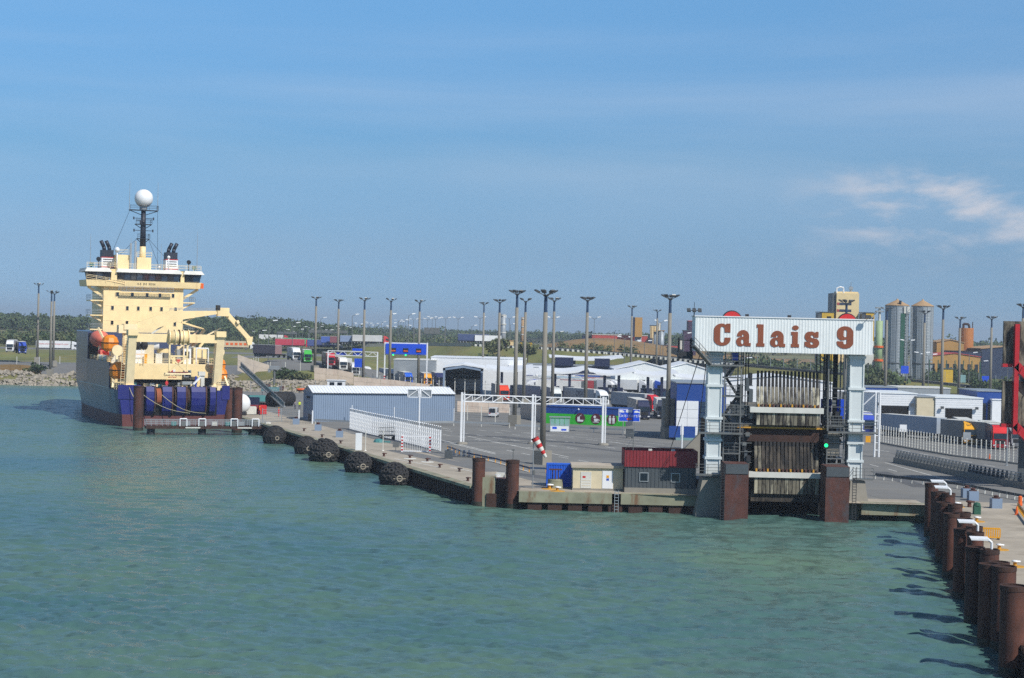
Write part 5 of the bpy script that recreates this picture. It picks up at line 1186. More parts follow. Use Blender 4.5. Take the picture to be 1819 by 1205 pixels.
truck(760, 687, 172, (228, 160, 40), NAV, 'yellow and white cab truck with dark blue trailer')
truck(782, 686, 172, NAV, (40, 48, 120), 'dark blue trailer beside the yellow cab', )
truck(726, 685, 168, (30, 92, 200), GREY, 'bright blue cab truck with grey trailer near the concrete wall')
truck(700, 678, 162, WH, (128, 136, 150), 'white truck with long blue grey trailer behind the concrete wall', )
truck(948, 700, 150, None, (132, 136, 146), 'plain grey trailer standing behind the lane truss', front=True)
truck(1112, 694, 158, (228, 166, 34), (150, 140, 130), 'small yellow truck cab under the white canopies')
truck(1128, 694, 158, (50, 104, 176), (60, 60, 70), 'light blue truck cab beside the yellow one under the canopies')
truck(1180, 696, 166, GREY, (150, 146, 138), 'grey box trailer right of the blue cab under the canopies')
truck(735, 664, 105, (30, 130, 100), (42, 66, 62), 'dark green trailer truck with teal cab beside the slip road', z=2.0)
truck(708, 662, 150, MAR, MAR, 'maroon trailer truck behind the dark green one', z=2.0)
truck(790, 662, 100, LG, NAV, 'dark blue and grey trailer truck in front of the white hall', z=2.0)
for u, v, c, lb in ((1000, 700, (30, 70, 190), 'blue roofed trailer among canopies left of the white tarps'), (930, 694, (170, 40, 40), 'red trailer behind the grey rank near the first canopy'), (1048, 694, (96, 180, 226), 'sky blue trailer under the third canopy'), (1020, 690, (214, 216, 216), 'white trailer under the second canopy')):
    truck(u, v, 110, (200, 200, 200), c, lb)
for u, v, az, c, tr_, lb in ((912, 703, 110, (196, 60, 50), (150, 150, 152), 'grey trailer truck with brick red cab behind the orange cab'), (955, 699, 110, (200, 200, 204), (64, 50, 52), 'dark brown trailer truck behind the grey trailer by the mast'), (975, 694, 112, (210, 210, 214), (206, 208, 208), 'white coach sized truck under the first canopy'), (1064, 697, 112, (220, 222, 222), (170, 176, 184), 'pale silver trailer truck behind the white DSV cab'), (1090, 700, 112, (214, 214, 214), (190, 192, 196), 'light grey trailer truck left of the yellow cab'), (1150, 700, 110, (206, 208, 212), (216, 218, 218), 'white trailer truck right of the light blue cab'), (1215, 690, 108, (60, 70, 120), (60, 90, 170), 'blue trailer truck behind the office roof'), (800, 676, 112, (200, 200, 200), (190, 190, 188), 'pale trailer truck left of the portal shed'), (655, 672, 150, (210, 212, 210), (150, 150, 150), 'grey trailer truck above the long panel wall'), (672, 668, 155, (190, 190, 190), (196, 196, 192), 'white topped trailer truck beside the slip road truss')):
    truck(u, v, az, c, tr_, lb)
rt = random.Random(21); pal = [('white', (222, 224, 224)), ('white', (214, 216, 216)), ('pale grey', (176, 178, 180)), ('white', (226, 226, 222)), ('silver', (160, 166, 172)), ('blue', (40, 76, 170)), ('dark grey', (90, 94, 100)), ('white', (220, 222, 226)), ('red', (170, 40, 44)), ('navy', (40, 48, 92))]
for row_, (v, u0, u1, du, nm) in enumerate(((699, 910, 1215, 24, 'middle'), (690, 850, 1235, 23, 'rear'), (681, 880, 1220, 26, 'back'))):
    u = u0; kk = 0
    while u < u1:
        cn, c_ = rt.choice(pal); c2 = rt.choice(pal)[1]
        truck(u + rt.uniform(-4, 4), v + rt.uniform(-1.5, 1.5), rt.choice((148, 152, 150, 112, 290)), c2, c_, '%s box trailer truck, %s from the portal shed in the packed %s rank' % (cn, ORD[kk], nm), grp='packed ranks of the yard')
        u += du; kk += 1
# right-hand rank behind the mesh fence
rk = 'trucks behind the right hand mesh fence'
truck(1694, 784, 147, None, (138, 150, 166), 'long slate blue trailer behind the mesh fence', grp=rk)
truck(1725, 791, 188, (226, 162, 24), (74, 72, 72), 'truck with yellow cab lettered VOS and dark trailer', grp=rk)
put_text('VOS', bpy.data.objects[len(bpy.data.objects) - 1] if 0 else [o for o in COL.objects if o.get('label') == 'truck with yellow cab lettered VOS and dark trailer'][0], (0, 7.62, 3.3), .8, M('black'), rot=(R(70), 0, R(180)))
truck(1777, 799, 187, (206, 34, 36), (38, 44, 66), 'truck with red cab and navy trailer behind the mesh fence', grp=rk)
truck(1806, 797, 150, GREY, (110, 110, 108), 'plain grey trailer right of the red cab', grp=rk)
truck(1756, 752, 110, (150, 30, 40), (176, 36, 44), 'red trailer truck in front of the white warehouse', grp=rk)
truck(1810, 757, 168, (24, 60, 190), (60, 60, 66), 'blue cab truck near the red hoist frame', grp=rk)
truck(1543, 772, 176, (28, 62, 170), (120, 120, 122), 'blue cab truck behind the right white column', grp=rk)
truck(1582, 760, 178, (210, 210, 206), (120, 120, 122), 'white truck parked in the left warehouse doorway', grp=rk)
# queue on the slope (on the rising ground)
for u, v, Y, az, cab, trl, lab in ((547, 645, 520, 170, (64, 176, 66), (170, 166, 160), 'bright green cab truck at the head of the queue'), (527, 641, 528, 166, (226, 228, 230), (176, 176, 172), 'white and blue truck with light grey trailer behind the green cab'), (503, 636, 545, 140, None, (120, 86, 86), 'brownish trailer behind the white queue truck'), (588, 651, 505, 168, (190, 36, 50), (118, 66, 66), 'red cab truck with maroon trailer on the slope'), (610, 659, 505, 166, (226, 226, 222), (176, 172, 166), 'white cab truck with pale trailer right of the maroon one'), (632, 669, 505, 166, (210, 212, 214), (166, 164, 160), 'white truck with low grey trailer near the concrete wall'), (622, 660, 530, 160, None, (190, 190, 186), 'pale box trailer behind the grey one on the slope')):
    truck(u, v, az, cab, trl, lab, Y=Y, grp=q)
truck(468, 636, 178, WH, LG, 'small white truck at the left end of the queue', Y=640, grp=q); truck(485, 635, 172, WH, WH, 'white tanker truck between white truck and brown trailer', Y=640, grp=q, kind='tanker')
# far row, side on, on the upper road
fr_ = 'trucks on the upper approach road'
for u, v, Y, cab, trl, lab in ((552, 618.5, 790, (200, 30, 40), (176, 26, 48), 'all red truck side on along the upper road'), (609, 620, 785, WH, (38, 52, 116), 'white cab truck with dark blue trailer on the upper road'), (563, 616, 830, (60, 150, 80), (60, 140, 90), 'green truck half hidden behind the red one'), (634, 614.5, 780, (60, 160, 70), (40, 70, 160), 'blue trailer truck with green cab on the upper road'), (650, 614.5, 776, MAR, (110, 46, 56), 'maroon box truck on the upper road'), (668, 613, 776, LG, (110, 130, 170), 'blue grey truck on the upper road'), (690, 612, 774, (200, 60, 60), (190, 190, 190), 'white and red truck on the upper road'), (512, 608, 960, (190, 40, 50), (214, 214, 210), 'white truck with red cab far up the approach road')):
    truck(u, v, 84, cab, trl, lab, Y=Y, grp=fr_)
t = truck(453, 622, 82, WH, (196, 176, 140), 'pale trailer with orange panels behind the crane hook', Y=800, grp=fr_)
for k in range(6): MB().box(1.28, 1.31, -7.6 + k * 2.1, -6.3 + k * 2.1, 2.1, 3.2).build('orange_panel', M('orange'), t)
truck(880, 611, 84, None, (34, 50, 96), 'dark blue trailer on the embankment road', Y=735, grp=fr_); truck(905, 611, 84, None, WH, 'white trailer beside the dark blue one on the embankment road', Y=735, grp=fr_, sc=.85)
t = truck(138, 624, 84, WH, WH, 'white trailer lettered in red along the shore road', Y=690, grp=fr_, text=('www.norionTransport.com', 'red', 1.05, 1))
truck(17, 626, 168, WH, (150, 146, 150), 'white cab truck at the roundabout beside a grey trailer', Y=560, grp=fr_); truck(40, 629, 160, (40, 74, 170), (150, 146, 140), 'grey trailer with blue rear beside the white cab truck', Y=560, grp=fr_)

# ================================================================== CARS
def car(u, v, az, col, lab, van=False, z=2.0):
    p = G(u, v, z); t = thing('parked_van' if van else 'parked_car', lab, 'van' if van else 'car', p, -R(az)); h = .5 if van else 0
    pr = [(-2.1, .35), (2.1, .35), (2.15, .8), (1.3, .95), (.75, 1.45 + h), (-1.7 - h * .5, 1.5 + h), (-2.1, .95)]
    MB().prism([(a, b) for a, b in pr], 'x', -.85, .85).build('body', paint(col), t)
    MB().prism([(1.22, .98), (.74, 1.38 + h), (-1.5, 1.38 + h), (-1.75, 1.0)], 'x', -.87, .87).build('side_window', M('glass'), t)
    MB().box(-.7, .7, -2.13 - h * .1, -2.05, 1.0, 1.35 + h).build('rear_window', M('glass'), t)
    for s in (-.62, .62): MB().box(s - .12, s + .12, -2.14, -2.08, .75, .95).build('tail_light', M('red'), t)
    for s in (-.8, .8):
        for y in (-1.35, 1.35): MB().tube((s - .1, y, .32), (s + .1, y, .32), .32, n=14).build('wheel', M('tyre'), t)
car(877, 741, 5, (214, 218, 220), 'white van with red stripe parked in front of the wall', True)
car(762, 593 + 90, 170, (200, 200, 200), 'silver car below the yellow cab truck')
car(1100, 700, 100, (210, 210, 214), 'white car under the white canopies'); car(1062, 703, 110, (120, 130, 150), 'grey blue car queueing under the canopies')
car(1212, 768, 90, (150, 156, 160), 'grey car at the foot of the white office')

# ================================================================== BUILDINGS OF THE YARD
# long corrugated shed
sa, sb = G(556, 749, 2.0), G(807, 750, 2.0)
L = (sb - sa).xy.length; hs = 62 * sa.y / 3000
t = thing('corrugated_shed', 'long blue grey corrugated shed with white ribbed roof on the quay', 'shed', (sa.x, sa.y, 2), math.atan2(sb.y - sa.y, sb.x - sa.x)); D = 9.0; he = 5.4; hr = 6.6
M('shed_blue', (126, 144, 166), .5, var=.06, vsc=.3); M('shed_roof', (226, 230, 232), .45, var=.05)
m = MB().ribs((0, 0), (L, 0), 0, he, (0, -1), .42, .07); m.build('front_wall', M('shed_blue'), t)
m = MB().ribs((0, D), (0, 0), 0, he, (-1, 0), .42, .07); m.add([(-.0, 0, he), (0, D, he), (0, D / 2, hr)], [(0, 1, 2)]); m.build('gable', M('shed_blue'), t)
m = MB().ribs((L, 0), (L, D), 0, he, (1, 0), .42, .07); m.add([(L, 0, he), (L, D, he), (L, D / 2, hr)], [(0, 1, 2)]); m.build('gable', M('shed_blue'), t)
m = MB().ribs((L, D), (0, D), 0, he, (0, 1), .42, .07); m.build('back_wall', M('shed_blue'), t)
for s in (0, 1):
    m = MB(); n = int(L / .6); ya, yb = (-.25, D / 2) if s == 0 else (D + .25, D / 2); za = he - .05
    for k in range(n):
        x0, x1 = -.2 + (L + .4) * k / n, -.2 + (L + .4) * (k + 1) / n; xm = x0 + (x1 - x0) * .6; xe = x0 + (x1 - x0) * .8
        m.add([(x0, ya, za), (xm, ya, za), (xm, yb, hr), (x0, yb, hr)], [(0, 1, 2, 3)]); m.add([(xm, ya, za), (xe, ya, za + .09), (xe, yb, hr + .09), (xm, yb, hr)], [(0, 1, 2, 3)]); m.add([(xe, ya, za + .09), (x1, ya, za), (x1, yb, hr), (xe, yb, hr + .09)], [(0, 1, 2, 3)])
    m.build('roof_slope', M('shed_roof'), t)
MB().box(-.2, L + .2, -.3, -.18, he - .15, he - .02).build('gutter', M('slate_metal'), t)
for y in (2.8, 4.4): MB().box(-.3, -.1, y, y + .5, 4.2, 4.6).build('wall_lamp', M('black'), t)
MB().box(-.12, -.05, 1.0, 4.0, 0, 1.2).build('dark_base', M('dark_steel'), t)
# washroom block, green and blue
wa, wb = G(969, 752, 2.0), G(1111, 758, 2.0); L = (wb - wa).xy.length
t = thing('washroom_block', 'low block striped blue over green with round pictograms', 'building', (wa.x, wa.y, 2), math.atan2(wb.y - wa.y, wb.x - wa.x))
M('wash_green', (52, 178, 50), .5, var=.06); M('wash_blue', (26, 66, 138), .5, var=.06); M('wine', (88, 34, 48), .5)
MB().box(.02, L - .02, .03, 5, 0, 3.2).build('wall', M('slate_metal'), t)
n = 6
for k in range(n):
    x0, x1 = L * k / n + .02, L * (k + 1) / n - .02
    MB().box(x0, x1, 0, .1, 0, .98).build('panel', M('wash_green'), t); MB().box(x0, x1, 0, .1, 1.0, 1.98).build('panel', M('wash_green'), t); MB().box(x0, x1, 0, .1, 2.0, 3.28).build('panel', M('wash_blue'), t)
MB().box(-.1, L + .1, -.1, 5.1, 3.29, 3.42).build('roof', M('wash_blue'), t)
for k, px in enumerate((1031, 1059, 1087)):
    x = (px - 969) / (1111 - 969) * L; dk = MB().tube((x, -.06, 1.25), (x, 0.0, 1.25), .98, n=26).build('pictogram_disc', M('wine'), t)
    if k == 0: m = MB().hexa([(x - .5, -.09, .6), (x + .6, -.09, .6), (x + .6, -.07, .6), (x - .5, -.07, .6), (x - .6, -.09, .95), (x + .7, -.09, .95), (x + .7, -.07, .95), (x - .6, -.07, .95)]).box(x - .55, x - .05, -.09, -.07, .95, 1.5).bar((x - .3, -.08, 1.5), (x + .25, -.08, 1.85), .08)
    elif k == 1: m = MB().box(x - .6, x + .6, -.09, -.07, .55, .65).hexa([(x - .3, -.09, .72), (x + .3, -.09, .72), (x + .3, -.07, .72), (x - .3, -.07, .72), (x - .42, -.09, 1.25), (x + .42, -.09, 1.25), (x + .42, -.07, 1.25), (x - .42, -.07, 1.25)]).torus((x + .5, -.08, 1.0), (0, 1, 0), .16, .05, 12, 5).tube((x - .25, -.09, 1.6), (x - .25, -.07, 1.6), .26, n=12)
    else:
        m = MB()
        for s in (-.36, .36): m.tube((x + s, -.09, 1.78), (x + s, -.07, 1.78), .16, n=12).box(x + s - .24, x + s + .24, -.09, -.07, 1.0, 1.58).box(x + s - .2, x + s - .03, -.09, -.07, .45, 1.0).box(x + s + .03, x + s + .2, -.09, -.07, .45, 1.0)
    m.build('pictogram', M('white'), dk)
MB().tube((L * .42, -.3, 2.9), (L * .42, 0, 2.9), .06).ball((L * .42, -.35, 2.95), .18, 8, 6).build('wall_lamp', M('white'), t)
# bus shelter
p = G(994, 768); t = thing('bus_shelter', 'small glass bus shelter with white panel in front of the washroom block', 'shelter', p)
for x in (-1.7, 1.7):
    for y in (0, 1.4): MB().box(x - .06, x + .06, y - .06, y + .06, 0, 2.6).build('post', M('galv'), t)
MB().box(-1.9, 1.9, -.2, 1.6, 2.6, 2.75).build('roof', M('galv'), t)
M('pale_glass', (150, 190, 190), .1, alpha=.6)
for k in range(4): MB().box(-1.65 + k * .84, -.9 + k * .84, -.02, .0, 1.1, 2.5).build('pane', M('pale_glass'), t)
MB().box(-1.65, 1.65, -.04, 0, .1, 1.08).build('lower_panel', M('white'), t); MB().box(.3, 1.2, -.06, -.04, .3, .6).build('blue_logo', M('sign_blue'), t); MB().box(-1.3, -.5, -.06, -.04, .55, .95).build('blue_logo', M('sign_blue'), t)
# exit sign
p = G(1117, 774); t = thing('exit_sign', 'blue road sign reading Exit-Sortie with vehicle symbols', 'sign', p); Y = p.y; z0, z1 = PZ(1117, 749, Y) - 2, PZ(1117, 727, Y) - 2; w = 19.2 * Y / 3000
for s in (-.55, .55): MB().tube((s * w, 0, 0), (s * w, 0, z0), .08, n=8).build('post', M('galv'), t)
bd = MB().box(-w, w, -.1, 0, z0, z1).build('board', M('white'), t); MB().box(-w + .08, w - .08, -.115, -.1, z0 + .08, z1 - .08).build('face', M('sign_blue'), bd)
put_text('Exit-Sortie', bd, (0.05, -.13, z0 + (z1 - z0) * .47), .82, M('white'), shear=.12, space=1.1)
hb = z0 + (z1 - z0) * .72
m = MB().box(-1.75, -1.15, -.13, -.116, hb, hb + .42).box(-1.12, -.9, -.13, -.116, hb, hb + .3); m.build('lorry_symbol', M('white'), bd)
MB().box(-.62, .5, -.13, -.116, hb + .1, hb + .45).box(-.6, .45, -.13, -.116, hb, hb + .07).build('bus_symbol', M('white'), bd)
MB().prism([(.85, hb), (1.85, hb), (1.85, hb + .16), (1.6, hb + .2), (1.4, hb + .36), (1.05, hb + .36), (.85, hb + .18)], 'y', -.13, -.116).build('car_symbol', M('white'), bd)
zz = z0 + (z1 - z0) * .2
MB().prism([(-.5, zz), (-.1, zz + .3), (-.1, zz + .14), (.4, zz + .14), (.4, zz - .14), (-.1, zz - .14), (-.1, zz - .3)], 'y', -.13, -.116).build('arrow', M('orange'), bd)
p = G(1118, 779); one(MB().box(-.6, .6, -.4, .4, .25, 1.5).box(-.65, .65, -.45, .45, 1.5, 1.6).tube((-.45, -.3, .12), (-.45, .3, .12), .12, n=8).tube((.45, -.3, .12), (.45, .3, .12), .12, n=8), 'rubbish_bin', M('slate_metal'), 'grey wheeled rubbish bin under the exit sign', 'bin', loc=p)
# no entry sign
p = G(1211, 780); t = thing('no_entry_sign', 'round red no entry sign in front of the white office', 'sign', (p.x, p.y, 2)); zc = PZ(1211, 739, p.y) - 2
MB().tube((0, 0, 0), (0, 0, zc), .06).build('post', M('galv'), t); MB().tube((0, -.08, zc), (0, -.04, zc), .46, n=22).build('disc', M('red'), t); MB().box(-.32, .32, -.1, -.08, zc - .09, zc + .09).build('bar', M('white'), t); MB().box(-.42, .42, -.08, -.04, zc - .8, zc - .6).build('plate', M('white'), t)
# white truss over the lanes
def truss(pts, vtop, dz, label, name='lane_truss'):
    ps = [G(u, v, 2.0) for u, v in pts]; t = thing(name, label, 'gantry', (0, 0, 0)); zt_ = [PZ(u, vt, p.y) for (u, v), vt, p in zip(pts, vtop, ps)]
    for p, z in zip(ps, zt_):
        c = MB().box(p.x - .17, p.x + .17, p.y - .17, p.y + .17, 2.3, z + .35).box(p.x + .3, p.x + .5, p.y - .1, p.y + .1, 2.3, z + .3).build('post', M('white'), t)
        MB().lathe([(.9, 0), (.8, .3), (.3, .35)], (p.x + .15, p.y, 2), 12).build('base', M('grey_concrete'), c)
    for i in range(len(ps) - 1):
        a, b = vec(ps[i].x, ps[i].y, zt_[i]), vec(ps[i + 1].x, ps[i + 1].y, zt_[i + 1]); dn = vec(0, 0, -dz); n = 7
        MB().bar(a, b, .16).build('top_chord', M('white'), t); MB().bar(a + dn, b + dn, .16).build('bottom_chord', M('white'), t)
        for k in range(n):
            p, q_ = a + (b - a) * (k / n), a + (b - a) * ((k + 1) / n)
            MB().bar(p + dn, q_, .1).build('diagonal', M('white'), t) if (k < n / 2) else MB().bar(p, q_ + dn, .1).build('diagonal', M('white'), t)
            MB().bar(q_ + dn, q_, .09).build('strut', M('white'), t)
truss([(819, 789), (945, 789), (1070, 791)], (701, 705, 709), 1.05, 'white steel truss on three posts spanning the painted lanes')
# single post sign with two framed panels in front of the shed
p = G(744, 762); t = thing('lane_sign_post', 'white post with two framed lattice panels in front of the shed', 'sign post', p)
MB().tube((0, 0, 0), (0, 0, 7.2), .14, n=10).build('post', M('white'), t)
for s in (-1, 1):
    x0, x1 = (s * .25, s * 2.1); m = MB()
    for a, b in (((x0, 0, 5.6), (x1, 0, 5.6)), ((x0, 0, 7.0), (x1, 0, 7.0)), ((x1, 0, 5.6), (x1, 0, 7.0)), ((x1, 0, 5.6), (x0, 0, 7.0)), ((x0, 0, 5.6), (x0, 0, 7.0))): m.bar(a, b, .14)
    m.build('panel_frame', M('white'), t); MB().box(min(x0, x1), max(x0, x1), .1, .14, 5.75, 6.9).build('panel', M('galv'), t)
# blue motorway sign gantry and white slip-road truss
p0, p1 = A(684, 672, 470), A(760, 650, 490)
t = thing('motorway_sign', 'wide blue overhead motorway sign with three lane displays', 'sign gantry', (0, 0, 0)); z0, z1 = PZ(722, 629.5, 480), PZ(722, 611, 480)
for u in (684, 759):
    x = PX(u, 480); g_ = gz(x, 480) if x < -34 else 2.0; c = MB().box(x - .18, x + .18, 479.8, 480.2, g_, z1 + .4).build('post', M('white'), t)
    for k in range(4): MB().box(x - .2, x + .2, 479.77, 480.23, g_ + 1.0 + k * .7, g_ + 1.35 + k * .7).build('warning_band', M('red'), c)
xa, xb = PX(685.5, 480), PX(757.5, 480); bd = MB().box(xa, xb, 479.5, 479.75, z0, z1).build('board', M('sign_blue'), t); MB().bar((xa, 480, z1 + .15), (xb, 480, z1 + .15), .3).build('beam', M('white'), t); MB().bar((xa, 480, z0 - .15), (xb, 480, z0 - .15), .25).build('beam', M('white'), t)
for u in (699, 721, 744):
    x = PX(u, 480); dsp = MB().box(x - .75, x + .75, 479.4, 479.5, z0 + .55, z0 + 1.7).build('lane_display', M('black'), bd); MB().box(x - .6, x + .6, 479.37, 479.4, z0 + .75, z0 + 1.1).build('amber_text', M('orange'), dsp)
    if u < 730: MB().tube((x, 479.3, z0 - .25), (x, 479.4, z0 - .25), .22, n=10).build('green_arrow', M('green_lamp'), dsp)
x0, x1 = PX(583, 488), PX(671, 488); zA, zB = PZ(583, 623, 488), PZ(671, 626, 488)
t = thing('slip_road_truss', 'white truss gantry over the truck slip road', 'gantry', (0, 0, 0))
for x, z in ((x0, zA), (x1, zB)): MB().box(x - .17, x + .17, 487.8, 488.2, gz(x, 488), z).build('post', M('white'), t)
for dz in (0, -1.25): MB().bar((x0, 488, zA + dz), (x1, 488, zB + dz), .2).build('chord', M('white'), t)
for k in range(10):
    a = vec(x0 + (x1 - x0) * k / 10, 488, zA + (zB - zA) * k / 10); b = vec(x0 + (x1 - x0) * (k + 1) / 10, 488, zA + (zB - zA) * (k + 1) / 10)
    MB().bar(a if k % 2 else a + vec(0, 0, -1.25), b + vec(0, 0, -1.25) if k % 2 else b, .13).build('diagonal', M('white'), t)
for u0, u1 in ((597, 615), (627, 645)): MB().box(PX(u0, 488), PX(u1, 488), 488.25, 488.35, zA - 1.2, zA - .35).build('blue_panel', M('blue'), t)
MB().box(PX(626, 488), PX(644, 488), 488.2, 488.3, zA + .1, zA + .8).build('blue_panel', M('sign_blue'), t)
# portal shed (open) among the trucks
def P2(u, v, Y): return A(u, v, Y)
Yp = 455
xl, xr = PX(790, Yp), PX(857, Yp); zt_ = PZ(824, 649, Yp) - 2; ze = PZ(790, 654, Yp) - 2
t = thing('portal_shed', 'open fronted inspection shed with white roof and grey blue frame', 'shed', ((xl + xr) / 2, Yp, 2)); w = (xr - xl) / 2
for s in (-1, 1): MB().box(s * w - .3, s * w + .3, -.3, .3, 0, ze).build('post', M('shed_blue'), t)
MB().prism([(-w - .4, ze), (0, zt_), (w + .4, ze), (w + .4, ze - .7), (0, zt_ - .7), (-w - .4, ze - .7)], 'y', -.3, .3).build('front_frame', M('shed_blue'), t)
MB().prism([(-w - .5, ze + .05), (0, zt_ + .1), (w + .5, ze + .05), (w + .5, ze + .3), (0, zt_ + .4), (-w - .5, ze + .3)], 'y', -.5, 26).build('roof', M('white'), t)
MB().box(-w + .2, w, 24, 24.3, 0, ze).build('back_wall', M('navy'), t); MB().box(-w, -w + .2, .4, 24, 0, ze).build('side_wall', M('navy'), t); MB().box(w - .2, w + 12, 3, 24, 0, ze - .2).build('annex', M('white'), t)
for j in range(3):
    for k in range(6): MB().box(-w + .9 + k * 1.05, -w + 1.65 + k * 1.05, 23.9, 24, 1.4 + j * 2.1, 2.9 + j * 2.1).build('pane', M('pale_glass'), t)
# toll canopies: shallow wing roofs on blue piers
def canopy(u, v, wpx, Y, lab, piers=True, name='toll_canopy', z0=2.0):
    c = A(u, v, Y); w = wpx * Y / 3000 / 2; h = c.z - z0
    t = thing(name, lab, 'canopy', (c.x, Y, z0), 0, 'white wing canopies over the check lanes'); dep = 13
    top = []; bot = []; n = 12
    for k in range(n + 1):
        s = -1 + 2 * k / n; zz = h + .55 * (1 - math.cos(s * 2.6)) * .6 - .25 + .18 * s
        top.append((s * w, zz + .55)); bot.append((s * w, zz + (.0 if abs(s) < .8 else .35)))
    m = MB(); pl = top + bot[::-1]; m.prism(pl, 'y', 0, dep)
    for i in range(len(m.v) // 2, len(m.v)): m.v[i] = (m.v[i][0], m.v[i][1], m.v[i][2] + .7)
    m.build('roof', M('white'), t)
    if piers:
        for s in (-.32, .3):
            pr = MB().box(s * w - .35, s * w + .35, 1.5, 2.2, 0, h).build('pier', M('navy'), t)
            MB().box(s * w - 1.6, s * w + 1.2, 2.5, 6, 0, 3.4).build('booth', M('navy'), t)
            MB().box(s * w - 1.4, s * w + 1.0, 2.42, 2.5, 1.3, 2.6).build('booth_window', M('glass_blue'), t)
for i, (u, v, wp, Y, lab) in enumerate(((905, 660, 84, 440, 'white wing canopy next to the portal shed'), (1000, 663, 84, 440, 'white wing canopy behind the mast pair'), (1088, 666, 82, 440, 'white wing canopy behind the DSV trailer'), (1165, 669, 80, 440, 'white wing canopy behind the red cab truck'), (1247, 675, 96, 440, 'white wing canopy behind the white column of the gantry'))): canopy(u, v, wp, Y, lab)
canopy(1042, 640, 132, 560, 'tall angular white canopy in front of the grass embankment', name='upper_canopy')
t = thing('customs_building', 'dark blue glazed building under the tall angular canopy', 'building', (PX(1035, 556), 556, 2)); MB().box(-18, 20, 0, 10, 0, 6.6).build('wall', M('navy'), t); MB().box(-9, -3, -1, 0, 6.6, 9.3).build('roof_box', M('navy'), t); MB().box(4, 9, -1, 0, 6.6, 9.2).build('roof_box', M('navy'), t); MB().box(-18.2, 20.2, -.2, 10.2, 6.6, 7.0).build('roof', M('galv'), t)
# white flat halls behind
def hall(u0, u1, vt, vb, Y, lab, mat='white', roof='white', dep=20, gable=0, name='hall', stripe=None, z=2.0, doors=()):
    x0, x1 = PX(u0, Y), PX(u1, Y); h = PZ((u0 + u1) / 2, vt, Y) - z
    t = thing(name, lab, 'building', ((x0 + x1) / 2, Y, z)); w = (x1 - x0) / 2
    MB().box(-w, w, 0, dep, 0, h - gable).build('wall', M(mat), t)
    if gable: MB().prism([(-w, h - gable), (w, h - gable), (0, h)], 'y', 0, .2).build('gable', M(mat), t); MB().prism([(-w - .4, h - gable), (0, h + .05), (w + .4, h - gable), (w + .4, h - gable + .3), (0, h + .35), (-w - .4, h - gable + .3)], 'y', -.3, dep).build('roof', M(roof), t)
    else: MB().box(-w - .15, w + .15, -.15, dep + .15, h, h + .2).build('roof', M(roof), t)
    if stripe: MB().box(-w - .03, w + .03, -.06, 0, h - stripe[0], h - stripe[1]).build('stripe', M(stripe[2]), t)
    for d0, d1, dh in doors:
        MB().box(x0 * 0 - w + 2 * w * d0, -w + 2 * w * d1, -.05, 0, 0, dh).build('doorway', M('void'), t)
    return t, w, h
hall(766, 935, 637, 690, 545, 'long flat white hall behind the portal shed', dep=30); hall(700, 775, 640, 690, 540, 'low grey roofed hall behind the blue motorway sign', 'galv', 'white_dirty')
hall(1094, 1200, 645, 690, 500, 'pale grey gabled shed behind the canopies', 'sign_white', 'white', 24, 2.2, doors=((.25, .5, 4),)); hall(1180, 1262, 646, 690, 505, 'pale grey gabled shed left of the gantry column', 'sign_white', 'white', 24, 2.0, doors=((.3, .6, 4),)); hall(905, 985, 652, 690, 530, 'low white hall with pale roof left of the customs building', 'white', 'white', 16)
hall(1290, 1480, 668, 700, 430, 'white tarp roofed hall behind the upper ramp', 'white', 'white', 20, 1.6)
# white panelled office with blue band (behind the left column)
t, w, h = hall(1204, 1292, 682, 772, 285, 'white panelled office with blue roof band behind the left column', 'wash_blue', 'galv', 16, name='office_block')
zp = 0
x0 = -w
for r_ in range(4):
    for c in range(2): MB().box(x0 + .02 + c * 1.86, x0 + 1.84 + c * 1.86, -.12, 0, .9 + r_ * 1.45, 2.31 + r_ * 1.45).build('panel', M('white'), t)
for r_ in range(6): MB().box(x0 + 3.9, x0 + 6.6, -.1, 0, .9 + r_ * .97, 1.75 + r_ * .97).build('window', M('glass_blue'), t)
MB().box(x0, w, -.14, 0, 0, .85).build('plinth', M('pale_glass'), t)
for r_ in range(5): MB().box(x0 - .1, x0, 2 + r_ * 2.4, 3.4 + r_ * 2.4, .5, 6.2).build('window', M('glass'), t)
one(MB().box(-1.2, 1.2, 0, 3, 0, 6.6).box(-1.3, 1.3, -.1, 3.1, 6.6, 6.8), 'office_stair_tower', M('grey_concrete'), 'grey concrete stair block beside the white office', 'stair block', loc=(PX(1193, 288), 288, 2))
# concrete ramp parapet rising behind the left column and blue lane boards
m = MB().hexa([(PX(1205, 232), 232, 2), (PX(1270, 232), 232, 2), (PX(1270, 232), 233, 2), (PX(1205, 232), 233, 2), (PX(1205, 232), 232, 3.0), (PX(1270, 232), 232, 8.2), (PX(1270, 232), 233, 8.2), (PX(1205, 232), 233, 3.0)])
one(m, 'ramp_parapet', M('grey_concrete'), 'sloping concrete parapet of the upper ramp behind the left column', 'parapet')
p = G(1211, 797); t = thing('blue_board', 'pair of blue boards on a white post behind the red cabin roof', 'sign board', p)
for s in (-1, 1): MB().box(s * 1.15 - .9, s * 1.15 + .9, 0, .1, 1.7, 3.5).build('board', M('wash_blue'), t)
MB().tube((0, -.05, 0), (0, -.05, 3.8), .12).build('post', M('white'), t)
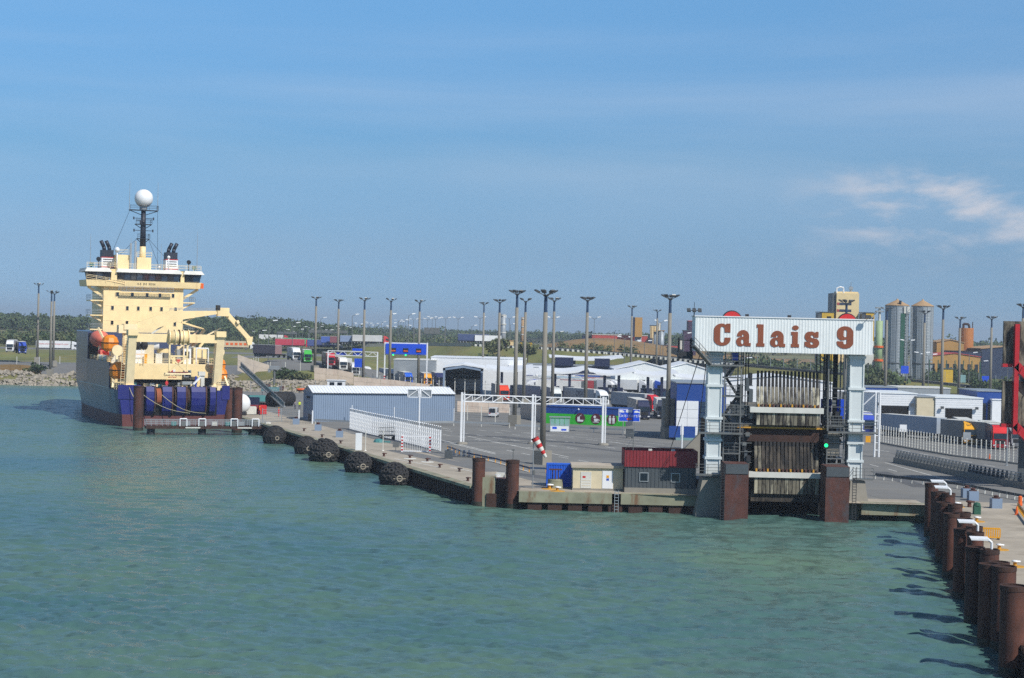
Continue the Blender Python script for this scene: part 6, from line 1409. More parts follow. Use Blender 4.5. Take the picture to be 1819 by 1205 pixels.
# right-hand white warehouses
def whouse(u0, u1, vt, vb, lab, door, Y=None):
    a, b = G(u0, vb, 2.0), G(u1, vb, 2.0); Y = a.y; t, w, h = hall(u0, u1, vt, vb, Y, lab, 'white', 'sign_white', 16, name='warehouse')
    for k in range(int(h / .45)): MB().box(-w, w, -.05, 0, k * .45 + .02, k * .45 + .43).build('siding_board', M('white'), t)
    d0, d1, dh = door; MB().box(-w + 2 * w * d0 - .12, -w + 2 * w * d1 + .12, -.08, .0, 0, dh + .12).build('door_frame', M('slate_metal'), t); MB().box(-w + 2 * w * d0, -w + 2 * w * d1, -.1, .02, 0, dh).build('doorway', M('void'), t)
    for s in (d0 - .09, d1 + .09): MB().box(-w + 2 * w * s - .3, -w + 2 * w * s + .3, -.8, -.4, h * .66, h * .74).tube((-w + 2 * w * s, -.5, h * .7), (-w + 2 * w * s, 0, h * .66), .05).build('wall_flood', M('lamp_head'), t)
    MB().box(-w - .1, w + .1, -.1, .0, h - .12, h + .12).build('edge_trim', M('shed_blue'), t)
whouse(1562, 1631, 700, 760, 'white horizontally clad warehouse with dark doorway beside the gantry', (.1, .78, 4.4)); whouse(1664, 1748, 708, 763, 'white clad warehouse with wide dark doorway beyond the slate trailer', (.22, .77, 4.2))
hall(1631, 1664, 706, 776, 338, 'grey link building between the two white warehouses', 'beige', 'galv', 10, name='link_building')
hall(1738, 1792, 696, 760, 345, 'white and navy glazed building behind the red trailer', 'wash_blue', 'galv', 14, name='glazed_building'); t = bpy.data.objects['glazed_building']
hall(1765, 1791, 711, 745, 343.5, 'white panelled block in front of the navy glazed building', 'white', 'white', 1.2, name='white_block')
for k in range(3): MB().box(-3.1 + k * 1.1, -2.4 + k * 1.1, -.08, 0, .5, 5.2).build('window', M('glass'), t)
hall(1535, 1596, 689, 720, 430, 'low blue banded building behind the warehouses', 'galv', 'galv', 14, stripe=(1.6, .0, 'wash_blue')); hall(1597, 1690, 690, 720, 432, 'low grey flat roofed building behind the white warehouses', 'galv', 'white_dirty', 14)
# white pipe portal right of the gantry
p = G(1553, 812); t = thing('height_portal', 'white pipe portal beside the right gantry column', 'portal', (0, 0, 0)); x0, x1 = PX(1440, p.y + 3), p.x
for s in (0, .65): MB().tube((x1 + s, p.y, 2), (x1 + s, p.y, PZ(1553, 697, p.y)), .15, n=10).build('post', M('white'), t)
for z in (PZ(1553, 697, p.y), PZ(1553, 737, p.y)): MB().tube((x0, p.y + 3, z), (x1 + .6, p.y, z), .13, n=8).build('beam', M('white'), t)
zz = PZ(1553, 697, p.y); MB().tube((x1, p.y, zz - .2), (x1 - 2.2, p.y + .3, zz - 2.4), .1).build('brace', M('white'), t)
for k in range(6): MB().box(x1 + .12, x1 + .53, p.y - .05, p.y + .05, 3 + k * 1.1, 3.12 + k * 1.1).build('rung', M('white'), t)
# ================================================================== VIADUCT ROAD AND EMBANKMENTS
VP = [A(470, 619, 805), A(600, 620, 790), A(660, 614.5, 780), A(760, 612, 760), A(862, 613.5, 720), A(980, 619, 700), A(1100, 628, 680), A(1180, 635, 660), A(1240, 641, 645), A(1330, 649, 625), A(1560, 669, 590), A(1700, 683, 572), A(1860, 701, 556)]
M('deck_dark', (62, 66, 72), .8, var=.15, vsc=.3); M('parapet_pale', (176, 172, 160), .85, var=.12)
def rib(name, pts, prof, mat, kind='structure', label=None, cat=None, parent=None):
    m = MB(); n = len(prof); vs_ = []
    for i, p in enumerate(pts):
        a, b = pts[max(0, i - 1)], pts[min(len(pts) - 1, i + 1)]; d = (b - a); d.z = 0; d.normalize(); nr = Vector((d.y, -d.x, 0))   # nr towards the camera
        for o, z, ab in prof: vs_.append((p.x + nr.x * o, p.y + nr.y * o, (z if ab else p.z + z)))
    fs = []
    for i in range(len(pts) - 1):
        for k in range(n - 1): fs.append((i * n + k, (i + 1) * n + k, (i + 1) * n + k + 1, i * n + k + 1))
    m.add(vs_, fs); o = m.build(name, mat, parent)
    return tag(o, label, cat, kind=kind)
def resamp(pts, step=10):
    out = []
    for a, b in zip(pts[:-1], pts[1:]):
        n = max(1, int((b - a).length / step)); out += [a + (b - a) * (k / n) for k in range(n)]
    return out + [pts[-1]]
vp = resamp(VP)
rib('viaduct_road', vp, [(6.3, -.25, 0), (6.3, 0, 0), (-6, 0, 0)], M('asphalt'))
rib('embankment', resamp(VP[:8]), [(34, 1.5, 1), (9, -1.4, 0), (6.2, -.3, 0), (-6.2, -.3, 0), (-40, 3, 1)], M('grass'))
rib('embankment', resamp(VP[9:]), [(14, 2.2, 1), (9, -1.2, 0), (6.2, -.3, 0), (-6.2, -.3, 0), (-40, 4, 1)], M('grass'))
e0 = VP[7]; m = MB()                        # rounded end of the embankment at the underpass
for k in range(9):
    a0, a1 = R(-100 + 22 * k), R(-100 + 22 * (k + 1)); m.add([(e0.x, e0.y, e0.z - .6), (e0.x + 8 * math.cos(a0), e0.y + 8 * math.sin(a0), e0.z - 2.2), (e0.x + 8 * math.cos(a1), e0.y + 8 * math.sin(a1), e0.z - 2.2)], [(0, 1, 2)])
    m.add([(e0.x + 8 * math.cos(a0), e0.y + 8 * math.sin(a0), e0.z - 2.2), (e0.x + 26 * math.cos(a0), e0.y + 26 * math.sin(a0), 2), (e0.x + 26 * math.cos(a1), e0.y + 26 * math.sin(a1), 2), (e0.x + 8 * math.cos(a1), e0.y + 8 * math.sin(a1), e0.z - 2.2)], [(0, 1, 2, 3)])
tag(m.build('embankment', M('dry_grass')), kind='structure')
# bridge girder with bracketed parapet
br = thing('road_bridge', 'dark road bridge with toothed pale parapet crossing behind the yard', 'bridge', (0, 0, 0))
g = resamp(VP[4:10], 2.4)
o = rib('girder', g, [(6.35, .35, 0), (6.45, -1.7, 0), (-6.3, -1.7, 0), (-6.3, .3, 0)], M('deck_dark'), kind=None, parent=br)
for i in range(0, len(g) - 1):
    a, b = g[i], g[i + 1]; d = (b - a); d.z = 0; d.normalize(); nr = Vector((d.y, -d.x, 0)); c = a + nr * 6.6
    MB().hexa([(c.x - .55, c.y - .12, c.z - .5), (c.x + .55, c.y - .12, c.z - .5), (c.x + .55, c.y + .12, c.z - .5), (c.x - .55, c.y + .12, c.z - .5), (c.x - .55, c.y - .12, c.z + .45), (c.x + .55, c.y - .12, c.z + .45), (c.x + .55, c.y + .12, c.z + .45), (c.x - .55, c.y + .12, c.z + .45)]).build('parapet_block', M('white_dirty'), br)
    if i % 3 == 0: MB().bar(c + vec(0, .1, .5), a + d * 7.2 + nr * 6.6 + vec(0, .1, .5), .1).build('parapet_rail', M('galv'), br)
for u in (1205, 1262, 1310): q_ = A(u, 646, 640); MB().box(q_.x - .6, q_.x + .6, 636, 648, 2, q_.z - 1).build('pier', M('grey_concrete'), br)
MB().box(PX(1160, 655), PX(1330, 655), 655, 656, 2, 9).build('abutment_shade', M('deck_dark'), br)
# concrete retaining wall along the upper road
t = thing('retaining_wall', 'pale concrete retaining wall under the upper approach road', 'wall', (0, 0, 0)); g = resamp(VP[2:5], 4)
for a, b in zip(g[:-1], g[1:]):
    d = (b - a); nr = Vector((d.y, -d.x, 0)).normalized() * 7.0; a2, b2 = a + nr, b + nr - d * .01
    MB().hexa([a2 + vec(0, 0, -3.0), b2 + vec(0, 0, -3.0), b2 + vec(0, .4, -3.0), a2 + vec(0, .4, -3.0), a2 + vec(0, 0, .8), b2 + vec(0, 0, .8), b2 + vec(0, .4, .8), a2 + vec(0, .4, .8)]).build('panel', M('parapet_pale'), t)
# rail / guard rail on the right hand approach
rib('guard_strip', resamp(VP[9:]), [(6.6, -.1, 0), (6.6, .55, 0), (6.5, .55, 0)], M('deck_dark'), parent=br, kind=None)
# fence of thin posts along it
def fence(name, pts, h, step, lab, postm='white_dirty', wires=4, cat='fence', pw=.1, tilt=0.0, mesh=None, mm='galv', ground=False):
    t = thing(name, lab, cat, (0, 0, 0)); ps = resamp(pts, step)
    w = MB(); pm = None
    for p in ps:
        z = gz(p.x, p.y) if ground else p.z
        if pm is None: pm = MB().box(-pw / 2, pw / 2, -pw / 2, pw / 2, -.3, h).bar((0, 0, h), (0, -tilt, h + tilt), pw * .7).mesh('post', M(postm)) if tilt else MB().box(-pw / 2, pw / 2, -pw / 2, pw / 2, -.3, h).mesh('post', M(postm))
        link('post', pm, t, (p.x, p.y, z))
    for a, b in zip(ps[:-1], ps[1:]):
        za, zb_ = (gz(a.x, a.y), gz(b.x, b.y)) if ground else (a.z, b.z)
        for k in range(wires):
            f = h * (k + .5) / wires; w.bar((a.x, a.y, za + f), (b.x, b.y, zb_ + f), .03 if not mesh else .05)
        if mesh:
            n = max(1, int((b - a).length / mesh))
            for j in range(1, n): q_ = a + (b - a) * (j / n); zz = za + (zb_ - za) * j / n; w.bar((q_.x, q_.y, zz + .05), (q_.x, q_.y, zz + h * .97), .025)
    wo_ = w.build('wire_mesh', M(mm), t); wo_['kind'] = 'stuff'
    return t
fence('post_fence', [A(1300, 645, 640), A(1440, 656, 615), A(1620, 672, 596), A(1830, 690, 575)], 3.4, 5.2, 'tall wire fence with pale posts beyond the motorway', 'galv', 5, pw=.14)
fence('cranked_fence', [G(1530, 693), G(1640, 697), G(1760, 702)], 2.6, 2.6, 'white cranked post fence behind the warehouses', 'white_dirty', 5, tilt=.6)
fence('mesh_fence', [G(1560, 786), G(1620, 797), G(1700, 811), G(1760, 818), G(1850, 830)], 3.0, 1.05, 'white close post mesh fence along the right hand road', 'white_dirty', 7, pw=.13, mm='galv', tilt=0)
m = MB(); ps = resamp([G(1560, 786.5), G(1620, 797.5), G(1700, 811.5), G(1760, 818.5), G(1850, 830.5)], 2)
rib('fence_kerb', ps, [(.35, 0, 0), (.35, .18, 0), (-.2, .18, 0), (-.2, 0, 0)], M('grey_concrete'))
# palisade, low end of the quay yard
fence('white_palisade', [G(622, 762), G(660, 772), G(700, 781), G(782, 801)], 3.1, 1.0, 'white concrete post fence slanting across the quay towards the striped gate', 'white', 5, pw=.22, tilt=.5, mm='white_dirty')
fence('quay_post_fence', [G(625, 750.5), G(700, 754), G(806, 756)], 3.2, 6.4, 'thin grey mesh fence with white posts in front of the shed', 'white', 6, pw=.12, mm='galv')
fence('quay_mesh_fence', [G(466, 751), G(500, 750), G(531, 752)], 2.6, 2.6, 'galvanised mesh fence at the end of the pier', 'galv', 6, pw=.14, mesh=.4)
fence('shed_gate', [G(531, 752), G(555, 753)], 2.4, 2.1, 'dark slatted gate between mesh fence and shed', 'white', 9, pw=.22, mm='steel_grey', cat='gate')
fence('riprap_fence', [A(445, 700, 440), A(500, 702, 446), A(560, 703, 450)], 3.4, 5, 'thin wire fence in front of the rubble slope', 'galv', 4, pw=.12, ground=True)
fence('slope_fence', [A(424, 640, 560), A(480, 664, 500), A(560, 672, 498)], 2.6, 4.5, 'white post fence along the foot of the grass mound', 'white_dirty', 3, pw=.16, ground=True)
fence('wall_fence', [G(637, 692), G(700, 697), G(790, 706), G(880, 712)], 4.4, 3.2, 'white cranked fence posts on the concrete wall behind the shed', 'white_dirty', 5, pw=.18, tilt=.6)
fence('yard_fence', [G(806, 745), G(905, 752)], 3.0, 3.0, 'pale mesh fence between shed and yard mast', 'white_dirty', 7, pw=.14)
fence('shore_fence', [A(-10, 640, 548), A(70, 640, 548), A(142, 640, 560)], 2.5, 6.5, 'white post fence along the shore road', 'white_dirty', 3, pw=.16, ground=True)
M('wall_pink', (204, 188, 172), .9, var=.15, vsc=.5, rust=.3, rcol=(140, 100, 80))
# concrete panel walls
def panelwall(pts, h, lab, step=3.0, mat='concrete_wall', ground=True, z=None, name='concrete_wall'):
    t = thing(name, lab, 'wall', (0, 0, 0)); ps = resamp(pts, step)
    for a, b in zip(ps[:-1], ps[1:]):
        za, zb_ = (gz(a.x, a.y), gz(b.x, b.y)) if ground else (a.z, b.z); za, zb_ = za - .6, zb_ - .6; d = (b - a); d.z = 0; L_ = d.length; d.normalize(); nr = Vector((d.y, -d.x, 0)) * .12; b2 = b - d * .06
        for k in range(3):
            f0, f1 = (h + .6) * k / 3, (h + .6) * (k + 1) / 3 - .04
            MB().hexa([(p.x + s * nr.x, p.y + s * nr.y, zz + f0) for p, s, zz in ((a, 1, za), (b2, 1, zb_), (b2, -1, zb_), (a, -1, za))] + [(p.x + s * nr.x, p.y + s * nr.y, zz + f1) for p, s, zz in ((a, 1, za), (b2, 1, zb_), (b2, -1, zb_), (a, -1, za))]).build('panel', M(mat), t)
panelwall([A(422, 655, 500), A(450, 665, 500), A(478, 674, 500)], 4.2, 'pale panelled concrete wall beside the gangway at the grass mound', ground=False, mat='wall_pink')
panelwall([A(558, 680, 482), A(600, 684, 482), A(628, 690, 482)], 4.4, 'pinkish panelled concrete wall below the maroon trailer', ground=False, mat='wall_pink')
panelwall([A(628, 690, 460), A(700, 696, 460), A(770, 705, 460)], 3.2, 'long pale panel wall behind the shed roof', ground=False, mat='wall_pink')
M('wall_pink', (204, 188, 172), .9, var=.15, vsc=.5, rust=.3, rcol=(140, 100, 80))
panelwall([A(812, 736, 365), A(905, 742, 365)], 2.9, 'brown stained panel wall behind the white truss', ground=False, step=2.2, mat='wall_pink'); panelwall([G(925, 742), G(968, 750)], 3.2, 'pale panel wall left of the green washroom block', ground=False, step=2.2, mat='wall_pink')
panelwall([A(0, 663, 523), A(73, 663, 523)], 2.3, 'low wall painted in brown and ochre panels on the shore', mat='dry_grass'); panelwall([A(-30, 663, 525), A(-2, 663, 525)], 2.0, 'low plain wall at the end of the shore road')
# ================================================================== RUBBLE BANKS
def rubble(x0, x1, y0, y1, n, seed, smin, smax, name='rubble_bank'):
    r_ = np.random.default_rng(seed); V = []; F = []
    base = [(0, 0, 1), (0, 0, -1)] + [(math.cos(k * 1.0472), math.sin(k * 1.0472), .35 if k % 2 else -.35) for k in range(6)]
    fb = [(0, 2 + k, 2 + (k + 1) % 6) for k in range(6)] + [(1, 2 + (k + 1) % 6, 2 + k) for k in range(6)]
    xs_, ys_ = r_.uniform(x0, x1, n), r_.uniform(y0, y1, n); zs = gh(xs_, ys_)
    for x, y, z in zip(xs_, ys_, zs):
        if z < -1.6: continue
        s = r_.uniform(smin, smax); st = r_.uniform(.6, 1.3, 3) * s; q_ = Matrix.Rotation(r_.uniform(0, 6), 3, 'Z') @ Matrix.Rotation(r_.uniform(-.6, .6), 3, 'X'); k0 = len(V)
        for b_ in base: p = q_ @ Vector((b_[0] * st[0], b_[1] * st[1], b_[2] * st[2] * .8)); j = r_.uniform(.8, 1.15); V.append((x + p.x * j, y + p.y * j, z + p.z * j + s * .15))
        F += [tuple(i + k0 for i in f) for f in fb]
    m = MB(); m.v = V; m.f = F; o = m.build(name, M('stone')); return tag(o, 'bank of pale grey rubble stones', 'rubble', kind='stuff')
rubble(-190, -84, 505, 520, 2600, 1, .35, .95)
rubble(-80, -38, 446, 477, 1500, 2, .3, .75, 'rubble_slope')
# ================================================================== TREES
M('leaf_dark', (60, 78, 46), .9, var=.25, vsc=.05); M('leaf_mid', (76, 92, 56), .9, var=.25, vsc=.06); M('leaf_olive', (96, 102, 66), .9, var=.25, vsc=.2); M('bark', (84, 70, 56), .9)
def foliage(centres, seed, n=60, leaf=.5):
    r_ = np.random.default_rng(seed); V = []
    for (x, y, z, rx, rz_) in centres:
        k = r_.integers(4, 8); lob = r_.normal(0, .3, (k, 3)); lob[:, 2] = np.abs(lob[:, 2]) * .9
        j = r_.integers(0, k, n); d = r_.normal(0, 1, (n, 3)); d /= np.linalg.norm(d, axis=1)[:, None]; rad = r_.uniform(.55, 1.0, n)[:, None] * r_.uniform(.5, .72, k)[j][:, None]
        c = lob[j] + d * rad; c = c * np.array([rx, rx, rz_]) + np.array([x, y, z])
        a = r_.normal(0, 1, (n, 3)); a /= np.linalg.norm(a, axis=1)[:, None]; b_ = np.cross(a, r_.normal(0, 1, (n, 3))); b_ /= np.linalg.norm(b_, axis=1)[:, None]
        s = leaf * r_.uniform(.6, 1.4, (n, 1)) * rx * .3
        V.append(np.stack([c - a * s, c + b_ * s * .8, c + a * s, c - b_ * s * .8], 1))
    V = np.concatenate(V).reshape(-1, 3); nq = len(V) // 4
    me = bpy.data.meshes.new('foliage'); me.vertices.add(len(V)); me.vertices.foreach_set('co', V.ravel()); me.loops.add(nq * 4); me.loops.foreach_set('vertex_index', np.arange(nq * 4)); me.polygons.add(nq); me.polygons.foreach_set('loop_start', np.arange(0, nq * 4, 4)); me.polygons.foreach_set('loop_total', np.full(nq, 4)); me.update(calc_edges=True)
    return me
def wood(name, u0, u1, Y0, Y1, n, h0, h1, seed, mats, label, q=50, cond=None):
    r_ = np.random.default_rng(seed); groups = {k: [] for k in mats}
    us, Ys = r_.uniform(u0, u1, n), r_.uniform(Y0, Y1, n); x = (us - 909.5) / FPX * Ys; z = gh(x, Ys); h = r_.uniform(h0, h1, n)
    for i in range(n):
        if cond and not cond(us[i], Ys[i]): continue
        groups[mats[r_.integers(0, len(mats))]].append((x[i], Ys[i], z[i] + h[i] * .42, h[i] * .62, h[i] * .62))
    first = None
    for k, c in groups.items():
        if not c: continue
        me = foliage(c, seed + len(k), q * 2); me.materials.append(M(k)); o = link(name if first is None else 'canopy', me, first)
        if first is None: first = o; tag(o, label, 'wood', kind='stuff')
        else: o['kind'] = 'stuff'
wood('dune_wood', -60, 165, 1120, 1330, 420, 7, 10, 21, ['leaf_dark', 'leaf_mid'], 'dark wood covering the far dune behind the ship', 50)
wood('dune_thicket', -60, 165, 760, 880, 320, 4, 6.5, 22, ['leaf_dark', 'leaf_mid', 'leaf_olive'], 'low dark thicket behind the shore road', 50)
wood('hill_wood', 330, 640, 1050, 1320, 640, 7, 10, 23, ['leaf_dark', 'leaf_mid'], 'dark wooded hill behind the truck queue', 50)
wood('scrub', 330, 520, 840, 960, 200, 3, 6, 24, ['leaf_mid', 'leaf_olive'], 'olive scrub below the wooded hill', 45)
wood('mid_wood', 560, 900, 950, 1500, 800, 4.5, 7, 25, ['leaf_dark', 'leaf_mid', 'leaf_mid', 'leaf_olive'], 'mixed green wood behind the motorway lamps', 50)
wood('far_wood', 600, 1300, 1500, 2600, 900, 9, 12.5, 26, ['leaf_dark', 'leaf_mid'], 'distant dark belt of trees on the skyline', 36)
wood('east_wood', 1120, 1880, 1150, 1700, 700, 9, 13, 27, ['leaf_dark', 'leaf_mid'], 'dark wood behind the silos and factory', 44)
wood('west_far_wood', -60, 700, 1500, 2600, 600, 8, 12, 28, ['leaf_dark', 'leaf_mid'], 'distant trees left of the motorway', 36)
wood('mound_scrub', 1000, 1130, 745, 765, 60, 2.5, 5, 29, ['leaf_olive', 'leaf_mid'], 'low scrub on the brown mound', 40); wood('mound_scrub', 935, 1000, 745, 765, 40, 2.5, 5, 30, ['leaf_mid', 'leaf_olive'], 'green scrub at the foot of the brown mound', 40)
wood('embankment_scrub', 850, 905, 655, 690, 60, 3, 6, 31, ['leaf_mid', 'leaf_olive', 'leaf_dark'], 'bushes at the end of the embankment left of the bridge', 40)
wood('silo_scrub', 1540, 1600, 560, 600, 26, 4, 8, 32, ['leaf_mid', 'leaf_olive'], 'green scrub at the foot of the left silo', 50); wood('hall_scrub', 1735, 1830, 555, 585, 40, 3, 6, 33, ['leaf_dark', 'leaf_mid'], 'dark bushes in front of the navy factory hall', 50)
wood('pipe_scrub', 1650, 1740, 620, 680, 40, 3, 6, 34, ['leaf_dark', 'leaf_mid'], 'green bushes under the factory pipe bridge', 45)
wood('under_sign_trees', 1290, 1560, 640, 720, 90, 4, 8, 35, ['leaf_mid', 'leaf_olive', 'leaf_dark'], 'trees behind the motorway fence seen under the sign', 45)
def tree(u, v, Y, h, w, lab, mat='leaf_olive', seed=1, name='tree'):
    p = A(u, v, Y); z = gz(p.x, p.y); z = min(z, p.z) if p.z > z - 3 else z
    if p.z > z: z = p.z
    t = thing(name, lab, 'tree', (p.x, p.y, z)); m = MB().tube((0, 0, -.5), (.1, 0, h * .5), h * .035, h * .02, 7)
    for k in range(5): a = k * 1.25; m.tube((.1, 0, h * (.3 + .04 * k)), (w * .3 * math.cos(a), w * .3 * math.sin(a), h * .72), h * .014, h * .006, 5)
    m.build('trunk', M('bark'), t); r_ = random.Random(seed)
    me = foliage([(r_.uniform(-.2, .2) * w, r_.uniform(-.2, .2) * w, h * r_.uniform(.5, .75), w * .42, h * .36) for _ in range(6)], seed, 130, .55); me.materials.append(M(mat)); link('crown', me, t)
tree(700 + 237, 642, 640, 7, 8, 'small round olive tree on the grass embankment', seed=3); tree(884, 640, 650, 8, 9, 'wind bent tree beside the yard mast on the embankment', seed=4)
def bush(u, v, Y, h, w, lab, mat, seed):
    p = A(u, v, Y); z = gz(p.x, p.y); t = thing('bush', lab, 'bush', (p.x, p.y, z)); m = MB()
    for k in range(6): a = k * 1.05; m.tube((0, 0, -.3), (w * .25 * math.cos(a), w * .25 * math.sin(a), h * .5), .06, .03, 5)
    m.build('stems', M('bark'), t); r_ = random.Random(seed); me = foliage([(r_.uniform(-.3, .3) * w, r_.uniform(-.2, .2) * w, h * r_.uniform(.35, .6), w * .4, h * .5) for _ in range(6)], seed, 160, .5); me.materials.append(M(mat)); link('foliage', me, t)
bush(507, 678, 476, 3.6, 6, 'dense green bush on the rubble slope', 'leaf_dark', 8); bush(528, 683, 474, 2.6, 6, 'grey green bush right of the dense one on the rubble slope', 'leaf_olive', 9); bush(64, 661, 524, 2.6, 5, 'green bush on the shore bank beside the mast', 'leaf_dark', 10); bush(47, 662, 524, 2.0, 4, 'grey bush on the shore bank', 'leaf_olive', 11)
# ================================================================== FACTORY SKYLINE
M('silo_grey', (150, 158, 164), .5, .2, var=.1, vsc=.2); M('silo_roof', (168, 138, 100), .7); M('ochre', (176, 136, 72), .7, var=.12); M('cream_wall', (222, 200, 150), .7, var=.08); M('factory_yellow', (206, 168, 40), .6); M('rust_tank', (170, 110, 58), .8, var=.2, vsc=.2, rust=.5, rcol=(110, 66, 40)); M('brick_red', (176, 72, 66), .7, var=.1); M('hall_navy', (36, 50, 78), .6); M('pale_green', (146, 168, 128), .6); M('dark_green', (32, 84, 66), .7); M('plum', (66, 44, 72), .6)
def silo(u, lab, v0=665, vt=543, vr=533, wpx=20.5, Y=690):
    p = A(u, v0, Y); z = gz(p.x, Y); r_ = wpx * Y / 3000; h = PZ(u, vt, Y) - z; hr = PZ(u, vr, Y) - z
    t = thing('grain_silo', lab, 'silo', (p.x, Y, z)); n = 26
    for k in range(n): MB().lathe([(r_ - .03, h * k / n + .02), (r_, h * k / n + .12), (r_, h * (k + 1) / n - .1), (r_ - .05, h * (k + 1) / n)], n=26).build('ring', M('silo_grey'), t, False)
    MB().lathe([(r_ + .25, h - .1), (r_ + .25, h + .1), (.5, hr), (.3, hr + .5)], n=26).build('roof', M('silo_roof'), t)
    MB().lathe([(r_ + .15, h * .2), (r_ + .2, h * .205), (r_ + .2, h * .215), (r_ + .1, h * .22)], n=26).build('stiffener', M('slate_metal'), t)
    for a in range(14): c, s_ = math.cos(a * .449), math.sin(a * .449); MB().box(c * (r_ + .06) - .09, c * (r_ + .06) + .09, s_ * (r_ + .06) - .09, s_ * (r_ + .06) + .09, 0, h).build('rib', M('silo_grey'), t)
silo(1591, 'grey ribbed steel silo with brown cone roof, left of a pair'); silo(1636, 'grey ribbed steel silo with brown cone roof, right of a pair', 668, 544, 534, 19)
t = thing('silo_elevator', 'green and white conveyor tower between the two silos', 'elevator', (PX(1613, 686), 686, 5)); hh = PZ(1613, 545, 686) - 5; m = MB()
for x in (-1.3, 1.3):
    for y in (-1.3, 1.3): m.bar((x * 1.0 + (1.5 if 0 else 0), y, 0), (x * .8, y * .8, hh), .3)
for k in range(12):
    z0 = hh * k / 12
    for y in (-1.1,): m.bar((-1.1, y, z0), (1.1, y, z0 + hh / 12), .18).bar((-1.1, y, z0), (1.1, y, z0), .18)
m.build('frame', M('galv'), t); MB().box(-3.4, -1.6, -.8, .8, 3, hh * .9).build('leg_casing', M('dark_green'), t); MB().box(-2.2, .2, -1, 1, hh * .9, hh).build('head', M('white_dirty'), t); MB().tube((-3.6, 0, hh), (-3.6, 0, hh + 2.4), .5).build('vent', M('dark_steel'), t)
# yellow tower
Y = 720; x0, x1 = PX(1484, Y), PX(1524, Y); zt_ = PZ(1500, 521, Y)
t = thing('mill_tower', 'tall cream factory tower with two dark slit windows behind the sign', 'tower', ((x0 + x1) / 2, Y, 5)); w = (x1 - x0) / 2
MB().box(-w, w, 0, 12, 0, zt_ - 5).build('wall', M('cream_wall'), t); MB().box(-w - 1.6, -w, 1, 11, 0, zt_ - 5).build('side_wing', M('slate_metal'), t)
for v in (540, 552): z = PZ(1500, v, Y) - 5; MB().box(-w + .6, w - 3.2, -.12, 0, z - .5, z + .5).build('window', M('hall_navy'), t); MB().box(-w + .3, -w + 1.2, -.14, 0, z - .5, z + .5).build('panel', M('brick_red'), t)
MB().path([(-w + .3, 2, zt_ - 5), (-w + .3, 2, zt_ - 3), (-w + 1.6, 2, zt_ - 2.3), (-w + 3.2, 2, zt_ - 2.6), (-w + 3.3, 2, zt_ - 5)], .3, 8).build('duct', M('white'), t); MB().tube((w - 3, 3, zt_ - 5), (w - 3, 3, zt_ - 2), .5).box(w - 3.8, w - 2.2, 2.4, 3.6, zt_ - 3.4, zt_ - 2.2).tube((w - 3, 3, zt_ - 2), (w - 3, 3, zt_ - .2), .12).build('cyclone', M('galv'), t)
MB().box(-w, w, 2, 6, zt_ - 5, zt_ - 4.3).build('roof_rail', M('cream_wall'), t)
for u0, u1, v, lab in ((1452, 1480, 555, 'yellow roof house left of the cream tower'), (1530, 1552, 556, 'yellow conveyor house right of the cream tower')):
    x0, x1 = PX(u0, 715), PX(u1, 715); z = PZ(u0, v, 715); t = thing('conveyor_house', lab, 'building', ((x0 + x1) / 2, 715, 5)); w = (x1 - x0) / 2
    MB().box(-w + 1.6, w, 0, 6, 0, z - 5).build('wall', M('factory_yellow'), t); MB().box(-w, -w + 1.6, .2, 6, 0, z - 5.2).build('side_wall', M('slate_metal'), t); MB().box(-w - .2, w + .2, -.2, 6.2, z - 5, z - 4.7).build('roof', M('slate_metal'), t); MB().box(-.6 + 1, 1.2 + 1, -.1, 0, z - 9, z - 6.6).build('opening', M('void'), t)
t = thing('process_column', 'pale green process column with orange rings beside the silo', 'column', (PX(1561, 690), 690, 5)); z = PZ(1561, 570, 690) - 5
MB().tube((0, 0, 0), (0, 0, z), 1.5, n=16).build('shell', M('pale_green'), t, True); MB().tube((0, 0, z), (0, 0, z + 5.5), .5, n=10).build('stack', M('white_dirty'), t)
for k in (.25, .5): MB().tube((0, 0, z * k), (0, 0, z * k + .8), 2.0, n=14).build('platform', M('orange'), t)
for k in (.5, 1.0): MB().box(-1.6, 1.6, -1, 1, z + 2 + k * 3, z + 2.6 + k * 3).build('landing', M('galv'), t)
MB().bar((-4, 0, z), (0, 0, z + 5), .3).build('brace', M('galv'), t); MB().box(-5.5, -2, 0, 4, 0, z * .62).build('annex', M('white_dirty'), t)
def fac(u0, u1, vt, Y, lab, mat, roof='slate_metal', dep=16, gable=0, name='factory_hall', z=5.0, wins=0):
    x0, x1 = PX(u0, Y), PX(u1, Y); c = (x0 + x1) / 2; z = gz(c, Y); h = max(2, PZ((u0 + u1) / 2, vt, Y) - z); t = thing(name, lab, 'building', (c, Y, z)); w = (x1 - x0) / 2
    MB().box(-w, w, 0, dep, -2, h - gable).build('wall', M(mat), t)
    if gable: MB().prism([(-w - .3, h - gable), (0, h), (w + .3, h - gable), (w + .3, h - gable + .3), (0, h + .3), (-w - .3, h - gable + .3)], 'y', -.3, dep).build('roof', M(roof), t); MB().prism([(-w, h - gable), (w, h - gable), (0, h)], 'y', .01, .2).build('gable', M(mat), t)
    else: MB().box(-w - .2, w + .2, -.2, dep, h, h + .3).build('roof', M(roof), t)
    for k in range(wins): MB().box(-w + 2 * w * (k + .25) / wins, -w + 2 * w * (k + .7) / wins, -.1, 0, h * .25, h * .6).build('window', M('glass'), t)
    return t, w, h
t, w, h = fac(1706, 1732, 583, 720, 'rusty orange tank with pipes on top', 'rust_tank', dep=2, name='tank_annex'); bpy.data.objects.remove(bpy.data.objects['tank_annex'].children[0]); 
for c in list(t.children): bpy.data.objects.remove(c)
tk = t; tk.name = 'rusty_tank'; tk['category'] = 'tank'
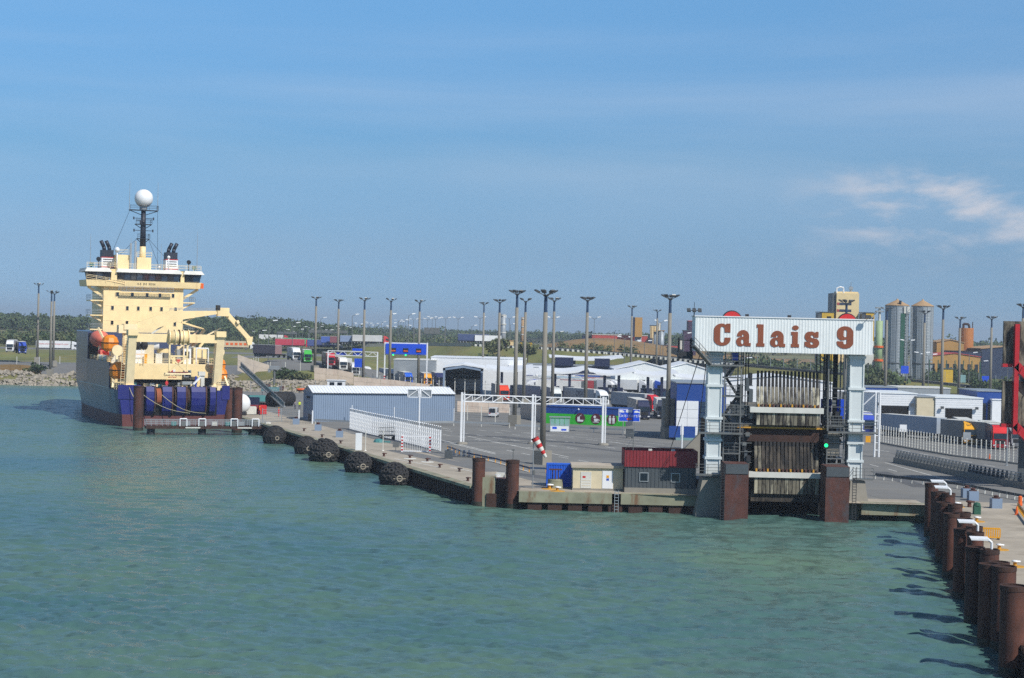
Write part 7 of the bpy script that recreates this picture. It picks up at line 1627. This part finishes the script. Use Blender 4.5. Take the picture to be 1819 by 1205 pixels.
for k in range(4): MB().lathe([(w - .03, h * k / 4), (w, h * k / 4 + .1), (w, h * (k + 1) / 4 - .15), (w - .05, h * (k + 1) / 4)], (0, w, 0), 24).build('ring', M('rust_tank'), tk, False)
MB().path([(-1.2, w, h), (-1.2, w, h + 1.8), (1.0, w, h + 1.6), (1.4, w, h)], .5, 8).tube((w * .7, w * .4, 0), (w * .7, w * .4, h + 2.6), .2).build('pipework', M('rust_dark'), tk)
fac(1664, 1712, 604, 715, 'ochre gabled factory shed beside the rusty tank', 'ochre', 'silo_roof', 14, 1.2); fac(1652, 1742, 628, 690, 'long low brick coloured hall with windows and pipe bridge', 'ochre', 'brick_red', 22, 1.4, wins=7)
fac(1743, 1840, 616, 700, 'large navy blue clad factory hall', 'hall_navy', 'silo_roof', 30, 1.2); fac(1690, 1744, 625, 700, 'dark flat roofed annex beside the navy hall', 'hall_navy', 'dark_steel', 12)
t = thing('pipe_bridge', 'orange pipe bridge in front of the brick hall', 'pipe bridge', (0, 0, 0)); xa, xb = PX(1652, 680), PX(1742, 680); z = PZ(1690, 646, 680)
for dz in (0, 1.2): MB().bar((xa, 680, z + dz), (xb, 680, z + dz), .3).build('pipe', M('ochre'), t)
for k in range(7): x = xa + (xb - xa) * k / 6; MB().box(x - .15, x + .15, 679.8, 680.2, gz(x, 680), z + 1.3).build('trestle', M('dark_green'), t)
fac(1676, 1694, 656, 610, 'small yellow machine shed behind the motorway fence', 'factory_yellow', dep=4)
fac(1052, 1150, 596, 905, 'long brick red warehouse behind the brown mound', 'brick_red', 'white_dirty', 20); fac(1034, 1060, 597, 920, 'dark low store left of the red warehouse', 'hall_navy', dep=10); fac(1152, 1159, 602, 900, 'dark link beside the red warehouse', 'hall_navy', dep=6); fac(1160, 1210, 614, 880, 'low brick red wall building right of the warehouse', 'brick_red', dep=8)
t, w, h = fac(1127, 1140, 564, 895, 'ochre box tower on a grey cylinder above the red warehouse', 'ochre', dep=5, name='box_tower'); [bpy.data.objects.remove(c) for c in list(t.children)]
MB().tube((0, 3, 0), (0, 3, h * .55), 1.9, n=18).build('cylinder', M('silo_grey'), t, True); MB().box(-w, w, 0, 6, h * .53, h).build('box', M('ochre'), t); MB().box(-w - 1.1, -w, .3, 5.8, h * .53, h).build('side', M('hall_navy'), t)
t, w, h = fac(1155, 1168, 579, 905, 'cream striped tower block with pipework', 'cream_wall', dep=6, name='striped_tower')
for k in range(3): MB().box(-w + .4 + k * 1.3, -w + .8 + k * 1.3, -.12, 0, 2, h - .5).build('stripe', M('silo_roof'), t)
MB().tube((w + .8, 2, 0), (w + .8, 2, h + 1.5), .7, n=10).build('pipe', M('white_dirty'), t)
t = thing('storage_tank', 'grey round storage tank beside the striped tower', 'tank', (PX(1174, 890), 890, gz(PX(1174, 890), 890))); h = PZ(1174, 588, 890) - t.location.z; MB().tube((0, 0, 0), (0, 0, h), 1.6, n=18).tube((-2.6, 1, 0), (-2.6, 1, h * .97), 1.4, n=16).build('shell', M('silo_grey'), t, True); MB().box(-4.2, 1.8, -1.7, 1.7, h, h + .25).build('roof', M('ochre'), t)
fac(1214, 1226, 588, 760, 'plum coloured works tower with red panel', 'plum', dep=6, name='plum_tower'); fac(1222, 1236, 571, 765, 'tall plum and red works block left of the sign', 'plum', 'brick_red', 8, name='plum_tower'); fac(1206, 1214, 603, 780, 'small white tank house beside the plum tower', 'white_dirty', dep=4)
for u, v, r_, lab in ((893, 558, 1.5, 'grey ringed factory chimney left of the mast pair'), (928, 564, 1.1, 'brown slender chimney between the masts')):
    p = A(u, 620, 1000); z = gz(p.x, 1000); t = thing('chimney', lab, 'chimney', (p.x, 1000, z)); h = PZ(u, v, 1000) - z; MB().tube((0, 0, 0), (0, 0, h), r_ * 1.2, r_, 14).build('shaft', M('silo_grey') if r_ > 1.3 else M('silo_roof'), t, True)
    for k in (.5, .72, .95): MB().tube((0, 0, h * k), (0, 0, h * k + .6), r_ * 1.25, n=14).build('ring', M('white_dirty'), t)
t = thing('substation', 'grey steel trestle yard beyond the motorway', 'trestle', (PX(985, 950), 950, 6.5)); m = MB()
for k in range(16): x = -16 + k * 2.2; m.bar((x, 0, 0), (x + 1.6, 0, 9 - k * .05), .25).bar((x + 3, 0, 0), (x + 1.6, 0, 9), .25)
m.build('frames', M('steel_grey'), t); MB().bar((-17, 0, 8.4), (20, 0, 8.2), .5).build('beam', M('slate_metal'), t); MB().box(-22, 4, 4, 8, 0, 5).build('base_hall', M('hall_navy'), t)
fac(894, 900, 606, 760, 'small orange and cream house beyond the bridge', 'orange', 'white_dirty', 4, wins=2); fac(900, 912, 606, 762, 'cream house beside the orange one', 'cream_wall', 'silo_roof', 4, wins=2); fac(924, 945, 608, 770, 'low yellow shed beyond the bridge', 'factory_yellow', dep=5)
# sign gantries over the motorway
for u0, u1, v0, v1, Y, lab, mt in ((806 - 20, 806 + 0, 584, 591, 900, 'x', 'x'),):
    pass
def osign(u0, u1, vt, vb, Y, lab, leg=None):
    x0, x1 = PX(u0, Y), PX(u1, Y); t = thing('overhead_sign', lab, 'sign gantry', (0, 0, 0)); z1, z0 = PZ(u0, vt, Y), PZ(u0, vb, Y)
    for u in leg or (u0, u1): x = PX(u, Y); MB().box(x - .25, x + .25, Y - .2, Y + .2, gz(x, Y), z1).build('post', M('steel_grey'), t)
    n = 3
    for k in range(n): MB().box(x0 + (x1 - x0) * k / n + .1, x0 + (x1 - x0) * (k + 1) / n - .1, Y - .5, Y - .3, z0, z1).build('sign_back', M('steel_grey'), t)
    MB().bar((PX((leg or (u0, u1))[0], Y), Y, z0 - .1), (PX((leg or (u0, u1))[1], Y), Y, z0 - .1), .4).build('beam', M('steel_grey'), t)
osign(548, 616, 586, 591, 900, 'wide grey back of an overhead sign above the queue'); osign(492, 526, 589, 593, 900, 'narrow grey back of an overhead sign left of the wide one'); osign(752, 781, 582, 593, 800, 'brown backed overhead sign gantry on the motorway', (735, 790))
for u, v, lab in ((1608, 657, 'blue road sign on two posts by the motorway'), (1752, 675, 'blue road sign beside the white one on the motorway'), (638, 645, 'small blue sign on the slip road')):
    Y = 575 if u > 1000 else 500; x, z = PX(u, Y), PZ(u, v, Y); t = thing('road_sign', lab, 'sign', (x, Y, gz(x, Y))); h = z - gz(x, Y); [MB().tube((s, 0, 0), (s, 0, h), .08, n=6).build('post', M('galv'), t) for s in (-.7, .7)]; MB().box(-1.3, 1.3, -.15, -.05, h - 1.3, h + 1.3).build('face', M('sign_blue'), t)
Y = 580; x, z = PX(1712, Y), PZ(1712, 673, Y); t = thing('road_sign', 'white information board by the motorway fence', 'sign', (x, Y, gz(x, Y))); h = z - gz(x, Y); MB().box(-.9, .9, -.1, 0, h - 1.3, h + 1.3).build('face', M('pale_glass'), t); [MB().tube((s, 0, 0), (s, 0, h), .08, n=6).build('post', M('galv'), t) for s in (-.6, .6)]
# distant cooling plumes are left to the haze; far town silhouettes
# ================================================================== ROAD MARKINGS ON THE YARD
rm = MB()
def line(u0, v0, u1, v1, w=.16, dash=None, z=2.008):
    a, b = G(u0, v0, z), G(u1, v1, z); d = (b - a); L_ = d.length; d.normalize(); nr = Vector((d.y, -d.x, 0)) * w; segs = [(0, L_)] if not dash else [(k * dash, k * dash + dash * .5) for k in range(int(L_ / dash))]
    for s0, s1 in segs: p, q_ = a + d * s0, a + d * s1; rm.add([p - nr, q_ - nr, q_ + nr, p + nr], [(3, 2, 1, 0)])
for (u0, v0, u1, v1, dsh) in ((760, 768, 970, 800, 6), (790, 765, 1060, 803, 6), (830, 775, 1010, 812, None), (850, 764, 1120, 800, 6), (890, 765, 1130, 790, 6), (930, 768, 1180, 790, None), (980, 768, 1190, 786, 6), (1020, 766, 1200, 780, None), (785, 782, 880, 805, None), (790, 785, 880, 807, None), (770, 758, 800, 763, None), (1080, 785, 1200, 800, None), (980, 822, 1110, 842, 6), (960, 806, 1110, 832, 6), (900, 800, 1000, 820, 6), (850, 812, 940, 838, None), (800, 830, 850, 840, None), (700, 815, 780, 830, None)): line(u0, v0, u1, v1, .14, dsh)
for (u0, v0, u1, v1, dsh) in ((1562, 800, 1640, 812, 7), (1600, 800, 1819, 838, 7), (1640, 800, 1700, 812, 7), (1572, 822, 1680, 852, None), (1680, 852, 1819, 885, None), (1545, 825, 1640, 850, 8)): line(u0, v0, u1, v1, .12, dsh)
mk = rm.build('road_markings', M('road_paint')); mk['kind'] = 'structure'
# ================================================================== RIGHT-HAND ROAD FURNITURE
# dark bracketed parapet along the ramp road
pa = [G(1592, 822), G(1660, 836), G(1740, 853), G(1860, 876)]; t = thing('road_parapet', 'dark ramp parapet of angled brackets along the right hand road', 'parapet', (0, 0, 0)); ps = resamp(pa, 1.1)
rib('base_wall', resamp(pa, 6), [(.5, 0, 0), (.45, .75, 0), (-.3, .75, 0), (-.3, 0, 0)], M('grey_concrete'), kind=None, parent=t)
bk = MB().prism([(-.2, .75), (.4, .75), (.28, 1.85), (.12, 1.85)], 'x', -.05, .05).mesh('bracket', M('slate_metal'))
for a, b in zip(ps[:-1], ps[1:]):
    d = b - a; o = link('bracket', bk, t, a); o.rotation_euler = (0, 0, math.atan2(d.y, d.x) - R(0))
    for z in (1.15, 1.5, 1.83): MB().bar(a + vec(0, .2, z), b + vec(0, .2, z), .07).build('rail', M('galv'), t)
def guard(pts, lab, step=2.0, post='galv', beam='galv', h=.75, name='guard_rail', bh=.32):
    t = thing(name, lab, 'guard rail', (0, 0, 0)); ps = resamp([G(u, v) for u, v in pts], step)
    pm = MB().box(-.06, .06, -.06, .06, 0, h).mesh('post', M(post))
    for p in ps: link('post', pm, t, p)
    for a, b in zip(ps[:-1], ps[1:]): MB().bar(a + vec(0, -.1, h - .15), b + vec(0, -.1, h - .15), .06, bh).build('beam', M(beam), t)
guard([(1555, 851), (1600, 857), (1700, 868), (1830, 893)], 'galvanised guard rail with close posts on the right hand quay', 1.5, 'white_dirty', 'slate_metal')
guard([(560, 753), (640, 757), (806, 757), (905, 760)], 'long white crash rail in front of the corrugated shed', 5, 'white_dirty', 'galv', .9); guard([(915, 763), (1000, 766), (1110, 771)], 'galvanised crash rail in front of the washroom block', 4, 'white_dirty', 'galv', .9)
guard([(795, 800), (830, 812), (880, 822), (940, 839), (970, 840)], 'blue rail with yellow posts running to the corner of the quay', 2.4, 'yellow', 'mast_blue', .7, name='trolley_rail', bh=.22); guard([(1808, 905), (1815, 915), (1830, 935)], 'dark ramp rail with yellow posts at the edge of the right hand quay', 1.2, 'yellow', 'slate_metal', .7, name='trolley_rail')
# trolley stack
p = G(818, 812); t = thing('trolley_stack', 'nested stack of blue grey luggage trolleys on the quay', 'trolleys', p, -.2)
for k in range(11): MB().path([(-2 + k * .36, -.4, .1), (-2 + k * .36, -.4, .95), (-2 + k * .36, .4, .95), (-2 + k * .36, .4, .1)], .05, 5).box(-2 + k * .36, -1.55 + k * .36, -.35, .35, .25, .3).build('trolley', M('mast_blue') if k % 2 else M('galv'), t)
# striped gate
p0, p1 = G(714, 803), G(762, 803); t = thing('striped_gate', 'white barred gate with red and white striped posts', 'gate', (p0.x, p0.y, 2)); L_ = (p1 - p0).length
for x in (0, L_):
    pp = MB().box(x - .12, x + .12, -.12, .12, 0, 2.5).build('post', M('white'), t)
    for k in range(5): MB().box(x - .13, x + .13, -.13, .13, .2 + k * .46, .42 + k * .46).build('red_band', M('red'), pp)
for z in (.15, 2.3): MB().box(.1, L_ - .1, -.05, .05, z - .07, z + .07).build('rail', M('white'), t)
for k in range(1, 16): MB().box(L_ * k / 16 - .02, L_ * k / 16 + .02, -.02, .02, .2, 2.25).build('bar', M('white'), t)
p = G(637, 801); t = thing('white_pylon', 'plain white pylon standing at the quay edge', 'pylon', p); MB().box(-.45, .45, -.25, .25, .1, 2.55).build('board', M('white'), t); MB().box(-.55, .55, -.35, .35, 0, .1).build('foot', M('grey_concrete'), t)
for i, (u, v) in enumerate(((649, 801), (680, 801))):
    p = G(u, v); one(MB().tube((0, 0, 0), (0, 0, 2.9), .06).bar((0, 0, 2.85), (.1, 0, 2.6), .1).lathe([(.2, 0), (.15, .1)], n=8), 'steel_post', M('white_dirty'), 'slim pale post between pylon and striped gate, %s from the pylon' % ORD[i], 'post', 'slim posts by the pylon', loc=p)
p = G(689, 781); t = thing('cage_trailer', 'flat wire cage trailer standing before the white palisade', 'trailer', p); m = MB()
for k in range(12): m.bar((-1.4 + k * .25, -.6, .7), (-1.4 + k * .25, -.6, 1.9), .04)
for z in (.75, 1.3, 1.9): m.bar((-1.4, -.6, z), (1.4, -.6, z), .05).bar((-1.4, .6, z), (1.4, .6, z), .05)
m.build('cage', M('steel_grey'), t); MB().box(-1.5, 1.5, -.65, .65, .55, .7).build('bed', M('dark_steel'), t); [MB().tube((x, s - .08, .28), (x, s + .08, .28), .28, n=12).build('wheel', M('tyre'), t) for x in (-.9, .9) for s in (-.55, .55)]
p = G(673, 786); one(MB().lathe([(.9, 0), (.8, .35), (.3, .55)], n=9).box(.9, 1.8, -.3, .3, 0, .22), 'net_heap', M('teal'), 'small heap of green netting beside the cage trailer', 'net', loc=p)
p = G(703, 801); one(MB().tube((0, 0, 0), (0, 0, .7), .05).box(-.45, .45, -.05, .05, .5, 1.3), 'small_board', M('steel_grey'), 'small grey board left of the striped gate', 'sign', loc=p)
def quaybox(u, v, lab, grp='grey quay hook boxes'):
    p = G(u, v); t = thing('quay_box', lab, 'box', p, 0, grp); MB().box(-.55, .55, -.5, .5, 0, 1.05).build('body', M('shed_blue'), t); MB().box(-.35, .35, -.3, .3, 1.05, 1.15).lathe([(.22, 1.15), (.3, 1.35), (.1, 1.4)], n=8).build('hook', M('rust_plate'), t)
for i, (u, v) in enumerate(((526, 754), (565, 765), (603, 777))): quaybox(u, v, 'blue grey box with rusty hook on the long quay, %s from the ship' % ORD[i])
for i, (u, v) in enumerate(((1717, 884), (1728, 889), (1769, 903))): quaybox(u, v, 'blue grey box with rusty hook on the right hand quay, %s from the ramp' % ORD[i], 'grey boxes of the right hand quay')
p = G(797, 815); one(MB().box(-.55, .55, -.5, .5, 0, 1.1).lathe([(.25, 1.1), (.25, 1.35)], n=8), 'quay_box', M('slate_metal'), 'dark box with red top beside the trolley stack', 'box', loc=p)
# yellow barrier and buoys on the right-hand quay
p = G(1757, 958); t = thing('plastic_barrier', 'yellow slotted plastic barrier on the right hand quay', 'barrier', p, -.2); MB().box(-.95, .95, -.06, .06, .9, 1.05).build('top_rail', M('yellow'), t); MB().box(-.95, .95, -.06, .06, .12, .25).build('bottom_rail', M('yellow'), t); [MB().box(-.92 + k * .2, -.80 + k * .2, -.05, .05, .2, .95).build('slat', M('yellow'), t) for k in range(10)]; [MB().box(s - .1, s + .1, -.3, .3, 0, .12).build('foot', M('black'), t) for s in (-.8, .8)]
p = G(1735, 914); one(MB().box(-.35, .35, -.3, .3, 0, .9).lathe([(.4, .9), (.35, 1.15), (.1, 1.25)], n=10), 'green_bin', M('dark_green'), 'dark green bin behind a quay bollard', 'bin', loc=p)
for u, v, lab in ((1812, 899, 'tall orange lifebuoy case at the right hand quay rail'), (1806, 915, 'small red cone at the start of the yellow post rail'), (1758, 817, 'red traffic cone below the mesh fence')):
    p = G(u, v); s = 1 if u == 1812 else .6; one(MB().lathe([(.22 * s, 0), (.26 * s, .1), (.22 * s, .5), (.22 * s, 1.0 * s), (.1 * s, 1.1 * s)], n=10) if u == 1812 else MB().box(-.25, .25, -.25, .25, 0, .05).lathe([(.2, .05), (.05, .9)], n=10), 'lifebuoy_case' if u == 1812 else 'traffic_cone', M('orange'), lab, 'case' if u == 1812 else 'cone', loc=p)
# red hoist frame of the next berth at the right edge
Y = 205; t = thing('red_hoist_frame', 'red steel hoist frame with grey ramp flaps at the neighbouring berth', 'hoist frame', (0, 0, 0)); x = PX(1807, Y)
M('hoist_red', (176, 26, 34), .45, var=.12); MB().box(x - .27, x + .27, Y, Y + .7, PZ(1807, 772, Y), PZ(1807, 576, Y)).build('post', M('hoist_red'), t)
for v in (600, 707): z = PZ(1800, v, Y); MB().box(x - 1.4, x + 9, Y + .9, Y + 1.3, z - 3.4, z + 2.0).build('ramp_flap', M('ramp_soot'), t); MB().box(x - 1.5, x - .3, Y + .7, Y + 1.4, z - 3.6, z - 3.2).build('lip', M('hoist_red'), t); MB().bar((x, Y + .4, z - 3.3), (x + 4, Y + .4, z - 7.3), .8, .9).build('lever', M('hoist_red'), t); [MB().bar((x + .7 + k * .8, Y - .1, z - 3.6 - k * .8), (x + .3 + k * .8, Y - .1, z - 4.4 - k * .8), .12).build('rung', M('hoist_red'), t) for k in range(4)]
for v in (640, 760): z = PZ(1807, v, Y); MB().box(x + .4, x + 9, Y + 1.4, Y + 5, z - .2, z).build('deck', M('dark_steel'), t)
MB().box(x + 2, x + 9, Y + 5, Y + 5.3, 2, 19).build('back_frame', M('slate_metal'), t)
p = G(1788, 828); t = thing('lamp_pole', 'plain thin grey pole beside the mesh fence', 'pole', p); MB().tube((0, 0, 0), (0, 0, 9.5), .12, .08).build('pole', M('galv'), t); MB().box(-.2, .2, -.2, .2, 0, .1).build('base', M('galv'), t)
# small service boards on the mesh fence
for u, v, lab in ((1603, 790, 'white notice board on the mesh fence'), (1716, 806, 'grey double notice panel on the mesh fence')): p = G(u, v); t = thing('notice_board', lab, 'sign', (p.x, p.y - .3, 2)); MB().box(-.6, .6, -.04, .04, 2.2, 3.4).build('panel', M('white') if u < 1650 else M('galv'), t); MB().tube((0, .06, 0), (0, .06, 3.3), .05).build('post', M('galv'), t)
# ================================================================== FLOATING FENDERS WITH TYRES
def fender(u, v, wpx, lab, netted=False, land=False):
    p = G(u, v, 0.0); s = wpx * 1.18 * p.y / 3000 / 2; Rr = s * .92; Lh = s * 1.25
    if netted: Rr = s; Lh = s
    lo_, hi_ = 0.0, 200.0
    for _ in range(40):
        mid = (lo_ + hi_) / 2; c = Q(mid, -(Rr + .5), 0)
        if W0 / 2 + FPX * c.x / c.y - 6 * 0 > u: lo_ = mid
        else: hi_ = mid
    t = thing('rubber_fender', lab, 'fender', (c.x, c.y, Rr * .5), QA, 'floating fenders along the quay')
    pr = [(Rr * math.cos(R(a)) * (1 if abs(a) < 89 else .05), math.sin(R(a))) for a in range(-90, 91, 15)]
    m = MB(); n = 20; k0 = []
    for i, (r_, y) in enumerate(pr):
        yy = y * Lh
        for j in range(n): m.v.append((r_ * math.cos(j * 2 * math.pi / n), yy, r_ * math.sin(j * 2 * math.pi / n)))
    for i in range(len(pr) - 1):
        for j in range(n): m.f.append((i * n + j, i * n + (j + 1) % n, (i + 1) * n + (j + 1) % n, (i + 1) * n + j))
    m.build('body', M('rubber'), t, True)
    if not netted:
        for a in (-66, -44, -22, 0, 22, 44):
            rr_, yy = (Rr + .04) * math.cos(R(a)), math.sin(R(a)) * Lh; nt = max(5, int(2 * math.pi * rr_ / .95))
            for j in range(nt):
                th = j * 2 * math.pi / nt + a; 
                if math.sin(th) * rr_ < -.75 * Rr: continue
                nrm = Vector((math.cos(R(a)) * math.cos(th), math.sin(R(a)), math.cos(R(a)) * math.sin(th))); MB().torus((rr_ * math.cos(th), yy, rr_ * math.sin(th)), nrm, .30, .14, 10, 6).build('tyre', M('tyre'), t, True)
        MB().torus((0, -Lh * 1.0, 0), (0, 1, 0), .35, .09, 10, 6).bar((-.8, -Lh * .98, 0), (.8, -Lh * .98, 0), .1).build('chain_ring', M('stone'), t)
    else:
        m = MB()
        for a in range(-60, 61, 30): rr_, yy = (Rr + .04) * math.cos(R(a)), math.sin(R(a)) * Lh; m.torus((0, yy, 0), (0, 1, 0), rr_, .09, 20, 5)
        for j in range(9):
            th = j * .698; m.path([((Rr + .05) * math.cos(R(a)) * math.cos(th + (a + 90) * .003), math.sin(R(a)) * (Lh + .05), (Rr + .05) * math.cos(R(a)) * math.sin(th + (a + 90) * .003)) for a in range(-80, 81, 20)], .08, 5)
        m.build('net', M('tyre'), t); MB().torus((0, -Lh * .98, 0), (0, 1, 0), .3, .1, 10, 6).build('end_ring', M('stone'), t)
fender(492, 777, 33, 'round net covered black fender, farthest along the quay', True); fender(548, 797, 33, 'round net covered black fender, touching a tyre covered one', True); fender(580, 803, 44, 'long tyre covered fender beside the net covered one'); fender(642, 826, 40, 'tyre covered fender below the white pylon'); fender(706, 847, 43, 'tyre covered fender nearest the corner dolphin')
p = G(502, 722); t = thing('stored_fender', 'big black fender cylinder with orange end lying on the quay', 'fender', p, 1.0)
MB().lathe([(.4, -3.2), (1.45, -2.5), (1.6, -2), (1.6, 2), (1.45, 2.5), (.4, 3.2)], n=20).mesh; m = MB().tube((-4, 0, 1.6), (2.6, 0, 1.6), 1.6, n=22).tube((2.6, 0, 1.6), (3.2, 0, 1.6), 1.6, 1.0, 22); m.build('body', M('rubber'), t, True); MB().tube((3.2, 0, 1.6), (3.28, 0, 1.6), .8, n=16).build('end_cap', M('orange'), t); [MB().torus((x, 0, 1.6), (1, 0, 0), 1.6, .12, 20, 6).build('band', M('tyre'), t, True) for x in (-3, -1, 1)]; MB().box(-3.5, 2.5, -.9, .9, 0, .25).build('cradle', M('dark_steel'), t)
# rib boat and posts on the rubble slope
p = A(538, 697, 452); t = thing('inflatable_boat', 'small red inflatable boat lying on the rubble slope', 'boat', (p.x, p.y, gz(p.x, p.y) + .5), .4); MB().path([(-1.6, -.6, .3), (1.2, -.6, .35), (2.0, 0, .5), (1.2, .6, .35), (-1.6, .6, .3)], .28, 8).build('tube', M('orange'), t, True); MB().hexa([(-1.6, -.4, -.2), (1.0, -.3, -.2), (1.0, .3, -.2), (-1.6, .4, -.2), (-1.6, -.5, .3), (1.5, -.5, .3), (1.5, .5, .3), (-1.6, .5, .3)]).build('hull', M('black'), t)
for u, v, lab in ((476, 690, 'rusty steel drum standing on the rubble slope'), (500, 692, 'low rusty steel stump on the rubble slope')): p = A(u, v, 455); one(MB().tube((0, 0, 0), (0, 0, 1.7 if u < 490 else 1.2), .7, n=14).tube((0, 0, 1.0), (0, 0, 1.1), .75, n=14), 'steel_drum', M('rust_plate'), lab, 'drum', loc=(p.x, p.y, gz(p.x, p.y)))
p = A(487, 690, 462); t = thing('survey_mast', 'grey post with camera housing on the rubble slope', 'post', (p.x, p.y, gz(p.x, p.y))); MB().tube((0, 0, 0), (0, 0, 4.6), .3, n=10).build('post', M('steel_grey'), t); MB().box(-1.3, 1.3, -.6, .6, 4.2, 5.2).box(-1.8, -1.0, -.5, .5, 3.4, 4.4).build('housing', M('galv'), t)
t = thing('site_cabin', 'small white cabin behind the shed roof', 'cabin', (PX(598, 430), 430, 2)); MB().box(-2.2, 2.2, 0, 2.4, 0, 4.0).build('wall', M('white'), t); [MB().box(s - .6, s + .6, -.05, 0, 2.5, 3.6).build('window', M('glass'), t) for s in (-1, 1)]; MB().box(-2.4, 2.4, -.2, 2.6, 4.0, 4.2).build('roof', M('white'), t)
# ================================================================== HAZE
hz = bpy.data.materials.new('haze_air'); hz.use_nodes = True; n, l = hz.node_tree.nodes, hz.node_tree.links; n.clear(); ho = n.new('ShaderNodeOutputMaterial'); pv = n.new('ShaderNodeVolumePrincipled'); pv.inputs['Color'].default_value = (.80, .90, 1.0, 1); pv.inputs['Density'].default_value = .0002; pv.inputs['Anisotropy'].default_value = .2; l.new(pv.outputs[0], ho.inputs['Volume'])
tag(MB().box(-3200, 3200, -60, 7300, -5.5, 64).build('haze', hz), kind='stuff')
